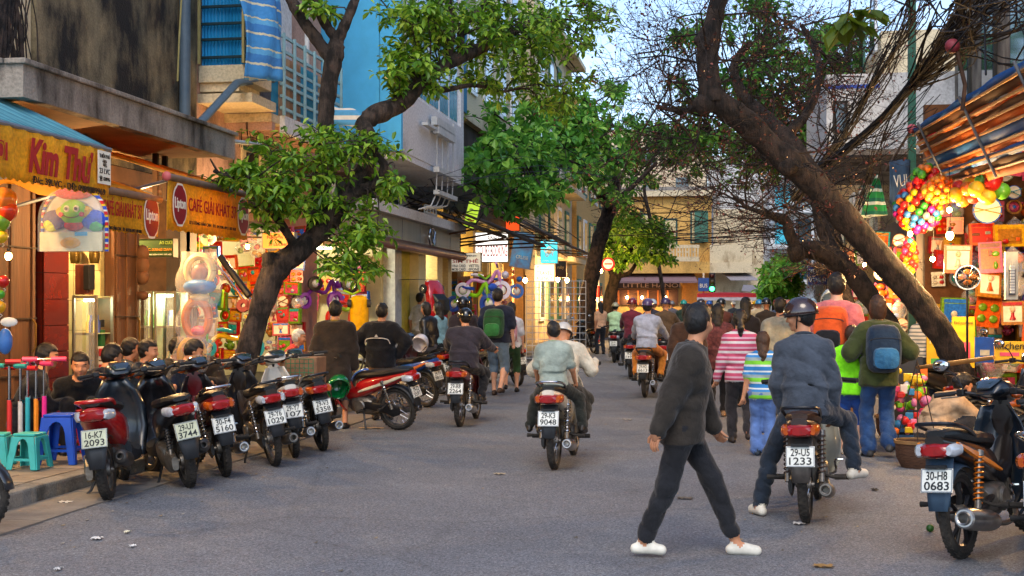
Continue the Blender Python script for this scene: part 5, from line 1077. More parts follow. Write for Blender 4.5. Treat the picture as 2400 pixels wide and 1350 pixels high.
# ---- the crowd of riders before the junction
crowd = [(1478, 26, '#5c2030', '#6a1a22', 'maroon'), (1530, 30, '#2e2f3a', '#a8b4bc', 'pale grey'), (1556, 25, '#4a3c2e', '#30224a', 'dark violet'), (1603, 36, '#2b3a30', '#1c8f80', 'turquoise'), (1640, 30, '#36302a', '#3a2c28', 'brown'),
         (1662, 40, '#4c4a40', '#2458a8', 'blue'), (1690, 27, '#553028', '#191919', 'black'), (1770, 38, '#c9b9a0', '#c9a21c', 'yellow'), (1782, 33, '#b9a27c', '#2f7fae', 'sky blue'), (1800, 26, '#2d2620', '#15171a', 'glossy black'),
         (1822, 31, '#3f4a60', '#b51d22', 'red'), (1846, 35, '#caa48a', '#c8724a', 'orange'), (1862, 42, '#566040', '#8f9a2a', 'olive'), (1885, 30, '#313a46', '#22242a', 'charcoal'), (1760, 47, '#7a3a30', '#7a1820', 'wine red'), (1720, 50, '#3a4656', '#d4d4d0', 'white'), (1575, 45, '#5a5a66', '#6a6f78', 'steel grey'), (1905, 27, '#76604c', '#9db8c8', 'silver blue')]
for (px, d, c1, hc, nm) in crowd:
    p = PD(px, 715, d); ped = len(nm) % 3 == 0 and nm != 'red'
    r_ = P_('distant %s wearing %s %s helmet in the crowd' % ('rider', 'an' if nm[0] in 'aeiou' else 'a', nm), (p.x, p.y), rnd.uniform(-6, 6), H=1.6, pel=(0, .2, .86), lean=5, top=cloth(c1), bottom=cloth('#23252b'), helmet=hc, hair=None, vox=.024, face_detail=False, feet=[(-.2, .45, .3), (.2, .45, .3)], hands=[(-.3, .72, 1.0), (.3, .72, 1.0)], knee=[(-.4, 1, .3), (.4, 1, .3)], group='riders waiting before the junction')
    motorbike('distant motorbike under the rider with the %s helmet' % nm, (p.x, p.y), 0, 'wave' if rnd.random() < .6 else 'scooter', rnd.choice(['#5a1418', '#1c1d22', '#23324a', '#7d7f80']), '29-%s%d' % (rnd.choice('ABCDEFH'), rnd.randint(1, 9)), str(rnd.randint(1000, 9999)), 0, 0, 1, mirrors=False, stand=False, group='motorbikes waiting before the junction')
# ================================================================== trees
def leafmat(name, a, b, c, tr=.35):
    m = bpy.data.materials.new(name); m.use_nodes = True; n = m.node_tree; L = n.links.new; p = n.nodes['Principled BSDF']; out = n.nodes['Material Output']
    g = n.nodes.new('ShaderNodeNewGeometry'); r = n.nodes.new('ShaderNodeValToRGB'); e = r.color_ramp.elements
    e[0].color = hx(a) + (1,); e[1].color = hx(c) + (1,); x = e.new(.55); x.color = hx(b) + (1,); L(g.outputs['Random Per Island'], r.inputs[0])
    L(r.outputs[0], p.inputs['Base Color']); p.inputs['Roughness'].default_value = .42; p.inputs['Specular IOR Level'].default_value = .45
    t = n.nodes.new('ShaderNodeBsdfTranslucent'); h = n.nodes.new('ShaderNodeHueSaturation'); h.inputs['Value'].default_value = 1.6; h.inputs['Hue'].default_value = .485; L(r.outputs[0], h.inputs['Color']); L(h.outputs[0], t.inputs[0])
    mx = n.nodes.new('ShaderNodeMixShader'); mx.inputs[0].default_value = tr; L(p.outputs[0], mx.inputs[1]); L(t.outputs[0], mx.inputs[2]); L(mx.outputs[0], out.inputs[0]); return m
LEAF = leafmat('leaf_deep', '#335a16', '#5f9022', '#9fc042'); LEAF2 = leafmat('leaf_bright', '#356a26', '#5c9c38', '#98c452'); LEAF3 = leafmat('leaf_dark_green', '#2a5a1c', '#477f2c', '#74a63e'); LEAFY = leafmat('leaf_lime', '#3f7f26', '#69b03c', '#a3cf5a')  # third leaf set is a darker green, for backdrop tree and creeper
SEED = leafmat('seed_heads', '#3a1c18', '#5c3028', '#7d4a3c', .15)
def barkmat(name, a, b):
    return streaks(name, a, b, .5, 15, .2, .95, 1.0, bd=.09, fine=5)
BARK = barkmat('grey_bark', '#54463d', '#211b17'); BARK2 = barkmat('dark_bark', '#42352d', '#17120f')
LV = np.array([(0, 0, 0), (.28, .34, .07), (.68, .42, .09), (1, 0, -.02), (.68, -.42, .09), (.28, -.34, .07)]); LF = np.array([(0, 3, 2, 1), (0, 5, 4, 3)])
def leaves_mesh(L, wr=.5):
    """L: list of (pos, dir, up, size)"""
    P = np.array([l[0] for l in L]); D = np.array([l[1] for l in L]); U = np.array([l[2] for l in L]); S_ = np.array([l[3] for l in L])
    D /= np.linalg.norm(D, axis=1, keepdims=True) + 1e-9; W = np.cross(U, D); W /= np.linalg.norm(W, axis=1, keepdims=True) + 1e-9; N = np.cross(D, W)
    V = P[:, None] + S_[:, None, None] * (LV[None, :, 0:1] * D[:, None] + LV[None, :, 1:2] * wr * 2 * W[:, None] * .6 + LV[None, :, 2:3] * N[:, None] * 1.0)
    V[:, 3] -= np.array((0, 0, .08)) * S_[:, None]
    F = (LF[None] + 6 * np.arange(len(L))[:, None, None]).reshape(-1, 4); return V.reshape(-1, 3), F
def rosette(out, c, axis, n, size, droop=.25):
    a = Vector(axis).normalized(); u = a.orthogonal().normalized(); v = a.cross(u); ph = rnd.uniform(0, 6.3)
    for i in range(n):
        t = ph + 2 * PI * i / n + rnd.uniform(-.35, .35); d = u * math.cos(t) + v * math.sin(t) + a * rnd.uniform(-.1, .7) + Vector((0, 0, -droop * rnd.uniform(.2, 1.6)))
        up = Vector((rnd.uniform(-.4, .4), rnd.uniform(-.4, .4), 1)); s = size * rnd.uniform(.65, 1.2); out.append((tuple(Vector(c) + d.normalized() * .02), tuple(d), tuple(up), s))
def limb(mb, pts, ds, rs, n=10, seg=5, jit=.12, wob=.0):
    """pts in photo pixels with a distance each, radii in metres; returns the path"""
    q = [tuple(PD(p[0], p[1], d)) + (r,) for p, d, r in zip(pts, ds, rs)]; path = smooth_path(q, seg)
    path = [(a + rnd.uniform(-wob, wob), b + rnd.uniform(-wob, wob), c + rnd.uniform(-wob, wob), r * rnd.uniform(.92, 1.1)) for a, b, c, r in path]
    mb.tube(path, 0, n, jit=jit); return [Vector(p[:3]) for p in path]
def crown(mb, limbs, blobs, size, nl=(4, 7), twr=.012, droop=.25, more=2.3):
    """blobs: (px, py, dist, rx px, ry px, rz m, count): leaf rosettes fill each and hang on twigs that run back to the limbs"""
    out = []; pts = [p for l in limbs for p in l]; A = np.array([tuple(p) for p in pts])
    for (px, py, d, rx, ry, rz, cnt) in blobs:
        hubs = []; cnt = int(cnt * more)
        for _ in range(max(2, cnt // 7)):
            t = rnd.uniform(0, 6.283); q = math.sqrt(rnd.random()) * .85; hubs.append(PD(px + rx * q * math.cos(t), py + ry * q * math.sin(t), d + rnd.uniform(-rz, rz)))
        for h_ in hubs:
            i = int(np.argmin(((A - np.array(h_)) ** 2).sum(1))); b = pts[i]
            m_ = (h_ + b) / 2 + Vector((rnd.uniform(-.1, .1), rnd.uniform(-.1, .1), rnd.uniform(0, .15)))
            mb.tube(smooth_path([tuple(b), tuple(m_), tuple(h_)], 3), [twr * 2, twr * 1.3, twr], 5, caps=False)
        for _ in range(cnt):
            h_ = rnd.choice(hubs); s_ = d / FPX; c = h_ + Vector((rnd.gauss(0, rx * s_ * .22), rnd.gauss(0, rz * .35), rnd.gauss(0, ry * s_ * .2)))
            mb.tube([tuple(h_), tuple((h_ + c) / 2 + Vector((0, 0, .04))), tuple(c)], [twr * .8, twr * .4], 4, caps=False)
            rosette(out, c, c - h_ + Vector((0, 0, .15)), rnd.randint(*nl), size, droop)
            if rnd.random() < .6: rosette(out, (h_ + c) / 2, Vector((rnd.uniform(-1, 1), rnd.uniform(-1, 1), .3)), rnd.randint(2, 4), size, droop)
    return out
def finish_tree(name, label, mb, bark, L, lm, wr=.5, group='street trees', cname='crown'):
    t = empty(name, label=label, cat='tree', group=group)
    mb.build('trunk', bark, t, smooth=True, sharp=80)
    if L:
        V, F = leaves_mesh(L, wr); o = inst(cname, np_mesh(cname, V, F, None, [lm], smooth=False), t); o['kind'] = 'stuff'
    return t
# ---- left kerb tree: leaning trunk, knob, fork
tb = MB(); l1 = limb(tb, [(556, 1035), (560, 950), (578, 840), (612, 720), (645, 632), (705, 585), (765, 525), (820, 455), (862, 385), (862, 320), (850, 288)], [14.6] * 5 + [14.7, 14.8, 14.9, 15.0, 15.1, 15.2], [.18, .135, .13, .125, .15, .12, .12, .11, .1, .095, .095], 14, 5, .1)
l1b = limb(tb, [(645, 640), (632, 608), (630, 592)], [14.6, 14.55, 14.55], [.13, .1, .06], 10)
l2 = limb(tb, [(850, 292), (880, 268), (935, 245), (985, 200), (1045, 150), (1110, 120), (1180, 85), (1260, 50)], [15.2, 15.3, 15.5, 15.8, 16.2, 16.8, 17.5, 18.3], [.1, .12, .105, .095, .085, .08, .06, .04], 12)
l3 = limb(tb, [(735, 555), (748, 460), (762, 380), (764, 280), (772, 190), (784, 130), (790, 95)], [14.75, 14.9, 15, 15, 15, 15, 15], [.11, .1, .095, .095, .1, .11, .085], 12)
l4 = limb(tb, [(778, 140), (740, 90), (705, 40), (672, -20)], [15, 15, 15, 15], [.085, .075, .07, .065], 10); l5 = limb(tb, [(790, 98), (812, 50), (838, -15)], [15, 15, 15.1], [.07, .06, .05], 10); l6 = limb(tb, [(788, 92), (765, 60), (742, 15), (735, -20)], [15, 15, 15, 15], [.065, .058, .055, .05], 10)
l7 = limb(tb, [(820, 455), (880, 430), (900, 390), (880, 360)], [14.9, 14.8, 14.7, 14.7], [.08, .06, .05, .04], 8); l8 = limb(tb, [(700, 590), (640, 500), (560, 430), (500, 400)], [14.7, 14.5, 14.3, 14.2], [.06, .045, .03, .02], 7)
l9 = limb(tb, [(1045, 150), (1060, 70), (1050, 0)], [16.2, 16.4, 16.5], [.06, .05, .04], 8); l10 = limb(tb, [(1080, 130), (1085, 60), (1130, 20), (1150, -10)], [16.5, 16.7, 17, 17], [.06, .05, .045, .04], 8)
l11 = limb(tb, [(985, 200), (1040, 210), (1110, 200), (1180, 215)], [15.8, 16.2, 16.8, 17.4], [.05, .04, .03, .02], 7)
L = crown(tb, [l1, l7, l8, l3], [(700, 370, 14.4, 120, 60, .5, 34), (820, 340, 14.8, 110, 50, .5, 30), (600, 420, 14.2, 110, 45, .5, 30), (540, 400, 14.0, 60, 30, .4, 14), (760, 460, 14.5, 130, 60, .5, 34), (640, 500, 14.3, 70, 50, .4, 16), (850, 520, 14.7, 80, 70, .4, 24), (830, 600, 14.6, 90, 50, .35, 22), (770, 640, 14.4, 50, 25, .3, 8), (900, 430, 14.9, 50, 60, .4, 14)], .108, (4, 7), .007, .5)
L += crown(tb, [l2, l9, l10, l11, l5], [(965, 90, 15.8, 80, 90, .6, 42), (930, 180, 15.6, 50, 70, .5, 20), (1010, 50, 16.2, 100, 70, .7, 40), (1000, 170, 16.0, 80, 60, .5, 24), (1120, 60, 17, 90, 70, .7, 34), (1200, 60, 17.6, 100, 70, .8, 44), (1300, 60, 18.4, 100, 70, .8, 40), (1380, 60, 19, 60, 60, .6, 18), (1180, 170, 17.4, 110, 70, .7, 36), (1290, 180, 18.2, 100, 80, .8, 34), (760, 15, 15, 60, 20, .4, 8)], .118, (4, 7), .007, .45)
finish_tree('kerb_tree', 'leaning grey tree at the left kerb with forked limbs over the pink house', tb, BARK, L, LEAF, .46)
# ---- broad-leaved tree further down the left kerb
tb = MB(); a1 = limb(tb, [(1372, 800), (1378, 700), (1396, 600), (1416, 530), (1432, 480), (1440, 430)], [46] * 6, [.36, .3, .28, .27, .26, .24], 12); a2 = limb(tb, [(1432, 480), (1380, 420), (1300, 370), (1220, 345)], [46, 42, 37, 33], [.22, .18, .13, .08], 8); a3 = limb(tb, [(1440, 430), (1420, 330), (1380, 250)], [46, 44, 42], [.2, .15, .1], 8)
a4 = limb(tb, [(1432, 480), (1480, 440), (1540, 380)], [46, 46, 46], [.15, .1, .06], 7)
L = crown(tb, [a1, a2, a3, a4], [(1160, 400, 31, 80, 80, 1.6, 34), (1240, 400, 33, 90, 90, 1.8, 46), (1330, 390, 36, 90, 80, 2, 44), (1410, 360, 40, 70, 90, 2, 34), (1210, 470, 32, 90, 40, 1.4, 26), (1310, 300, 38, 110, 70, 2, 40), (1200, 290, 34, 80, 50, 1.6, 24), (1440, 470, 44, 40, 40, 1.5, 12), (1110, 360, 30, 40, 50, 1, 10), (1390, 230, 42, 70, 60, 2, 22)], .245, (5, 8), .02, .15)
finish_tree('broadleaf_tree', 'tree with large bright rosette leaves reaching over the tour signs', tb, BARK2, L, LEAF2, .62)
tb = MB(); a1 = limb(tb, [(1428, 790), (1426, 720), (1442, 650), (1462, 612), (1480, 580)], [55] * 5, [.34, .26, .24, .2, .15], 10); a2 = limb(tb, [(1444, 645), (1475, 640), (1500, 600)], [55, 55, 55], [.14, .1, .06], 7); a3 = limb(tb, [(1440, 655), (1415, 600), (1400, 560)], [55, 55, 55], [.12, .08, .05], 7)
L = crown(tb, [a1, a2, a3], [(1470, 540, 54, 70, 50, 2, 60), (1530, 560, 54, 50, 50, 2, 44), (1560, 600, 54, 30, 20, 1.2, 14), (1420, 560, 54, 40, 40, 1.5, 26), (1450, 610, 54, 60, 20, 1.5, 16)], .27, (4, 7), .02, .4)
finish_tree('junction_kerb_tree', 'small dense tree in front of the corner cafe balcony', tb, BARK2, L, LEAF, .5)
tb = MB(); a1 = limb(tb, [(1812, 775), (1815, 720), (1825, 680), (1835, 640)], [60] * 4, [.16, .12, .1, .06], 8)
L = crown(tb, [a1], [(1830, 640, 60, 45, 35, 2, 60), (1815, 680, 60, 45, 30, 2, 40), (1860, 675, 60, 25, 25, 1.4, 20)], .36, (4, 7), .02, .2)
finish_tree('young_tree', 'young lime green tree at the far corner beyond the tall man', tb, BARK2, L, LEAFY, .5)
# ---- backdrop trees rising behind the bare one
tb = MB(); a1 = limb(tb, [(1962, 800), (1960, 650), (1945, 520), (1930, 400), (1900, 280)], [40, 40, 40, 41, 42], [.4, .32, .28, .24, .18], 10); a2 = limb(tb, [(1945, 520), (1850, 400), (1760, 330)], [40, 43, 46], [.2, .15, .08], 7); a3 = limb(tb, [(1930, 400), (1960, 250), (1990, 150)], [41, 41, 41], [.18, .14, .08], 7); a4 = limb(tb, [(1850, 400), (1700, 330), (1560, 320)], [43, 47, 50], [.12, .1, .06], 6)
L = crown(tb, [a1, a2, a3, a4], [(1850, 200, 44, 120, 110, 3, 80), (1960, 140, 42, 90, 90, 2.5, 60), (1750, 260, 46, 110, 110, 3, 80), (1640, 330, 49, 90, 80, 2.5, 60), (1520, 330, 50, 80, 60, 2.5, 44), (1650, 200, 48, 80, 60, 2, 20), (1880, 330, 43, 110, 70, 2.5, 34), (1590, 60, 46, 60, 50, 2, 12), (1760, 60, 44, 120, 60, 2.5, 40), (1500, 400, 50, 60, 40, 2, 16), (1720, 400, 46, 120, 40, 2, 30)], .3, (4, 7), .025, .3)
finish_tree('backdrop_tree', 'tall green tree on the right pavement behind the bare branches', tb, BARK2, L, LEAF3, .5)
# ---- the big leaning bare tree on the right
def knobs(mb, pts):
    for (px, py, d, r) in pts:
        c = PD(px, py, d); mb.ell(c, (r, r * .9, r * .9), 10, 7)
tb = MB(); b1 = limb(tb, [(2290, 1045), (2262, 930), (2235, 835), (2190, 760), (2130, 680), (2050, 590), (1965, 495), (1890, 415), (1815, 350), (1745, 285), (1690, 245), (1660, 225)], [14.6] * 5 + [14.5, 14.4, 14.3, 14.2, 14.1, 14.0, 14.0], [.24, .16, .148, .144, .14, .146, .15, .155, .142, .138, .128, .12], 16, 5, .13)
b2 = limb(tb, [(1668, 240), (1662, 180), (1660, 110), (1672, 50), (1690, -20)], [14.0] * 5, [.15, .115, .12, .1, .095], 12, 5, .12)
knobs(tb, [(1650, 245, 13.95, .13), (1645, 95, 14.0, .09), (1848, 388, 14.15, .12)])
b3 = limb(tb, [(1955, 480), (1900, 400), (1840, 320), (1790, 270), (1740, 220), (1720, 150), (1760, 100)], [14.8, 15.2, 15.6, 16, 16.3, 16.5, 16.7], [.13, .12, .1, .085, .07, .05, .035], 10); b4 = limb(tb, [(1840, 320), (1900, 250), (1920, 150), (1880, 60)], [15.6, 16, 16.5, 17], [.07, .055, .045, .03], 8); b5 = limb(tb, [(1660, 240), (1600, 260), (1540, 250)], [14, 14.2, 14.5], [.06, .035, .02], 6)
L = []
def twigs(mb, p, d, ln, r, lev, seeds, tips):
    q = p + d * ln; m_ = (p + q) / 2 + Vector((rnd.uniform(-1, 1), rnd.uniform(-1, 1), rnd.uniform(-1, 1))) * ln * .12
    mb.tube([tuple(p), tuple(m_), tuple(q)], [r, r * .8, r * .6], 4 if lev > 1 else 3, caps=False)
    if lev == 0:
        if rnd.random() < seeds:
            for _ in range(rnd.randint(2, 5)):
                dd = Vector((rnd.gauss(0, 1), rnd.gauss(0, 1), rnd.gauss(-.2, .8))); tips.append((tuple(q + dd * .03), tuple(dd), (rnd.uniform(-1, 1), .2, 1), rnd.uniform(.02, .05)))
        return
    for _ in range(rnd.choice((2, 3, 3))):
        dd = (d * .9 + Vector((rnd.gauss(0, .65), rnd.gauss(0, .5), rnd.gauss(.08, .5)))).normalized(); twigs(mb, p + (q - p) * rnd.uniform(.55, 1), dd, ln * rnd.uniform(.6, .9), r * .62, lev - 1, seeds, tips)
tips = []
for l, st, n_, ln in ((b3, 8, 16, .66), (b4, 2, 13, .64), (b2, 3, 11, .75), (b5, 2, 11, .66), (b1, 38, 7, .6)):
    for _ in range(n_):
        p = l[rnd.randrange(min(st, len(l) - 2), len(l))]; d = Vector((rnd.gauss(0, .8), rnd.gauss(.1, .5), rnd.gauss(.25, .6))).normalized(); twigs(tb, p, d, ln * rnd.uniform(.7, 1.2), .013, 4, .5, tips)
finish_tree('bare_leaning_tree', 'big dark leaning tree with bare twigs and reddish seed heads over the road', tb, BARK2, tips, SEED, .6, cname='seed_heads')
tb = MB(); b1 = limb(tb, [(2185, 1010), (2140, 890), (2090, 780), (2020, 670), (1960, 610), (1900, 585), (1852, 598)], [19] * 7, [.2, .17, .16, .15, .15, .14, .13], 12, 5, .12); b2 = limb(tb, [(1870, 592), (1850, 545), (1840, 515), (1790, 500), (1740, 480)], [19, 19, 19, 19, 19.2], [.1, .085, .07, .04, .02], 9); b3 = limb(tb, [(1960, 612), (1930, 540), (1915, 470), (1930, 400), (1960, 330)], [19, 19.2, 19.4, 19.5, 19.6], [.12, .1, .08, .06, .04], 9)
tips = []
for l, n_ in ((b2, 11), (b3, 14)):
    for _ in range(n_): p = l[rnd.randrange(5, len(l))]; twigs(tb, p, Vector((rnd.gauss(-.3, .8), rnd.gauss(0, .5), rnd.gauss(.25, .5))).normalized(), rnd.uniform(.4, .85), .018, 4, .6, tips)
finish_tree('second_bare_tree', 'thinner leaning tree behind the big one with an elbowed stub', tb, BARK2, tips, SEED, .6, cname='seed_heads')
tb = MB(); b1 = limb(tb, [(2060, 960), (2030, 830), (1985, 700), (1960, 620), (1940, 560)], [24] * 5, [.17, .13, .12, .11, .09], 10)
tips = []
for _ in range(8): twigs(tb, b1[rnd.randrange(12, len(b1))], Vector((rnd.gauss(-.2, .8), rnd.gauss(0, .5), rnd.gauss(.4, .4))).normalized(), .8, .02, 4, .5, tips)
finish_tree('third_bare_tree', 'slender trunk lit orange between the two leaning trees and the tall man', tb, BARK, tips, SEED, .6, cname='seed_heads')
tb = MB(); b1 = limb(tb, [(1560, 800), (1556, 700), (1530, 540), (1510, 430), (1540, 340)], [64] * 5, [.12, .1, .1, .08, .06], 7); tips = []
for _ in range(22): twigs(tb, b1[rnd.randrange(10, len(b1))], Vector((rnd.gauss(0, .9), rnd.gauss(0, .5), rnd.gauss(.3, .5))).normalized(), 2.4, .035, 4, .5, tips)
tips = [(a, b, c, s * 3.2) for a, b, c, s in tips]
finish_tree('distant_bare_tree', 'thin leafless tree spreading its twigs before the yellow corner house', tb, BARK2, tips, SEED, .6, cname='seed_heads')
# sprig of big leaves hanging in at the top right
tb = MB(); s1 = limb(tb, [(1985, -60), (1992, 0), (1985, 45)], [10, 10, 10], [.014, .01, .006], 6); s2 = limb(tb, [(2075, -50), (2045, -10), (2040, 20)], [10, 10, 10], [.012, .009, .005], 6); L = []
rosette(L, s1[-1], (0, 0, -1), 9, .24, .5); rosette(L, s1[-3], (.3, .2, -.4), 6, .22, .5); rosette(L, s2[-1], (0, 0, -1), 6, .2, .5)
finish_tree('hanging_sprig', 'sprig of large olive leaves hanging from above near the cables', tb, BARK, L, leafmat('leaf_olive', '#33480f', '#4a6016', '#5f7420', .4), .7)
# ================================================================== awnings, signs, lamps, goods
def lamp(label, c, power=40, r=.036, col=(1, .6, .24), cord=.35, kind='bulb', emit=60.0, group='bare bulbs', shade=None):
    c = Vector(c); t = empty('hanging_lamp', c, label=label, cat='lamp', group=group)
    MB().ell((0, 0, 0), (r * .85, r * .85, r), 14, 10).build('bulb', M('lit_bulb_%d' % int(emit), '#ffd9a0', .4, emit=emit, ecol='#ffb45e'), t, smooth=True)
    MB().cyl((0, 0, r * .8), (0, 0, r * 1.9), r * .42, n=10).build('socket', BLK, t, smooth=True)
    MB().tube([(0, 0, r * 1.9), (.01, 0, cord * .6), (0, .01, cord)], .004, 5).build('cord', BLK, t)
    ld = bpy.data.lights.new('lamp_light', 'POINT'); ld.energy = power * 2.5; ld.color = col; ld.shadow_soft_size = r; lo = bpy.data.objects.new('lamp_light', ld); COL.objects.link(lo); lo.parent = t; lo.location = (0, -.02, -r - .03)
    return t
def tube_light(label, a, b, power=12, col=(.85, 1, .75)):
    a, b = Vector(a), Vector(b); t = empty('tube_lamp', a, label=label, cat='lamp', group='tube lamps'); d = b - a
    MB().cyl((0, 0, 0), d, .016, n=8).build('tube', M('lit_tube', '#f2ffe0', .4, emit=14, ecol='#e9ffcf'), t, smooth=True)
    MB().box(d / 2 + Vector((0, 0, .03)), (.05 + abs(d.x), .05 + abs(d.y), .03)).build('holder', C('#d8d8d0'), t)
    ld = bpy.data.lights.new('tube_light', 'POINT'); ld.energy = power; ld.color = col; ld.shadow_soft_size = .15; lo = bpy.data.objects.new('tube_light', ld); COL.objects.link(lo); lo.parent = t; lo.location = d / 2 + Vector((0, 0, -.08))
# ---- cafe and toy-shop awnings on the left
YEL = streaks('yellow_canvas', '#ecb318', '#b0760e', .2, 2.5, .35, .8, .25, sharp=.25); YEL2 = M('deep_yellow_canvas', '#c98510', .8, var=.2, scale=3, bump=.25, bscale=9)
def glow_through(m, f=.25):
    n = m.node_tree; L = n.links.new; p = n.nodes['Principled BSDF']; o = n.nodes['Material Output']; t = n.nodes.new('ShaderNodeBsdfTranslucent'); x = n.nodes.new('ShaderNodeMixShader'); x.inputs[0].default_value = f
    L(p.inputs['Base Color'].links[0].from_socket, t.inputs[0]); L(p.outputs[0], x.inputs[1]); L(t.outputs[0], x.inputs[2]); L(x.outputs[0], o.inputs[0])
glow_through(YEL); glow_through(YEL2)
TEAL = stripes('teal_canvas', [('#4f98a8', 1), ('#3d8496', 1.2), ('#68acb8', .5)], .11, 1, .8, .3)
REDI = M('red_print', '#a8161c', .7, var=.15); INK = M('black_print', '#22180f', .75, var=.2); WHT = M('white_print', '#ecead9', .6, var=.06)
def valance(par, X, y0, y1, z0, z1, mat, scal=.035, per=.11, name='valance', wave=.012):
    n = int((y1 - y0) / .0275); b = MB()
    def fn(u, v):
        y = y0 + (y1 - y0) * u; s = scal * abs(math.sin(PI * (y - y0) / per)) if v == 0 else 0
        return (X + wave * math.sin(y * 9) * (1 - v) + .006 * math.sin(y * 31 + v * 3), y, z0 + s * .8 + (z1 - z0) * v)
    return b.sheet(fn, n, 4).build(name, mat, par, smooth=True, solid=.004)
ty = lambda X, y, z: face_mx((X, y, z), (0, 1, 0), (0, 0, 1))
k1 = empty('toy_shop_awning', label='yellow awning with red script lettering and faded teal canvas top', cat='awning')
valance(k1, -5.2, 6.6, 10.25, 2.41, 2.84, YEL)
MB().sheet(lambda u, v: (-5.2 - 1.1 * v, 6.6 + 3.65 * u - .0 * v, 2.842 + .5 * v + .02 * math.sin(u * 40) * (v * (1 - v) * 4)), 40, 6).build('canvas', TEAL, k1, smooth=True, solid=.004)
MB().cyl((-5.21, 6.6, 2.83), (-5.21, 10.27, 2.83), .022, n=8).build('front_bar', GREYM, k1, smooth=True)
MB().tube([(-5.2, 10.2, 2.8), (-6.2, 10.2, 2.6), (-7.2, 10.2, 2.9)], .02, 6).build('arm', GREYM, k1)
MB().sheet(lambda u, v: (-5.2 - 1.1 * u, 10.252, 2.5 + .06 * math.sin(u * 9) + (.34 + .5 * u - .06 * math.sin(u * 9)) * v), 10, 2).build('side_flap', YEL2, k1, smooth=True, solid=.004)
text('CHƠI', .36, .15, REDI, k1, ty(-5.18, 8.45, 2.63), bold=.03); text('Kim Thư', 1.0, .27, REDI, k1, ty(-5.18, 9.42, 2.635), shear=.25, bold=.035)
text('Đ/c: 39LVC - DĐ: 0989889969', 1.15, .055, INK, k1, ty(-5.18, 9.55, 2.455), bold=.01)
pb = MB().box((0, 0, 0), (.22, .28, .006)).build('notice', WHT, k1); pb.matrix_local = ty(-5.175, 10.1, 2.66)
for i, (s_, h_) in enumerate((('THIÊN PHÚ', .04), ('電', .06), ('23 LVC', .045), ('☎: 828996', .045))): text(s_, .18 if i != 1 else .07, h_, INK, pb, T(0, .1 - i * .065, .005))
def lipton_awning(label, X, y0, y1, z0, z1, back):
    a = empty('cafe_awning', label=label, cat='awning', group='yellow cafe awnings'); valance(a, X, y0, y1, z0, z1, YEL, .02, .14)
    MB().cyl((X, y0 - .02, z1 + .03), (X, y1 + .02, z1 + .03), .038, n=12).build('roller', M('faded_roller', '#7a6252', .6, var=.2), a, smooth=True)
    MB().ell((X, y0 - .03, z1 + .03), (.05, .03, .05), 12, 8).build('end_cap', C('#b5585a', .5), a, smooth=True)
    MB().sheet(lambda u, v: (X - back * v, y0 + (y1 - y0) * u, z1 + .06 + .4 * v + .015 * math.sin(u * 30)), 30, 4).build('canvas', YEL2, a, smooth=True, solid=.004)
    for y in (y0 + .05, y1 - .05): MB().tube([(X, y, z1), (X - back * .5, y, z1 - .15), (X - back, y, z1 + .1)], .018, 6).build('arm', GREYM, a)
    L_ = y1 - y0; zc = (z0 + z1) / 2 + .02
    def badge(y):
        w_, h_ = .17, .2; n = 40
        o = lambda s, t: [(s * w_ * (math.copysign(abs(math.cos(q)) ** .55, math.cos(q))) * (1 + .0 * abs(math.sin(q))), s * h_ * (math.copysign(abs(math.sin(q)) ** .75, math.sin(q)) * (1 - .18 * abs(math.cos(q)) ** 2 + .12 * (abs(math.cos(q)) < .3)))) for q in [2 * PI * i / n for i in range(n)]]
        b = MB().prism(o(1.0, 0), .003, 0, ty(X + .018, y, zc)).build('badge', WHT, a); MB().prism(o(.9, 0), .003, 0, ty(X + .0215, y, zc)).build('badge_field', M('badge_red', '#8c1526', .6, var=.1), b)
        text('Lipton', .27, .15, WHT, b, ty(X + .0255, y, zc), bold=.02)
    if L_ > 1.6: badge(y0 + .25); badge(y1 - .2); tm = (y0 + .47 + y1 - .42) / 2; tw_ = (y1 - .42) - (y0 + .47)
    else: badge(y0 + .2); tm = (y0 + .42 + y1) / 2; tw_ = y1 - y0 - .5
    text('CAFÉ GIẢI KHÁT 37', tw_, .19, REDI, a, ty(X + .02, tm, zc + .05), bold=.005)
    text('37 LƯƠNG VĂN CAN   ĐT: 04.9286 0912 183 838', tw_ * .98, .045, INK, a, ty(X + .02, tm, zc - .16), bold=.01)
lipton_awning('nearer yellow cafe awning with red badges, right end beside the tree', -5.6, 12.28, 14.5, 2.26, 2.78, 1.3)
lipton_awning('further back yellow cafe awning half covered by the neighbouring ones', -5.78, 10.75, 12.45, 2.2, 2.56, 1.2)
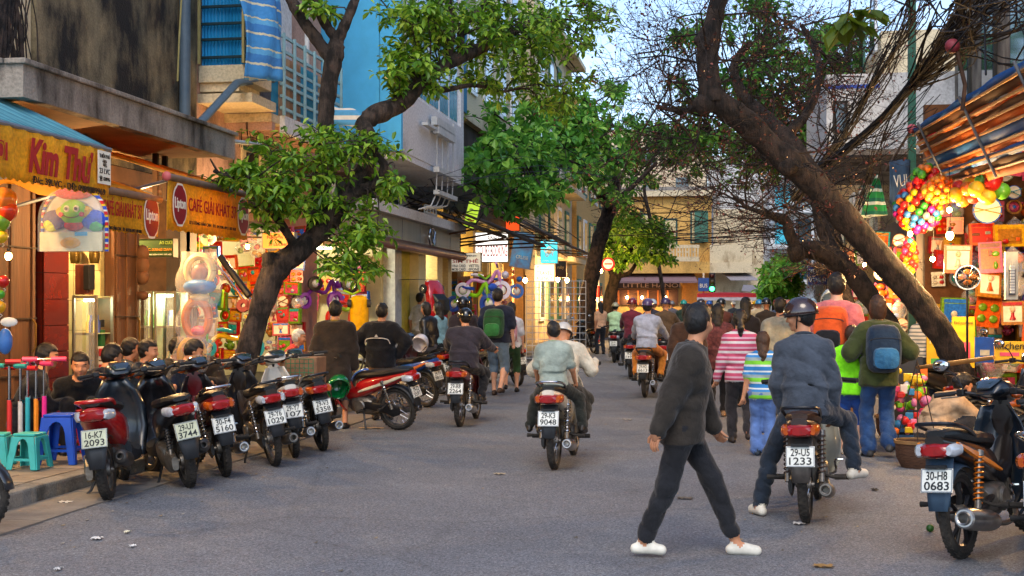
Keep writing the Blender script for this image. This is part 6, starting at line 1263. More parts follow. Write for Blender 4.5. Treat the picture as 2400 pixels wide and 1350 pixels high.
# ---- projecting sign boards down the left side
def sign(label, px0, py0, px1, py1, Y, mat, lines, emit=0, depth=.12, frame='#8a8a86', tilt=0, name='sign_board'):
    a, b = PY(px0, py0, Y), PY(px1, py1, Y); w_, h_ = b.x - a.x, a.z - b.z; c = (a + b) / 2
    s = empty(name, label=label, cat='sign', group='street signs'); mx = face_mx(c, (1, 0, 0), (0, 0, 1)) @ RZ(tilt)
    s.matrix_world = mx
    MB().box((0, 0, -depth / 2), (w_, h_, depth)).build('panel', mat, s, bevel=.01)
    fr = C(frame, .5); t = min(w_, h_) * .03
    for (x, y, sx, sy) in ((0, h_ / 2, w_ + 2 * t, t), (0, -h_ / 2, w_ + 2 * t, t), (w_ / 2, 0, t, h_ - t), (-w_ / 2, 0, t, h_ - t)): MB().box((x, y, -depth / 2 + .005), (sx, sy, depth + .03)).build('frame', fr, s)
    MB().tube([(-w_ / 2, h_ * .2, -depth / 2), (-w_ / 2 - .4, h_ * .25, -depth / 2)], .015, 5).build('bracket', RUST, s)
    for (tx, x, y, ww, hh, m_) in lines: text(tx, ww * w_, hh * h_, m_, s, T(x * w_, y * h_, .012), ext=.003, bold=.015)
    return s
def glow(name, col, e): return M('self_lit_' + name, col, .4, var=.06, emit=e)  # emissive sign faces: lightboxes, and plain boards given a glow of their own
BLUP = M('blue_print', '#1c2c5c', .6); SG = lambda h: C(h, .6)
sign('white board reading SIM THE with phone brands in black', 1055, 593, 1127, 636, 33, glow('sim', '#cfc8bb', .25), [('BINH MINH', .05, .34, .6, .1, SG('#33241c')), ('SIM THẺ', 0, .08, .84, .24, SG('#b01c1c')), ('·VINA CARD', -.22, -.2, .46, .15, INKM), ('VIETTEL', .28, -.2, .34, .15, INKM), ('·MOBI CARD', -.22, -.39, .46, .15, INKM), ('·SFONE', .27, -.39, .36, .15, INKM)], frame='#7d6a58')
sign('large white lightbox reading TOURS BOOKING in red', 1114, 545, 1191, 614, 37, glow('tours', '#efe9e2', .9), [('BINH CAFE', .18, .3, .6, .17, SG('#2a1c3a')), ('TOURS BOOKING', .02, -.12, .9, .4, SG('#c01618'))])
sign('yellow lightbox with NOKIA lettering at the steel fascia end', 1028, 582, 1050, 634, 31, glow('nokia', '#c9a23a', .6), [('NOKIA', 0, .22, .86, .2, SG('#5a4a1a')), ('===', 0, -.3, .6, .1, SG('#6b4a10'))])
sign('orange sign with white looped lettering among the leaves', 1150, 478, 1218, 541, 42, glow('orange', '#e0451a', .7), [('vo', 0, .1, .6, .4, WHT)])
sign('bright green and yellow poster tilted above the tin awning', 1092, 474, 1120, 534, 35, glow('fresh', '#a8c838', .5), [('~', 0, .2, .6, .1, SG('#e6e2b0')), ('~', 0, -.2, .6, .1, SG('#c9521c'))], tilt=-14)  # poster face carries its own glow, no lamp behind it
sign('tilted picture billboard with travel photos and blue side', 1200, 545, 1248, 628, 40, M('travel_photos', '#8d7f92', .5, var=.6, scale=3, col2='#3f90c0', emit=.25), [('CRUISE', .05, -.2, .6, .1, WHT)], tilt=-10)  # printed picture also emits faintly, a glow put into its colour
sign('glowing turquoise lightbox reading BOOKING', 1267, 562, 1307, 617, 46, glow('booking', '#2fa6bf', 1.2), [('BOOKING', 0, .4, .7, .09, WHT), ('❀', 0, 0, .62, .46, WHT), ('OPEN HERE', 0, -.4, .8, .08, WHT)])
sign('white hand-painted board reading TRAVEL AGENCY', 1253, 620, 1299, 660, 45, glow('agency', '#e9e0d2', .8), [('MC', -.3, .36, .2, .12, INKM), ('TRAVEL', 0, .0, .8, .22, SG('#6a2418')), ('AGENCY', 0, -.3, .84, .22, SG('#6a2418'))])  # painted board whose face is made to emit, no lamp behind
sign('dark brown board with orange rim and script by the agency sign', 1302, 612, 1327, 650, 47, C('#3a1a10', .5), [('ruby', 0, .1, .6, .25, SG('#d8a060'))], frame='#b5581c')
sign('blue bus notice board beside the bare trees', 1893, 622, 1941, 668, 40, C('#17306e', .5), [('XE BUÝT', 0, .22, .85, .3, WHT), ('ỨC HOẠT', 0, -.22, .85, .3, WHT)])
sign('green board of the cafe with gold lettering above the cabinets', 320, 560, 407, 602, 15.6, M('green_board', '#2c4a18', .6, var=.2), [('ÁO CƯỚI', .3, .3, .35, .22, SG('#9fb84a')), ('THUỐC-XANG DAN', 0, -.05, .9, .24, SG('#c98a20')), ('37 PHỐ LƯƠNG VĂN CAN - HÀ NỘI', 0, -.36, .9, .12, WHT)], frame='#3a2a18')
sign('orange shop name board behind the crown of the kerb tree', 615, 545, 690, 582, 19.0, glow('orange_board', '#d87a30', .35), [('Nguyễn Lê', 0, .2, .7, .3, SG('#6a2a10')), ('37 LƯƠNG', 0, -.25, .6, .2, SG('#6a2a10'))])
# traffic light, bus stop sign, no-entry sign
tl = empty('traffic_light', label='traffic light showing green in front of the corner house', cat='traffic light'); c = PD(1669, 662, 66); tl.location = (c.x, c.y, 0)
MB().cyl((0, 0, 0), (0, 0, 3.1), .05, n=8).build('pole', DKG, tl, smooth=True); MB().box((0, 0, c.z), (.34, .22, 1.0)).build('housing', BLK, tl, bevel=.03)
for i, (m_, dz) in enumerate(((C('#3a0a08', .3), .33), (C('#3a2a06', .3), 0), (M('green_signal', '#1fd060', .3, emit=9, ecol='#2cff70'), -.33))): MB().ell((0, -.12, c.z + dz), (.12, .05, .12), 14, 8).build('signal_lens', m_, tl, smooth=True)
bs = empty('bus_stop_sign', label='small blue bus stop sign on a red and white pole', cat='sign'); c = PD(1649, 667, 60); bs.location = (c.x, c.y, 0)
for i in range(6): MB().cyl((0, 0, .5 * i * 1.0), (0, 0, .5 * (i + 1)), .045, n=8).build('pole_band', C('#c0281c') if i % 2 == 0 else C('#ddd8cc'), bs, smooth=True)
MB().box((0, -.06, c.z), (.5, .03, .62)).build('panel', C('#1f4fa0'), bs); text('BUS', .34, .18, WHT, bs, face_mx((0, -.08, c.z - .05), (1, 0, 0), (0, 0, 1)))
pp_ = empty('striped_pole', label='red and white banded pole with round prohibition sign under the far tree', cat='pole'); c = PD(1402, 640, 50); pp_.location = (c.x, c.y, 0)
for i in range(7): MB().cyl((0, 0, .45 * i), (0, 0, .45 * (i + 1)), .06, n=8).build('pole_band', C('#c0281c') if i % 2 == 0 else C('#ddd8cc'), pp_, smooth=True)
MB().cyl((.4, -.06, 3.1), (.4, -.1, 3.1), .26, n=20).build('disc', C('#b81c1c'), pp_); MB().cyl((.4, -.1, 3.1), (.4, -.12, 3.1), .19, n=20).build('disc_field', C('#e6e2da'), pp_); MB().box((.4, -.13, 3.1), (.3, .01, .05), 0).build('bar', C('#b81c1c'), pp_)
# ---- lamps
lamp('bare bulb glowing over the left toy racks beside the yellow awning', PY(580, 578, 17.6), 45)
lamp('glowing bulb beneath the teal awning behind the balloons', PD(20, 600, 11.2), 16, .035, cord=.25, emit=25)
lamp('unseen bulb added under the nearer cafe awning behind its valance', (-6.3, 13.4, 2.5), 30, cord=.2, emit=30)  # added out of sight so the yellow canvas glows from behind
lamp('unseen bulb added under the teal awning behind the script lettering', (-6.1, 9.0, 2.62), 12, cord=.2, emit=30)  # extra unseen bulb, added to make this awning glow
lamp('warm bulb in the cafe entrance over the guests', (-8.0, 13.9, 2.75), 30, cord=.3, emit=20)
lamp('warm bulb in the cafe over the glass cabinets', (-7.9, 15.4, 2.6), 22, cord=.3, emit=20)
for i, (px, py, d, pw) in enumerate(((2225, 492, 15.0, 9), (2226, 552, 14.6, 28), (2133, 548, 15.0, 8), (2186, 607, 15.0, 24), (2026, 620, 22, 60))):
    lamp(['upper bare bulb below the ball net at the toy shop', 'brightest bulb in front of the boxed toys', 'bulb hanging under the big net of balls', 'low bulb by the round fan at the toy shop', 'bulb shining between the two leaning trunks'][i], PD(px, py, d), pw, .034 if i != 1 else .05, cord=.5)
lamp('bulb inside the toy shop towards the street edge', (3.6, 12.2, 2.6), 60, cord=.5)
for i, (px, py, d) in enumerate(((1231, 657, 44), (1307, 655, 48), (1329, 657, 49), (1408, 635, 52))):
    lamp(['bulb left of the agency board', 'first of two bulbs right of the agency board', 'second of two bulbs right of the agency board', 'bulb on the striped pole under the far tree'][i], PD(px, py, d), 70, .09, cord=.4, emit=80)
for i, (x, y) in enumerate(((-8.4, 23.8), (-7.9, 28.2))): tube_light(['tube lamp inside the cream shop', 'tube lamp at the travertine piers'][i], (x, y, 2.6), (x + .9, y, 2.6), 60, (1, .92, .7))
for i, y in enumerate((32, 36, 40)): tube_light(['first', 'second', 'third'][i] + ' tube lamp in the tour shop row', (-8.6, y, 2.9), (-7.8, y, 2.9), 70, (1, .85, .5))
for i, px in enumerate((1470, 1505, 1560)): lamp(['left', 'middle', 'right-hand'][i] + ' bulb glowing in the corner cafe window', PY(px, 697, 81.4), 12, .1, cord=.3, emit=40)
# ---- the toy-shop awning on the right: underside of canvas with ribs, blue edge
ra = empty('toy_stall_awning', label='sloping orange and blue awning over the right toy shop seen from below', cat='awning')
pa, pb_ = PD(2137, 302, 17), PD(2470, 95, 10); 
ORM = M('orange_canvas', '#d06a16', .75, var=.2, scale=4, bump=.2); glow_through(ORM); BRM = M('brown_canvas', '#5f3a1e', .8, var=.25, scale=4); BLM = M('blue_canvas', '#1c66b4', .7, var=.15)
def awn(u, v, off=0.0): q = pa.lerp(pb_, u); return (q.x + .4 * v + off, q.y + .1 * v, q.z - .85 * v)
seg = [(0, .08, BLM), (.08, .2, BRM), (.2, .27, ORM), (.27, .36, BRM), (.36, .47, ORM), (.47, .62, BLM), (.62, .7, ORM), (.7, .8, BLM), (.8, .9, BRM), (.9, 1.0, ORM)]
for (v0, v1, m_) in seg: MB().sheet(lambda u, v: awn(u, v0 + (v1 - v0) * v, .02 * math.sin(u * 24 + v0 * 20)), 24, 2).build('canvas_strip', m_, ra, smooth=True, solid=.005)
for v in (.1, .24, .36, .48, .63, .75, .9): MB().tube([awn(u, v, -.03) for u in np.linspace(0, 1, 8)], .016, 6).build('rib', M('tan_pole', '#a5713a', .5, var=.2), ra, smooth=True)
for u in (.12, .5, .85): MB().tube([awn(u, v, -.06) for v in (0, .5, 1)], .016, 6).build('arm', GREYM, ra)
MB().ell(pa, .065, 14, 10).build('end_cap', C('#b0545c', .5), ra, smooth=True)
MB().tube([tuple(pa), tuple(PD(2075, 400, 17.5))], .018, 6).build('strut', M('grey_pole', '#6a5c50', .6), ra)
MB().tube([tuple(PD(2240, 108, 12)), tuple(PD(2262, 200, 12)), tuple(PD(2255, 260, 12))], .02, 6).build('post', RUST, ra); MB().ell(PD(2232, 108, 12), .07, 12, 8).build('end_cap', C('#7a2a34', .6), ra, smooth=True)
# ---- cable bundles, drooping wires
def bundle(label, pts, n, spread, r=.007, n2=7):
    b = MB(); P0 = [PD(*p) for p in pts]
    for i in range(n):
        o = [Vector((rnd.gauss(0, s), rnd.gauss(0, s), rnd.gauss(0, s))) for s in (spread if hasattr(spread, '__len__') else [spread] * len(P0))]
        b.tube(smooth_path([tuple(p + q) for p, q in zip(P0, o)], 4), r * rnd.uniform(.7, 1.5), 4, caps=False)
    return tag(b.build('cable_bundle', M('black_cable', '#0e0b0a', .6, var=.3), smooth=True), label, 'cable', 'overhead cables', 'stuff')
bundle('thick bundle of black cables sweeping down from the top right to the bare tree', [(1880, 430, 15.5), (2010, 330, 15), (2130, 210, 14.5), (2230, 60, 14), (2300, -60, 13.5)], 40, [.05, .03, .03, .06, .12])
bundle('loose fan of cables spreading over the timber house', [(2140, 200, 14.5), (2240, 100, 13), (2350, 0, 12), (2420, -60, 11)], 60, [.04, .14, .26, .35])
bundle('left strand of cables rising steeply past the white house', [(1860, 470, 16), (1970, 320, 15.5), (2060, 170, 15), (2140, 30, 14.5), (2170, -40, 14)], 26, [.05, .05, .07, .1, .12])
bundle('tangle of thin wires in front of the white house end', [(1840, 450, 18), (1960, 360, 17), (2080, 330, 17), (2200, 250, 16)], 12, [.2, .15, .15, .2], .005)
bundle('cables running down beside the blue banner', [(2120, 230, 15), (2060, 330, 15.5), (2030, 430, 16), (1990, 520, 17)], 9, [.04, .05, .05, .1], .006)
bundle('sagging black cables across the junction in front of the yellow house', [(1440, 560, 60), (1560, 555, 62), (1680, 560, 62), (1820, 548, 60)], 9, .12, .016)
bundle('thin wires crossing high above the junction', [(1430, 500, 50), (1600, 530, 50), (1760, 520, 48), (1900, 470, 40)], 10, .5, .012)
bundle('pale thin wires strung from the white front to the trees', [(1000, 430, 24), (1250, 400, 28), (1500, 420, 34), (1800, 370, 22)], 4, .25, .006)
bundle('dark wires and stays along the tin awnings', [(930, 470, 26), (1040, 480, 30), (1150, 500, 34), (1330, 560, 44)], 14, .3, .012)
# ---- small vines and roots on the corner of the stained house
rt_ = MB()
for i in range(26):
    x = rnd.uniform(0, 75); rt_.tube(smooth_path([tuple(PX(x + rnd.uniform(-10, 10), -20, -7.12)), tuple(PX(x + rnd.uniform(-14, 14), 60, -7.05)), tuple(PX(x + rnd.uniform(-20, 20), 150 + rnd.uniform(-20, 20), -7.0))], 4), rnd.uniform(.006, .03 if x < 40 else .009), 5, caps=False)
tag(rt_.build('hanging_roots', BARK2, smooth=True), 'brown aerial roots and dry vines hanging down the corner of the stained house', 'roots')
vn = MB(); Lv = []
for i in range(16):
    x, y = rnd.uniform(560, 650), rnd.uniform(240, 340); p = PX(x, y, -7.0); vn.tube(smooth_path([tuple(PX(x + rnd.uniform(-15, 15), 345, -7.0)), tuple(PX(x, (y + 345) / 2, -6.95)), tuple(p)], 3), .006, 4, caps=False); rosette(Lv, p, (0, 0, 1), 4, .08, .2)
vt = empty('wall_creeper', label='thin creeper climbing the pink wall below the balcony', cat='plant'); vn.build('stems', BARK, vt); V, F = leaves_mesh(Lv); o = inst('leaves', np_mesh('leaves', V, F, None, [LEAF3], False), vt); o['kind'] = 'stuff'
# ================================================================== goods and street things
def stool(label, pos, h, w_, mat, rz=0):
    s = empty('plastic_stool', (pos[0], pos[1], .125), rz, label, 'stool', 'plastic stools'); t = w_ * .37; b_ = w_ * .5
    MB().box((0, 0, h - .012), (t * 2, t * 2, .024)).build('seat', mat, s, bevel=.01)
    for i in range(4):
        o = []; n = 8
        ring = [(-t, h - .024), (t, h - .024), (b_, 0), (b_ - .05, 0)] + [((t - .045) * math.cos(q) * 1.02, h * .5 + (h * .36) * math.sin(q)) for q in [PI * j / n for j in range(n + 1)]] + [(-b_ + .05, 0), (-b_, 0)]
        mx = RZ(90 * i) @ T(0, -(t + b_) / 2, 0) @ RX(90 + math.degrees(math.atan((b_ - t) / h))*-1) @ T(0, 0, -.006)
        # leg panel: arch between two feet
        MB().prism(ring, .012, 0, RZ(90 * i) @ T(0, -b_ + .004, 0) @ RX(90 - math.degrees(math.atan((b_ - t) / h)))).build('leg_panel', mat, s, bevel=.004)
        if i < 4: MB().box((0, -b_ * .9, h * .28), (b_ * 1.5, .012, .022), 0, RZ(90 * i)).build('rung', mat, s)
    return s
stool('small turquoise plastic stool at the kerb beneath the toy scooters', gp(70, 1132), .30, .27, M('turquoise_plastic', '#3fb8ae', .4, var=.1))
stool('taller bright blue plastic stool behind the turquoise one', gp(146, 1118), .43, .34, M('blue_plastic', '#1550c0', .4, var=.1), 8)
stool('red plastic stool half hidden behind the blue stool', gp(165, 1090), .40, .32, M('red_plastic', '#b01c1c', .4, var=.1), 20)
stool('second turquoise stool cut by the picture edge', gp(-8, 1125), .28, .26, M('turquoise_plastic'), 15)
def kick_scooter(label, px, py, d, hc, gc, lean=0, h=.85):
    p = PD(px, py, d); s = empty('kick_scooter', (p.x, p.y, .13), 0, label, 'scooter', 'toy kick scooters'); s.rotation_euler = (0, rad(lean), rad(rnd.uniform(-30, 30)))
    MB().cyl((0, 0, .1), (0, 0, h), .014, n=8).build('stem', CHROME, s, smooth=True); MB().cyl((0, 0, .1), (0, 0, h * .62), .022, n=8).build('sleeve', C(gc, .4), s, smooth=True)
    MB().cyl((-.17, 0, h), (.17, 0, h), .012, n=8).build('handlebar', CHROME, s)
    for sx in (-1, 1): MB().tube([(sx * .06, 0, h), (sx * .19, 0, h)], .021, 8).build('grip', C(hc, .5), s, smooth=True)
    MB().box((0, .02, h * .62), (.05, .05, .03)).build('clamp', CHROME, s); MB().box((0, .28, .08), (.1, .5, .02)).build('deck', C(gc, .5), s, bevel=.01)
    for y in (-.02, .56): MB().lathe([(.02, -.012), (.05, -.012), (.055, 0), (.05, .012), (.02, .012)], 16, 0, T(0, y, .055) @ RY(90), True).build('wheel', RUB, s, smooth=True)
for (lab, px, hc, gc, h) in (('toy scooter with red grips nearest the turquoise stool', 48, '#c8202a', '#c0c0c0', .80), ('toy scooter with teal stem and red grips', 65, '#b8182a', '#2a9fb0', .86), ('toy scooter with yellow and pink sleeve', 85, '#e0356a', '#e08a1c', .84), ('toy scooter with hot pink grips and chevron sleeve', 104, '#e8406e', '#d82a8a', .88), ('toy scooter at the picture edge with pale teal grips', 22, '#2f8f90', '#c83030', .82)):
    kick_scooter(lab, px, 1050, 11.6, hc, gc, 0, h)
# balloons by the left edge
for i, (px, py, r, c) in enumerate(((10, 470, 30, '#d8761c'), (18, 495, 24, '#d83a10'), (3, 520, 22, '#7fae2a'), (-6, 470, 26, '#c83020'), (5, 555, 14, '#e0b81c'), (8, 660, 14, '#c81c14'), (2, 690, 10, '#4fa02a'), (0, 720, 14, '#e0a018'))):
    p = PD(px, py, 10.2); R_ = r / 294; t = empty('balloon', p, 0, 'balloon %s at the left picture edge' % ['dull orange, topmost', 'shiny red-orange', 'speckled green', 'red, behind the orange one', 'small yellow', 'red spotted', 'small green', 'golden yellow, lowest'][i], 'balloon', 'balloons at the left edge')
    MB().lathe([(0, -1.15 * R_), (R_ * .3, -1.0 * R_), (R_ * .8, -.5 * R_), (R_, .1 * R_), (R_ * .85, .6 * R_), (R_ * .45, .95 * R_), (0, 1.05 * R_)], 18).build('skin', M('balloon_' + c.strip('#'), c, .25, var=.15, scale=30, coat=.3), t, smooth=True)
    MB().tube([(0, 0, -1.1 * R_), (.02, 0, -1.4 * R_), (0, 0, -1.7 * R_)], .004, 4).build('string', C('#d8cfb8'), t)
wb_ = empty('whale_toy', PD(12, 800, 10.6), 20, 'small blue and white whale toy dangling at the left edge', 'toy'); MB().ell((0, 0, 0), (.06, .05, .11), 12, 8).build('body', C('#3a6fb8', .4), wb_, smooth=True); MB().ell((.03, 0, .16), (.07, .02, .04), 10, 6).build('tail', C('#e0ded4', .4), wb_, smooth=True)
# arched play-mat bag with a smiling creature
PMY = 9.95
def pmp(px, py): p = PY(px, py, PMY); return p.x, p.z
pm_ = empty('play_mat_bag', label='clear arched bag with a smiling green play mat toy hung under the yellow awning', cat='toy'); (x0, z0), (x1, z1) = pmp(100, 590), pmp(250, 440); w_, h_ = x1 - x0, z1 - z0
arc_ = [(x0, z0)] + [(x0 + w_ * (.5 - .5 * math.cos(q)), z0 + h_ * .45 + h_ * .55 * math.sin(q) ** .8) for q in [PI * i / 16 for i in range(17)]] + [(x1, z0)]
fm = Matrix(((1, 0, 0, 0), (0, 0, -1, PMY), (0, 1, 0, 0), (0, 0, 0, 1)))        # x stays, second axis up, extrusion to the viewer
MB().prism(arc_, .03, 0, T(0, .04, 0) @ fm).build('backing', C('#b8b0a8', .5), pm_)
MB().tube([(a, PMY - .0, b) for a, b in arc_], .016, 6).build('striped_hoop', stripes('hoop_stripes', [('#d8202a', 1), ('#e8e4dc', .5), ('#2a50c0', 1), ('#e8c020', .6)], .09, 2), pm_, smooth=True)
def disc(par, nm, cx, cz, rx, rz, y, mat, n=22): return MB().prism([(cx + rx * math.cos(2 * PI * i / n), cz + rz * math.sin(2 * PI * i / n)) for i in range(n)], .012, 0, T(0, y - PMY, 0) @ fm).build(nm, mat, par)
cx, cz = (x0 + x1) / 2, z0 + h_ * .62
hd_ = MB().ell((cx, PMY - .02, cz), (w_ * .22, .035, h_ * .2), 20, 10).build('creature_head', C('#7fc01c', .6), pm_, smooth=True)
for sx in (-1, 1):
    e = disc(hd_, 'eye', cx + sx * w_ * .075, cz + h_ * .05, .025, .028, PMY - .045, C('#e9d9b0')); disc(hd_, 'pupil', cx + sx * w_ * .075, cz + h_ * .05, .011, .014, PMY - .06, BLK); disc(hd_, 'cheek', cx + sx * w_ * .16, cz - h_ * .04, .02, .02, PMY - .05, C('#d8182a'))
MB().tube([(cx + w_ * .12 * math.cos(q), PMY - .055, cz - h_ * .04 + h_ * .05 * math.sin(q)) for q in np.linspace(PI * 1.1, PI * 1.9, 9)], .004, 5).build('smile', C('#7a1c10'), hd_)
for (dx, dz, rx, rz, c) in ((-.3, -.12, .2, .16, '#5a4a78'), (.3, -.12, .2, .16, '#2a4ab0'), (-.36, -.18, .12, .13, '#c8d020'), (.34, -.2, .12, .12, '#3aa04a'), (0, -.2, .16, .1, '#d83a20'), (-.16, -.02, .14, .12, '#e8b020'), (.17, -.02, .14, .12, '#e0a818'), (.0, .3, .3, .1, '#c82a3a')): MB().ell((cx + dx * w_, PMY - .01, cz + dz * h_), (rx * w_, .03, rz * h_), 14, 8).build('soft_piece', M('plush_' + c.strip('#'), c, .85, var=.35, scale=40), pm_, smooth=True)
MB().prism([(x0 + .01, z0), (x1 - .01, z0), (x1 - .01, z0 + h_ * .3), (x0 + .01, z0 + h_ * .3)], .02, 0, T(0, -.045, 0) @ fm).build('card', C('#d8c89a', .5), pm_)
MB().prism([(cx + .04, z0 + h_ * .24), (cx + .15, z0 + h_ * .24), (cx + .15, z0 + h_ * .3), (cx + .04, z0 + h_ * .3)], .006, 0, T(0, -.067, 0) @ fm).build('card_label', C('#3a9fc0'), pm_)
MB().ell((cx, PMY - .07, z0 + h_ * .13), (w_ * .16, .006, h_ * .09), 14, 6).build('card_picture', C('#d89a30'), pm_, smooth=True)
MB().prism(arc_, .004, 0, T(0, -.075, 0) @ fm).build('clear_film', M('clear_film', '#ffffff', .08, alpha=.1, spec=.8), pm_)
# hanging plastic bags of baby seats
FILM = M('plastic_film', '#f4efe6', .12, var=.05, alpha=.2, spec=.9, bump=.6, bscale=12)
def bagged(label, px, py, d, w_, h_, parts):
    c = PD(px, py, d); t = empty('bagged_toy', c, 0, label, 'toy', 'bagged toys hung under the cafe awning')
    for (nm, dx, dz, rx, ry, rz, col) in parts:
        if nm == 'ring': MB().tube([(dx + rx * math.cos(q), 0, dz + rz * math.sin(q)) for q in np.linspace(0, 2 * PI, 22)], ry, 8).build('seat_ring', C(col, .4), t, smooth=True)
        else: MB().ell((dx, 0, dz), (rx, ry, rz), 14, 8).build(nm, C(col, .4), t, smooth=True)
    def f(u, v):
        a = 2 * PI * u; s = 1 + .12 * math.sin(a * 5 + v * 9) * v; ww = w_ / 2 * (.75 + .35 * math.sin(PI * min(v * 1.1, 1)));return (ww * math.cos(a) * s, .13 * math.sin(a) * s, -h_ / 2 + h_ * v)
    MB().sheet(f, 28, 10).build('bag', FILM, t, smooth=True); MB().tube([(0, 0, h_ / 2), (0, 0, h_ / 2 + .3)], .005, 4).build('string', C('#b8a888'), t)
bagged('bagged cream and blue baby seat hung beside the cafe cabinets', 468, 655, 14.3, .5, .62, [('ring', 0, .1, .15, .045, .16, '#c9b98a'), ('cushion', 0, -.08, .2, .1, .09, '#1f6fb8'), ('cushion', 0, .06, .1, .06, .12, '#8a6a70'), ('tray', 0, -.2, .12, .08, .05, '#c9b98a')])
bagged('bagged orange baby seat hung below the blue one', 462, 755, 14.3, .46, .55, [('ring', 0, .04, .14, .05, .2, '#c86a1c'), ('cushion', .03, -.1, .1, .08, .06, '#d84a5a'), ('strap', .12, 0, .02, .03, .22, '#6ab01c')])
bagged('bagged yellow and red seat lowest of the three', 450, 830, 14.3, .4, .4, [('ring', 0, 0, .13, .05, .15, '#d8a01c'), ('cushion', 0, .05, .12, .07, .06, '#c8361c')])
# cafe: glass cabinets with tube light, drink shelf, thermos things
def cabinet(label, Y, pxa, pxb, pya, pyb, tint, power):
    a, b = PY(pxa, pya, Y), PY(pxb, pyb, Y); t = empty('glass_cabinet', ((a.x + b.x) / 2, Y, .1), 0, label, 'cabinet', 'glass cabinets'); w_ = b.x - a.x; h_ = a.z - .1; D_ = .4
    al = M('anodised_frame', '#8a8378', .4, .6)
    for sx in (-1, 1):
        for y in (0, D_): MB().box((sx * (w_ / 2 - .015), y, h_ / 2), (.03, .03, h_)).build('post', al, t)
    for z in (.05, h_ * .35, h_ * .7, h_ - .02):
        MB().box((0, 0, z), (w_ - .06, .028, .03)).build('rail', al, t); MB().box((0, D_ / 2, z + .003), (w_ - .06, D_ - .04, .012)).build('shelf', M('shelf_glass', '#b8c8a0', .2, var=.1), t)
    MB().box((0, D_ + .0, h_ / 2), (w_ - .06, .012, h_ - .06)).build('back', M('cab_back_' + tint.strip('#'), tint, .5, var=.15), t)
    for i in range(2): MB().box((-w_ / 4 + i * w_ / 2, -.018, h_ / 2), (w_ / 2 - .05, .006, h_ - .1)).build('door_pane', CLEAR, t)
    for z in (h_ * .35, h_ * .7):
        for i in range(5): 
            x = -w_ / 2 + .1 + i * (w_ - .2) / 4; c = rnd.choice(['#c9a13a', '#3a6a2a', '#a83a2a', '#d8d2b8', '#3a4a8a', '#1c1c1c'])
            MB().lathe([(0, 0), (.035, 0), (.035, .12), (.015, .16), (.015, .21), (0, .21)], 10).build('bottle', C(c, .25), t, smooth=True, loc=(x, D_ * .5, z + .01))
    if power:
        MB().cyl((-w_ / 2 + .08, D_ * .3, h_ - .06), (w_ / 2 - .08, D_ * .3, h_ - .06), .014, n=8).build('tube', M('lit_tube'), t, smooth=True)
        ld = bpy.data.lights.new('cabinet_light', 'POINT'); ld.energy = power; ld.color = (.85, 1, .7); ld.shadow_soft_size = .1; lo = bpy.data.objects.new('cabinet_light', ld); COL.objects.link(lo); lo.parent = t; lo.location = (0, D_ * .3, h_ - .12)
cabinet('lit glass cabinet left of the wood-framed cafe opening', 16.0, 312, 358, 682, 900, '#c9d89a', 4); cabinet('second lit glass cabinet beside the bagged toys', 16.02, 362, 412, 682, 900, '#b8cf90', 4); cabinet('dim glass cabinet by the red tiled column', 14.0, 170, 228, 692, 900, '#5a4632', 1.5)
def clutter(label, nm, pts, cat='goods', grp='cafe goods'):
    t = empty(nm, label=label, cat=cat, group=grp)
    for (pn, px, py, Y, sx, sy, sz, c) in pts: MB().box(tuple(PY(px, py, Y)), (sx, sy, sz)).build(pn, C(c, .5), t, bevel=.01)
clutter('radio set with black speaker standing on the dim cabinet', 'radio_set', [('case', 198, 655, 14.1, .16, .16, .36, '#5d2a1c'), ('speaker', 209, 650, 14.05, .08, .14, .3, '#16181c')]); clutter('green bin with black bag by the cream tiles', 'waste_bin', [('bin', 234, 800, 14.25, .09, .1, .28, '#1c5a2a'), ('bag', 230, 758, 14.25, .12, .1, .09, '#151515')])
clutter('white carton with red print below the cream tiles', 'drink_carton', [('carton', 238, 828, 14.1, .12, .12, .16, '#d0ccc0'), ('print', 238, 826, 14.03, .07, .01, .09, '#a82a2a')]); clutter('second white carton stacked under the first', 'drink_carton', [('carton', 238, 862, 14.1, .13, .12, .15, '#ccc8bc'), ('print', 238, 862, 14.03, .07, .01, .08, '#a82a2a')])
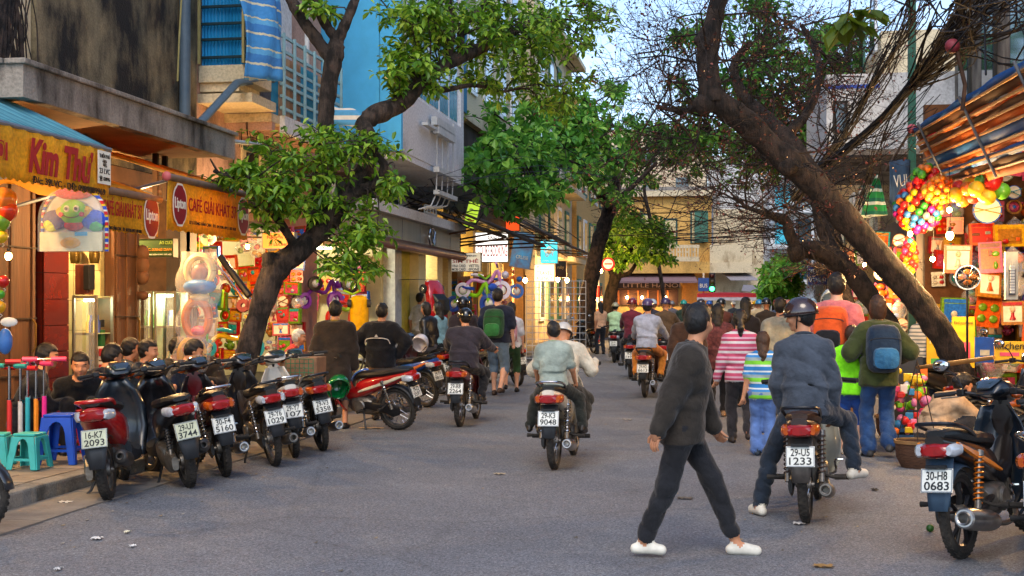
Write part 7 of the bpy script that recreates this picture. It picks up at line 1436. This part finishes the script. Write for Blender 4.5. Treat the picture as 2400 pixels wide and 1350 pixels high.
# ---- random toy stock on display walls
HUES = [('red', '#9c1214'), ('orange', '#b84e14'), ('yellow', '#b98c14'), ('lime', '#5a7f18'), ('blue', '#1f5cb0'), ('pink', '#a83a58'), ('scarlet', '#b01f10'), ('amber', '#94601a'), ('silver', '#7d7a74'), ('teal', '#1f8a8a'), ('brown', '#6a3a1c'), ('white', '#a89f8c')]
NUM = 'one two three four five six seven eight nine ten eleven twelve thirteen fourteen fifteen sixteen seventeen'.split()
ORD = ['first', 'second', 'third', 'fourth', 'fifth', 'sixth', 'seventh', 'eighth', 'ninth', 'tenth', 'eleventh', 'twelfth', 'thirteenth', 'fourteenth']
def toy_item(x, y, z, w_, h_, where, grp, warm=True):
    kind = rnd.choice(['boxed toy'] * 6 + ['doll box'] * 2 + ['blister card'] * 3 + ['bagged toy'] * 3 + ['steering toy', 'toy drum', 'plush toy'])
    (n1, c1), (n2, c2) = rnd.sample(HUES[:8] if warm and rnd.random() < .8 else HUES, 2); c3 = rnd.choice(HUES)[1]
    t = empty(kind.replace(' ', '_'), (x, y, z), 0, '%s %s with %s detail, %s' % (n1, kind, n2, where), 'toy', grp); m1, m2, m3 = [C(q, .3, var=.4, scale=26) for q in (c1, c2, c3)]; d = .07; t.rotation_euler = (rnd.uniform(-.12, .12), rnd.uniform(-.1, .1), rnd.uniform(-.35, .35))
    if kind in ('boxed toy', 'doll box'):
        MB().box((0, .0, 0), (w_, d, h_)).build('carton', m1, t); MB().box((0, -d / 2 - .003, -.04 * h_), (w_ * .8, .004, h_ * .66)).build('window', m2 if kind == 'boxed toy' else C('#e0c8b0', .3), t)
        MB().box((0, -d / 2 - .004, h_ * .39), (w_ * .85, .004, h_ * .13)).build('title_strip', m3, t)
        if kind == 'doll box':
            b = MB().ell((0, -d / 2 - .02, h_ * .17), (.035, .025, .04), 10, 7).build('doll_head', C('#d8a888', .5), t, smooth=True); MB().lathe([(h_ * .13, 0), (h_ * .06, h_ * .2), (.02, h_ * .3)], 10, 0, T(0, -d / 2 - .01, -h_ * .28) @ S3(1, .4, 1)).build('doll_dress', m3, t, smooth=True)
        else:
            for i in range(rnd.randint(2, 4)):
                px_, pz = rnd.uniform(-.28, .28) * w_, rnd.uniform(-.28, .2) * h_; mm = C(rnd.choice(HUES)[1], .3)
                if rnd.random() < .5: MB().ell((px_, -d / 2 - .012, pz), (w_ * rnd.uniform(.08, .18), .02, h_ * rnd.uniform(.06, .14)), 12, 6).build('toy_piece', mm, t, smooth=True)
                else: MB().box((px_, -d / 2 - .012, pz), (w_ * rnd.uniform(.12, .3), .02, h_ * rnd.uniform(.08, .2))).build('toy_piece', mm, t, bevel=.005)
    elif kind == 'blister card':
        MB().box((0, 0, 0), (w_ * .85, .006, h_)).build('card', m1, t)
        for i in range(4): MB().ell(((i % 2 - .5) * w_ * .4, -.015, (i // 2 - .6) * h_ * .36), (w_ * .15, .02, h_ * .13), 10, 6).build('blister', m2 if i % 2 else m3, t, smooth=True)
    elif kind == 'steering toy':
        r = min(w_, h_) * .46; MB().lathe([(r * .75, -.02), (r, -.02), (r, .02), (r * .75, .02)], 22, 0, RX(90), True).build('rim', m1, t, smooth=True); MB().ell((0, 0, 0), (r * .7, .02, r * .7), 16, 6).build('face', m2, t, smooth=True); MB().ell((0, -.02, 0), (r * .25, .02, r * .25), 12, 6).build('hub', m3, t, smooth=True)
    elif kind == 'toy drum':
        r = min(w_, h_) * .44; MB().cyl((0, -.06, 0), (0, .06, 0), r, n=20).build('shell', m1, t, smooth=True); MB().cyl((0, -.065, 0), (0, -.061, 0), r * .9, n=20).build('skin', C('#d8ccb0', .5), t)
        for i in range(2): MB().tube([(-r, -.08, (i - .5) * .06), (r, -.085, (.5 - i) * .1)], .006, 5).build('drumstick', m3, t)
    elif kind == 'plush toy':
        MB().ell((0, 0, -h_ * .12), (w_ * .26, .08, h_ * .26), 12, 8).build('belly', m1, t, smooth=True); MB().ell((0, -.02, h_ * .22), (w_ * .22, .08, h_ * .18), 12, 8).build('head', m1, t, smooth=True)
        for sx in (-1, 1): MB().ell((sx * w_ * .2, 0, h_ * .38), (w_ * .08, .04, h_ * .08), 8, 6).build('ear', m2, t, smooth=True); MB().ell((sx * w_ * .26, -.03, -h_ * .05), (w_ * .08, .05, h_ * .14), 8, 6).build('arm', m1, t, smooth=True)
        MB().ell((0, -.09, h_ * .18), (w_ * .07, .03, h_ * .05), 8, 5).build('snout', m2, t, smooth=True)
    else:
        for i in range(4): MB().ell((rnd.uniform(-.25, .25) * w_, 0, rnd.uniform(-.35, .2) * h_), (w_ * .2, .05, h_ * .16), 10, 7).build('toy_piece', [m1, m2, m3][i % 3], t, smooth=True)
        def f(u, v): a = 2 * PI * u; q = w_ / 2 * (.55 + .45 * math.sin(PI * min(v * 1.15, 1))) * (1 if v < .8 else 1 - (v - .8) * 4); return (q * math.cos(a), .1 * math.sin(a) * (1 if v < .8 else .3), -h_ / 2 + h_ * v)
        MB().sheet(f, 16, 8).build('bag', FILM, t, smooth=True)
def stock_wall(Y, X0, X1, Z0, Z1, cell, where, grp, thin=.05, jx=.05, depth=(0, .35)):
    nx = int((X1 - X0) / cell); nz = int((Z1 - Z0) / cell)
    for j in range(nz):
        for i in range(nx):
            if rnd.random() < thin: continue
            toy_item(X0 + (i + .5) * cell + rnd.uniform(-jx, jx), Y - rnd.uniform(*depth), Z1 - (j + .5) * cell + rnd.uniform(-.03, .03), cell * rnd.uniform(.85, 1.3), cell * rnd.uniform(.85, 1.35), 'row %s, %s along %s' % (NUM[j], ORD[i], where), grp)
stock_wall(18.55, 2.78, 4.75, .25, 4.1, .235, 'the toy shop end wall', 'stock on the toy shop end wall')
stock_wall(15.6, 3.5, 4.5, .3, 2.75, .235, 'the right edge rack', 'stock on the rack at the right edge')
stock_wall(19.9, -8.2, -6.55, .35, 2.75, .22, 'the kerb tree rack', 'stock on the left toy rack')
stock_wall(17.6, -8.3, -7.1, .4, 2.6, .22, 'the cabinet side rack', 'stock beside the cabinets')
stock_wall(25.55, -8.6, -7.0, 1.2, 2.5, .36, 'the cream shop wall', 'toys hung on the cream shop wall')
stock_wall(23.5, 2.55, 3.35, .5, 2.8, .3, 'the trunk side stall', 'stock of the stall behind the trunk')
stock_wall(27.5, 2.3, 3.1, .6, 2.6, .32, 'the further stall', 'stock of the further stall')
stock_wall(33.0, -7.6, -6.3, .5, 2.2, .36, 'the phone card shop', 'goods of the phone card shop', depth=(0, .6))
stock_wall(38.0, -7.2, -6.0, .5, 2.3, .42, 'the tour shop front', 'goods at the tour shop', depth=(0, .8))
stock_wall(17.7, 2.85, 4.7, .5, 3.9, .33, 'the toy shop front rail', 'stock hung before the end wall', thin=.35, depth=(0, .5))
stock_wall(13.2, 3.3, 4.1, 1.0, 2.9, .26, 'the street side rail', 'stock on the street side rail', thin=.2, depth=(0, .3))
# nets of balls
def ball_net(label, px, py, d, rx, rz, n, br, cols, grp='nets of balls'):
    c = PD(px, py, d); t = empty('ball_net', c, 0, label, 'toy', grp); me = {k: MB().ell((0, 0, 0), br, 12, 8).mesh('ball', C(k, .35), True) for k in cols}
    for i in range(n):
        a = i * 2.39996; zz = 1 - 2 * (i + .5) / n; q = math.sqrt(1 - zz * zz) * (1 - .35 * max(zz, 0)); inst('ball', me[rnd.choice(cols)], t, T(rx * q * math.cos(a), rx * .8 * q * math.sin(a), rz * zz))
    for i in range(6): a = PI * i / 3; MB().tube([(0, 0, rz * 1.5), (rx * .7 * math.cos(a), rx * .5 * math.sin(a), rz * .9), (rx * 1.1 * math.cos(a), rx * .95 * math.sin(a), 0), (0, 0, -rz * 1.1)], .003, 4, caps=False).build('cord', C('#b0803a', .7), t)
BC = ['#a81414', '#b8600f', '#237a2c', '#a01f5c', '#b39a12', '#2a5f96', '#6a6e72', '#b8361a', '#a81414', '#b0207a']
ball_net('big net of many-coloured balls hung at the toy shop corner', 2152, 482, 15.6, .27, .31, 110, .046, BC); ball_net('small bag of red and green balls above the big net', 2170, 412, 15.5, .14, .11, 16, .055, ['#c82020', '#d83a14', '#3f8a2a', '#d8701c'])
ball_net('string of small bright balls dangling below the bulb', 2132, 600, 16, .08, .22, 34, .042, ['#d03070', '#d8c020', '#3aa0a0', '#d86a1c', '#c82a2a']); ball_net('net of small smiling balls beside the big net', 2205, 445, 15.2, .2, .14, 46, .04, ['#d8801c', '#d89a2a', '#c8601c'])
ball_net('hanging net with two large spotted balls by the awning rib', 2262, 450, 14.8, .12, .1, 7, .085, ['#d8a01c', '#c82a1c', '#d86a1c']); ball_net('hanging net of yellow and red beach balls at the right', 2320, 440, 14.4, .15, .12, 8, .095, ['#e0c030', '#c8201c', '#5aa02a'])
# banner, striped flag, yellow boards, fan
bn = empty('cloth_banner', label='faded blue cloth banner with white letters at the toy shop corner', cat='banner'); a_, b_ = PD(2085, 375, 17), PD(2133, 475, 17)
MB().sheet(lambda u, v: (a_.x + (b_.x - a_.x) * u, a_.y + .04 * math.sin(u * 7), a_.z + (b_.z - a_.z) * v - .05 * abs(math.sin(u * 8)) * v), 12, 6).build('cloth', M('faded_blue_cloth', '#3a5470', .85, var=.25, scale=6), bn, smooth=True, solid=.004)
text('VUI', .17, .16, WHT, bn, face_mx(((a_.x + b_.x) / 2, a_.y - .05, (a_.z + b_.z) / 2), (1, 0, .1), (0, 0, 1)))
fl = empty('striped_pennant', label='green and white striped pennant hanging left of the ball net', cat='pennant'); a_ = PD(2062, 408, 16.6)
MB().sheet(lambda u, v: (a_.x - .03 + (u - .62) * .36 * v ** .8, a_.y + .05 * math.sin(u * 9), a_.z - .58 * v + .05 * u * v), 10, 10).build('cloth', stripes('green_white', [('#1f8f4a', 1.2), ('#d8e4d4', .6), ('#1a6a58', .7)], .17, 2, .8), fl, smooth=True, solid=.004)
yb = empty('yellow_display_board', label='yellow display boards with a speech bubble at the foot of the leaning tree', cat='board')
for (x0, y0, x1, y1, Y, c) in ((2232, 742, 2284, 862, 16.6, '#c8a818'), (2172, 780, 2212, 900, 17.2, '#b89414'), (2286, 790, 2330, 850, 15.0, '#1f5aa8'), (2332, 800, 2400, 852, 14.6, '#d0a81c')):
    a_, b_ = PY(x0, y0, Y), PY(x1, y1, Y); MB().b2((a_.x, Y, b_.z), (b_.x, Y + .05, a_.z)).build('board', C(c, .5), yb); MB().b2((a_.x + .05, Y - .006, b_.z + .08), (b_.x - .05, Y - .001, a_.z - (a_.z - b_.z) * .5)).build('picture', C(rnd.choice(['#d8d2b0', '#d04a6a', '#3a8f4a']), .5), yb)
text('kitchen', .3, .08, INKM, yb, face_mx(PY(2366, 810, 14.58), (1, 0, 0), (0, 0, 1))); text('Find your tool', .22, .05, INKM, yb, face_mx(PY(2258, 757, 16.58), (1, 0, 0), (0, 0, 1))); text('TOOL', .16, .06, WHT, yb, face_mx(PY(2192, 800, 17.18), (1, 0, 0), (0, 0, 1)))
fn = empty('round_fan', PD(2267, 650, 14.8), 0, 'round black fan on a stand in front of the boxed toys', 'fan'); MB().lathe([(.13, -.04), (.145, -.04), (.15, 0), (.145, .04), (.13, .04)], 26, 0, RX(90), True).build('cage_rim', CHROME, fn, smooth=True); MB().ell((0, .02, 0), (.125, .03, .125), 22, 8).build('motor_face', DKG, fn, smooth=True)
for i in range(4): MB().ell((.06 * math.cos(i * PI / 2), -.02, .06 * math.sin(i * PI / 2)), (.05, .008, .035), 10, 6).build('blade', M('amber_blade', '#7a4a1c', .3), fn, smooth=True)
MB().cyl((0, 0, -.15), (0, 0, -1.0), .014, n=8).build('stand', BLK, fn)
for i in range(16): a = 2 * PI * i / 16; MB().tube([(.02 * math.cos(a), -.05, .02 * math.sin(a)), (.135 * math.cos(a), -.04, .135 * math.sin(a))], .003, 4).build('cage_wire', CHROME, fn)
kb = empty('toy_keyboard', label='toy keyboard in its upright white box by the red frames', cat='toy'); a_, b_ = PY(2357, 590, 15.1), PY(2386, 702, 15.1); MB().b2((a_.x, 15.1, b_.z), (b_.x, 15.18, a_.z)).build('box', C('#cfc8b0', .5), kb); MB().b2((a_.x + .03, 15.08, b_.z + .05), (b_.x - .03, 15.098, a_.z - .2)).build('keyboard', C('#55585c', .4), kb)
for i in range(10): MB().b2((b_.x - .09, 15.07, b_.z + .07 + i * .032), (b_.x - .04, 15.079, b_.z + .095 + i * .032)).build('key', WHT, kb)
# ---- ride-on toy cars, pedal toys, clothing hung at shop 3
def toy_car(label, px, py, d, L_, col, mx):
    c = PD(px, py, d); t = empty('ride_on_car', label=label, cat='toy car', group='ride-on toy cars'); t.matrix_world = Matrix.Translation(c) @ mx
    p = C(col, .2, coat=.8); W = L_ * .5
    MB().loft([sect(-L_ * .5, .06, W * .38, .05, 14, 3), sect(-L_ * .42, .1, W * .48, .1, 14, 3), sect(-L_ * .15, .13, W * .5, .13, 14, 3), sect(L_ * .1, .12, W * .5, .12, 14, 3), sect(L_ * .38, .09, W * .47, .09, 14, 3), sect(L_ * .5, .06, W * .35, .05, 14, 3)]).build('body', p, t, smooth=True)
    MB().loft([sect(-L_ * .3, .2, W * .3, .02, 12, 3), sect(-L_ * .2, .27, W * .36, .1, 12, 3), sect(L_ * .02, .28, W * .36, .1, 12, 3), sect(L_ * .18, .2, W * .34, .02, 12, 3)]).build('cabin', BLK, t, smooth=True)
    for sy in (-1, 1):
        for sx in (-1, 1):
            w_ = empty('wheel'); w_.parent = t; w_.location = (sx * W * .5, sy * L_ * .32, .03)
            MB().lathe([(L_ * .05, -.03), (L_ * .1, -.03), (L_ * .105, 0), (L_ * .1, .03), (L_ * .05, .03)], 18, 0, RY(90), True).build('tyre', RUB, w_, smooth=True); MB().ell((sx * .02, 0, 0), (.02, L_ * .06, L_ * .06), 12, 6).build('rim', CHROME, w_, smooth=True)
        MB().ell((sy * W * .3, L_ * .47, .09), (.04, .03, .025), 10, 6).build('headlight', CLR, t, smooth=True)
toy_car('yellow ride-on toy car stood on its tail by the cream shop', 842, 740, 20.5, .62, '#e0a80c', RZ(15) @ RX(-70) @ RZ(180)); toy_car('red ride-on toy car standing upright past the travertine pier', 1014, 712, 26.5, .95, '#a80c14', RZ(55) @ RX(80) @ RZ(0))
def tricycle(label, px, py, d, ca, cb, rz=0, s=1.0):
    t = empty('toy_tricycle', PD(px, py, d), rz, label, 'toy bike', 'pedal toys hung at the shops'); t.scale = (s, s, s); m1, m2 = C(ca, .3), C(cb, .3)
    for (x, r) in ((-.3, .12), (.3, .15)):
        w_ = empty('wheel'); w_.parent = t; w_.location = (x, 0, 0); MB().lathe([(r * .6, -.03), (r, -.025), (r, .025), (r * .6, .03)], 18, 0, RX(90), True).build('tyre', m2, w_, smooth=True); MB().ell((0, 0, 0), (r * .5, .03, r * .5), 12, 6).build('hub', C('#d8d4c8', .4), w_, smooth=True)
    MB().tube(smooth_path([(-.3, 0, 0), (-.15, 0, .16), (.1, 0, .12), (.24, 0, .3), (.3, 0, 0)]), .03, 8).build('frame', m1, t, smooth=True); MB().loft([sect(-.08, .22, .06, .025, 10), sect(.04, .24, .09, .03, 10), sect(.12, .24, .05, .02, 10)], 0, RZ(90) @ T(0, .06, 0)).build('saddle', m2, t, smooth=True)
    MB().tube([(.22, -.16, .42), (.24, 0, .36), (.22, .16, .42)], .018, 8).build('handlebar', m1, t, smooth=True); MB().ell((.36, 0, .24), (.06, .1, .06), 10, 6).build('basket', m2, t, smooth=True)
tricycle('pink and lilac toy scooter hung above the tour shop crowd', 1130, 680, 30, '#c98ac0', '#d8d0dc', 10, 1.5); tricycle('orange and blue toy tricycle hung by the tour sign pillar', 1176, 682, 31, '#d8701c', '#2a6ab8', 20, 1.2); tricycle('lime green toy bike at the phone shop', 1105, 712, 30, '#8ac81c', '#2a50b0', -20, 1.6); tricycle('purple pedal toy stacked by the pink pier', 750, 705, 22.5, '#7a2a8a', '#a03ab8', 60, 1.2)
tricycle('green and black toy scooter hung on the cream wall', 780, 665, 22.5, '#7ac01c', '#1c1c1c', 40, 1.1); tricycle('yellow and turquoise pedal toy under the trunk', 540, 815, 17, '#e0b010', '#2aa0a8', 30, 1.0); tricycle('green inflatable ride-on beside the yellow car', 805, 745, 21.5, '#9ac820', '#c82a20', 70, 1.1)
cl_ = empty('hanging_clothes', label='blue and green swim jackets hung in the cream shop bay', cat='clothes')
for i in range(5): p = PD(945 + i * 10, 655, 27 + i * .1); MB().loft([sect(0, .3, .05, .03, 12), sect(0, .2, .22, .06, 12), sect(0, -.1, .2, .07, 12), sect(0, -.33, .22, .05, 12)], 0, Matrix.Translation(p) @ RZ(60 + i * 6) @ Matrix(((1, 0, 0, 0), (0, 0, 1, 0), (0, -1, 0, 0), (0, 0, 0, 1)))).build('jacket', stripes('swim_%d' % (i % 2), [('#1f5ab0', 1), ('#2a9a4a', .6), ('#123a80', .8)], .14 + .02 * i, 0), cl_, smooth=True)
st_ = empty('folded_pushchair', label='black folded pushchair with red wheels hung on the left toy rack', cat='pushchair'); a_, b_ = PD(508, 620, 16.4), PD(572, 705, 16.2)
MB().tube([tuple(a_), tuple(b_)], .02, 6).build('frame_tube', CHROME, st_); MB().tube([tuple(a_ + Vector((.05, 0, .1))), tuple(b_ + Vector((.07, 0, .06)))], .045, 8).build('canopy', BLK, st_, smooth=True)
for i in range(2): MB().lathe([(.03, -.025), (.085, -.025), (.09, 0), (.085, .025), (.03, .025)], 18, 0, Matrix.Translation(b_ + Vector((.0 + i * .13, -.02, -.06))) @ RX(80), True).build('wheel', C('#8a1418', .4), st_, smooth=True)
# ---- wire racks carried on the moving bike
wr_ = empty('wire_rack', label='white wire grid racks held upright on the moving bike', cat='rack'); c = PD(1303, 765, 13.0); wr_.matrix_world = Matrix.Translation(c) @ RZ(-6)
WW, WH = .62, .92; wm = C('#8f8f8d', .35)
for i in range(11): MB().cyl((-WW / 2 + WW * i / 10, 0, -WH / 2), (-WW / 2 + WW * i / 10, 0, WH / 2), .0028, n=5).build('wire', wm, wr_)
for i in range(15): MB().cyl((-WW / 2, .008, -WH / 2 + WH * i / 14), (WW / 2, .008, -WH / 2 + WH * i / 14), .0035, n=5).build('wire', wm, wr_)
# helmet hung on the red bike, box and basket on the bike behind, spare helmet in hand
def loose_helmet(label, p, col, rz=0, s=1.0):
    t = empty('loose_helmet', p, rz, label, 'helmet', 'loose helmets'); t.rotation_euler = (rad(-50), rad(15), rad(rz)); MB().ell((0, 0, 0), (.115 * s, .14 * s, .13 * s), 22, 10, lo=-15).build('shell', C(col, .12, coat=1), t, smooth=True, solid=.01); MB().tube([(.1 * s, 0, -.03), (.06 * s, .03, -.15 * s), (-.06 * s, .03, -.15 * s), (-.1 * s, 0, -.03)], .008, 5).build('strap', BLK, t)
loose_helmet('glossy green helmet hung from the red motorbike', PD(793, 908, 15.3), '#0a6a35', 30, 1.15); loose_helmet('pale helmet held by the woman in leather', PD(985, 805, 21.5), '#c0bcc0', 0, 1.2); loose_helmet('silver helmet on a rider hidden behind the tall man', PD(1948, 703, 16), '#b8c4c8', 0, 1.1)
bx_ = empty('cardboard_box', label='brown cardboard box tied behind the parked bikes', cat='box'); a_ = PD(710, 868, 13.9); MB().box(a_, (.42, .34, .3)).build('carton', M('cardboard', '#7d5c42', .85, var=.2), bx_, bevel=.01); MB().box(a_ + Vector((0, 0, .152)), (.05, .345, .004)).build('tape', C('#a58a68', .4), bx_)
gb_ = empty('wire_basket', label='green wire basket leaning on the cardboard box', cat='basket'); a_ = PD(702, 868, 13.55)
for i in range(7): MB().cyl(a_ + Vector((-.15 + i * .05, 0, -.12)), a_ + Vector((-.15 + i * .05, 0, .12)), .004, n=4).build('wire', C('#1c6a4a', .5), gb_)
for i in range(6): MB().cyl(a_ + Vector((-.15, .006, -.12 + i * .048)), a_ + Vector((.15, .006, -.12 + i * .048)), .004, n=4).build('wire', C('#1c6a4a', .5), gb_)
# ---- vendor's baskets, shoulder pole, toy heap, crate
WEAVE = M('woven_bamboo', '#4a3020', .85, var=.45, scale=18, stretch=(1, 1, 5), bump=.6, bscale=30)
def basket(label, p, r, h):
    t = empty('woven_basket', p, 0, label, 'basket', "vendor's baskets"); MB().lathe([(r * .7, 0), (r * .95, h * .4), (r, h), (r * .93, h), (r * .88, h * .4), (r * .6, .02), (0, .02)], 22).build('body', WEAVE, t, smooth=True); MB().lathe([(r * .97, h - .015), (r * 1.05, h - .015), (r * 1.05, h + .015), (r * .97, h + .015)], 22, 0, None, True).build('rim', M('bamboo_rim', '#7a5a34', .7), t, smooth=True)
    for i in range(3): a = 2 * PI * i / 3 + .4; MB().tube([(r * math.cos(a), r * math.sin(a), h), (r * .5 * math.cos(a), r * .5 * math.sin(a), h + .4), (0, 0, h + .75)], .005, 4).build('cord', M('dark_cord', '#2a2018', .8), t)
    return t
pB = G(2140, 1098); basket('round woven basket on the ground by the plate 30-H8', (pB.x + .05, pB.y + .1, 0), .2, .24); pB2 = G(2105, 1035); basket('second woven basket with toys behind the blue crate', (pB2.x, pB2.y + .2, 0), .22, .26)
pl_ = empty('shoulder_pole', label='curved bamboo shoulder pole resting on the bikes above the vendor', cat='pole'); MB().tube(smooth_path([tuple(PD(2150, 862, 12.6)), tuple(PD(2240, 850, 12.0)), tuple(PD(2330, 838, 11.6))]), [.018, .024, .018], 8).build('pole', M('bamboo_pole', '#9a6a34', .6, var=.2), pl_, smooth=True)
cr = empty('plastic_crate', (G(2122, 1045).x, G(2122, 1045).y + .1, 0), 10, 'small blue plastic crate among the toy baskets', 'crate'); bm2 = C('#2a5aa0', .5)
for (x, y, sx, sy) in ((0, -.12, .3, .012), (0, .12, .3, .012), (-.144, 0, .012, .228), (.144, 0, .012, .228)):
    for z in (.03, .1, .17): MB().box((x, y, z), (sx, sy, .04)).build('slat', bm2, cr)
MB().box((0, 0, .006), (.3, .25, .012)).build('floor', bm2, cr)
hp = empty('toy_heap_stand', label="stand heaped with small bright bagged toys beside the vendor", cat='toys'); n_ = 0
for i in range(95):
    px, py = rnd.uniform(2082, 2172), rnd.uniform(868, 1012); d_ = 13.2 + (880 - py) / 700 + rnd.uniform(-.12, .12); c = rnd.choice(['#d84a80', '#d8b820', '#7ac020', '#d86a1c', '#d02a2a', '#e0d8d0', '#3a8ac0', '#e080a8']); p = PD(px, py, d_)
    if rnd.random() < .6: MB().ell(p, (rnd.uniform(.03, .06), .035, rnd.uniform(.03, .06)), 10, 6).build('small_toy', C(c, .3), hp, smooth=True)
    else: MB().box(p, (rnd.uniform(.05, .1), .03, rnd.uniform(.05, .1)), 0).build('small_toy', C(c, .35), hp, bevel=.008)
MB().b2((PD(2085, 1000, 13.4).x, 14.15, .0), (PD(2170, 1000, 13.4).x, 14.3, .95)).build('rack', DKG, hp)
# cyclo roof at the junction, helmets stall
cy = empty('cycle_rickshaw', label='cycle rickshaw with red and silver hood before the junction', cat='rickshaw'); c = PD(1703, 700, 42); cy.location = (c.x, c.y, 0)
MB().sheet(lambda u, v: (-.95 + 1.9 * u, -.5 + 1.0 * v, 1.72 + .16 * math.sin(PI * v) + .03 * math.sin(PI * u)), 10, 8).build('hood', M('red_hood', '#a01c22', .6, var=.2), cy, smooth=True, solid=.02); MB().box((0, -.52, 1.7), (1.9, .02, .1)).build('hood_fringe', C('#b8b4c0', .5), cy)
for sx in (-.85, .85):
    MB().cyl((sx, 0, .5), (sx, 0, 1.72), .02, n=6).build('hood_post', CHROME, cy)
    w_ = empty('wheel'); w_.parent = cy; w_.location = (sx, 0, .34); MB().lathe([(.3, -.02), (.34, -.02), (.34, .02), (.3, .02)], 22, 0, RY(90), True).build('tyre', RUB, w_, smooth=True)
MB().box((0, .1, .62), (1.2, .6, .12)).build('seat', C('#a82028', .5), cy, bevel=.03); MB().box((0, .4, .95), (1.2, .08, .55)).build('backrest', C('#a82028', .5), cy, bevel=.03)
# ---- litter on the road
for i, (px, py, c, w_, h_, lab) in enumerate(((2180, 1247, '#2f5a1c', .05, .05, 'small green lime lying on the road'), (1930, 1330, '#8a6a3a', .11, .03, 'curled brown leaf at the bottom edge'), (2050, 1150, '#1c1c1e', .05, .04, 'black scrap on the road behind the waiting bike'), (1872, 1230, '#d8d4cc', .08, .03, 'white paper scrap by the rear tyre of 29-U5'), (1605, 1170, '#5a544a', .12, .03, 'grey dead leaf behind the striding legs'), (227, 1265, '#d8d8d4', .06, .03, 'larger white paper scrap on the near road'), (310, 1283, '#e0e0dc', .03, .02, 'tiny white paper bit on the near road'), (298, 1250, '#d8d4b8', .03, .02, 'cream paper bit near the red scooter'), (137, 1337, '#c8c8c4', .03, .02, 'pale paper bit at the lower left'), (1170, 1113, '#a89a80', .1, .02, 'tan straw on the road centre'), (1470, 985, '#9a9288', .12, .02, 'tan strip of paper in mid road'), (985, 945, '#c8c4c0', .3, .06, 'crumpled plastic bag at the kerb by the red bike'), (870, 1005, '#a88a68', .3, .04, 'scatter of dry husks under the red bike'), (152, 1180, '#c8c4bc', .1, .03, 'paper scrap in the gutter'))):
    p = G(px, py)
    if i == 0: o = MB().ell((p.x, p.y, .026), .026, 12, 8).build('lime', M('lime_skin', '#2f5a1c', .4), smooth=True)
    else:
        o = MB().sheet(lambda u, v: (p.x + (u - .5) * w_ + .01 * math.sin(v * 9), p.y + (v - .5) * (.04 + h_), .006 + .012 * abs(math.sin(u * 7 + v * 4 + i))), 6, 4).build('litter_scrap', C(c, .7), smooth=True)
    tag(o, lab, 'litter', 'litter on the road')
gr_ = MB()
for i in range(420):
    x = rnd.choice([rnd.uniform(-5.1, -3.6), rnd.uniform(-5.1, 2.4)]); y = rnd.uniform(5, 26); s = rnd.uniform(.006, .02); gr_.add([(x - s, y, .004), (x + s, y - s, .006), (x + s * .6, y + s, .012), (x - s * .5, y + s, .004)], [(0, 1, 2, 3)], rnd.randrange(3))
tag(gr_.build('road_grit', [C('#8a7a62', .9), C('#5d564c', .9), C('#8f8a80', .9)]), kind='stuff')
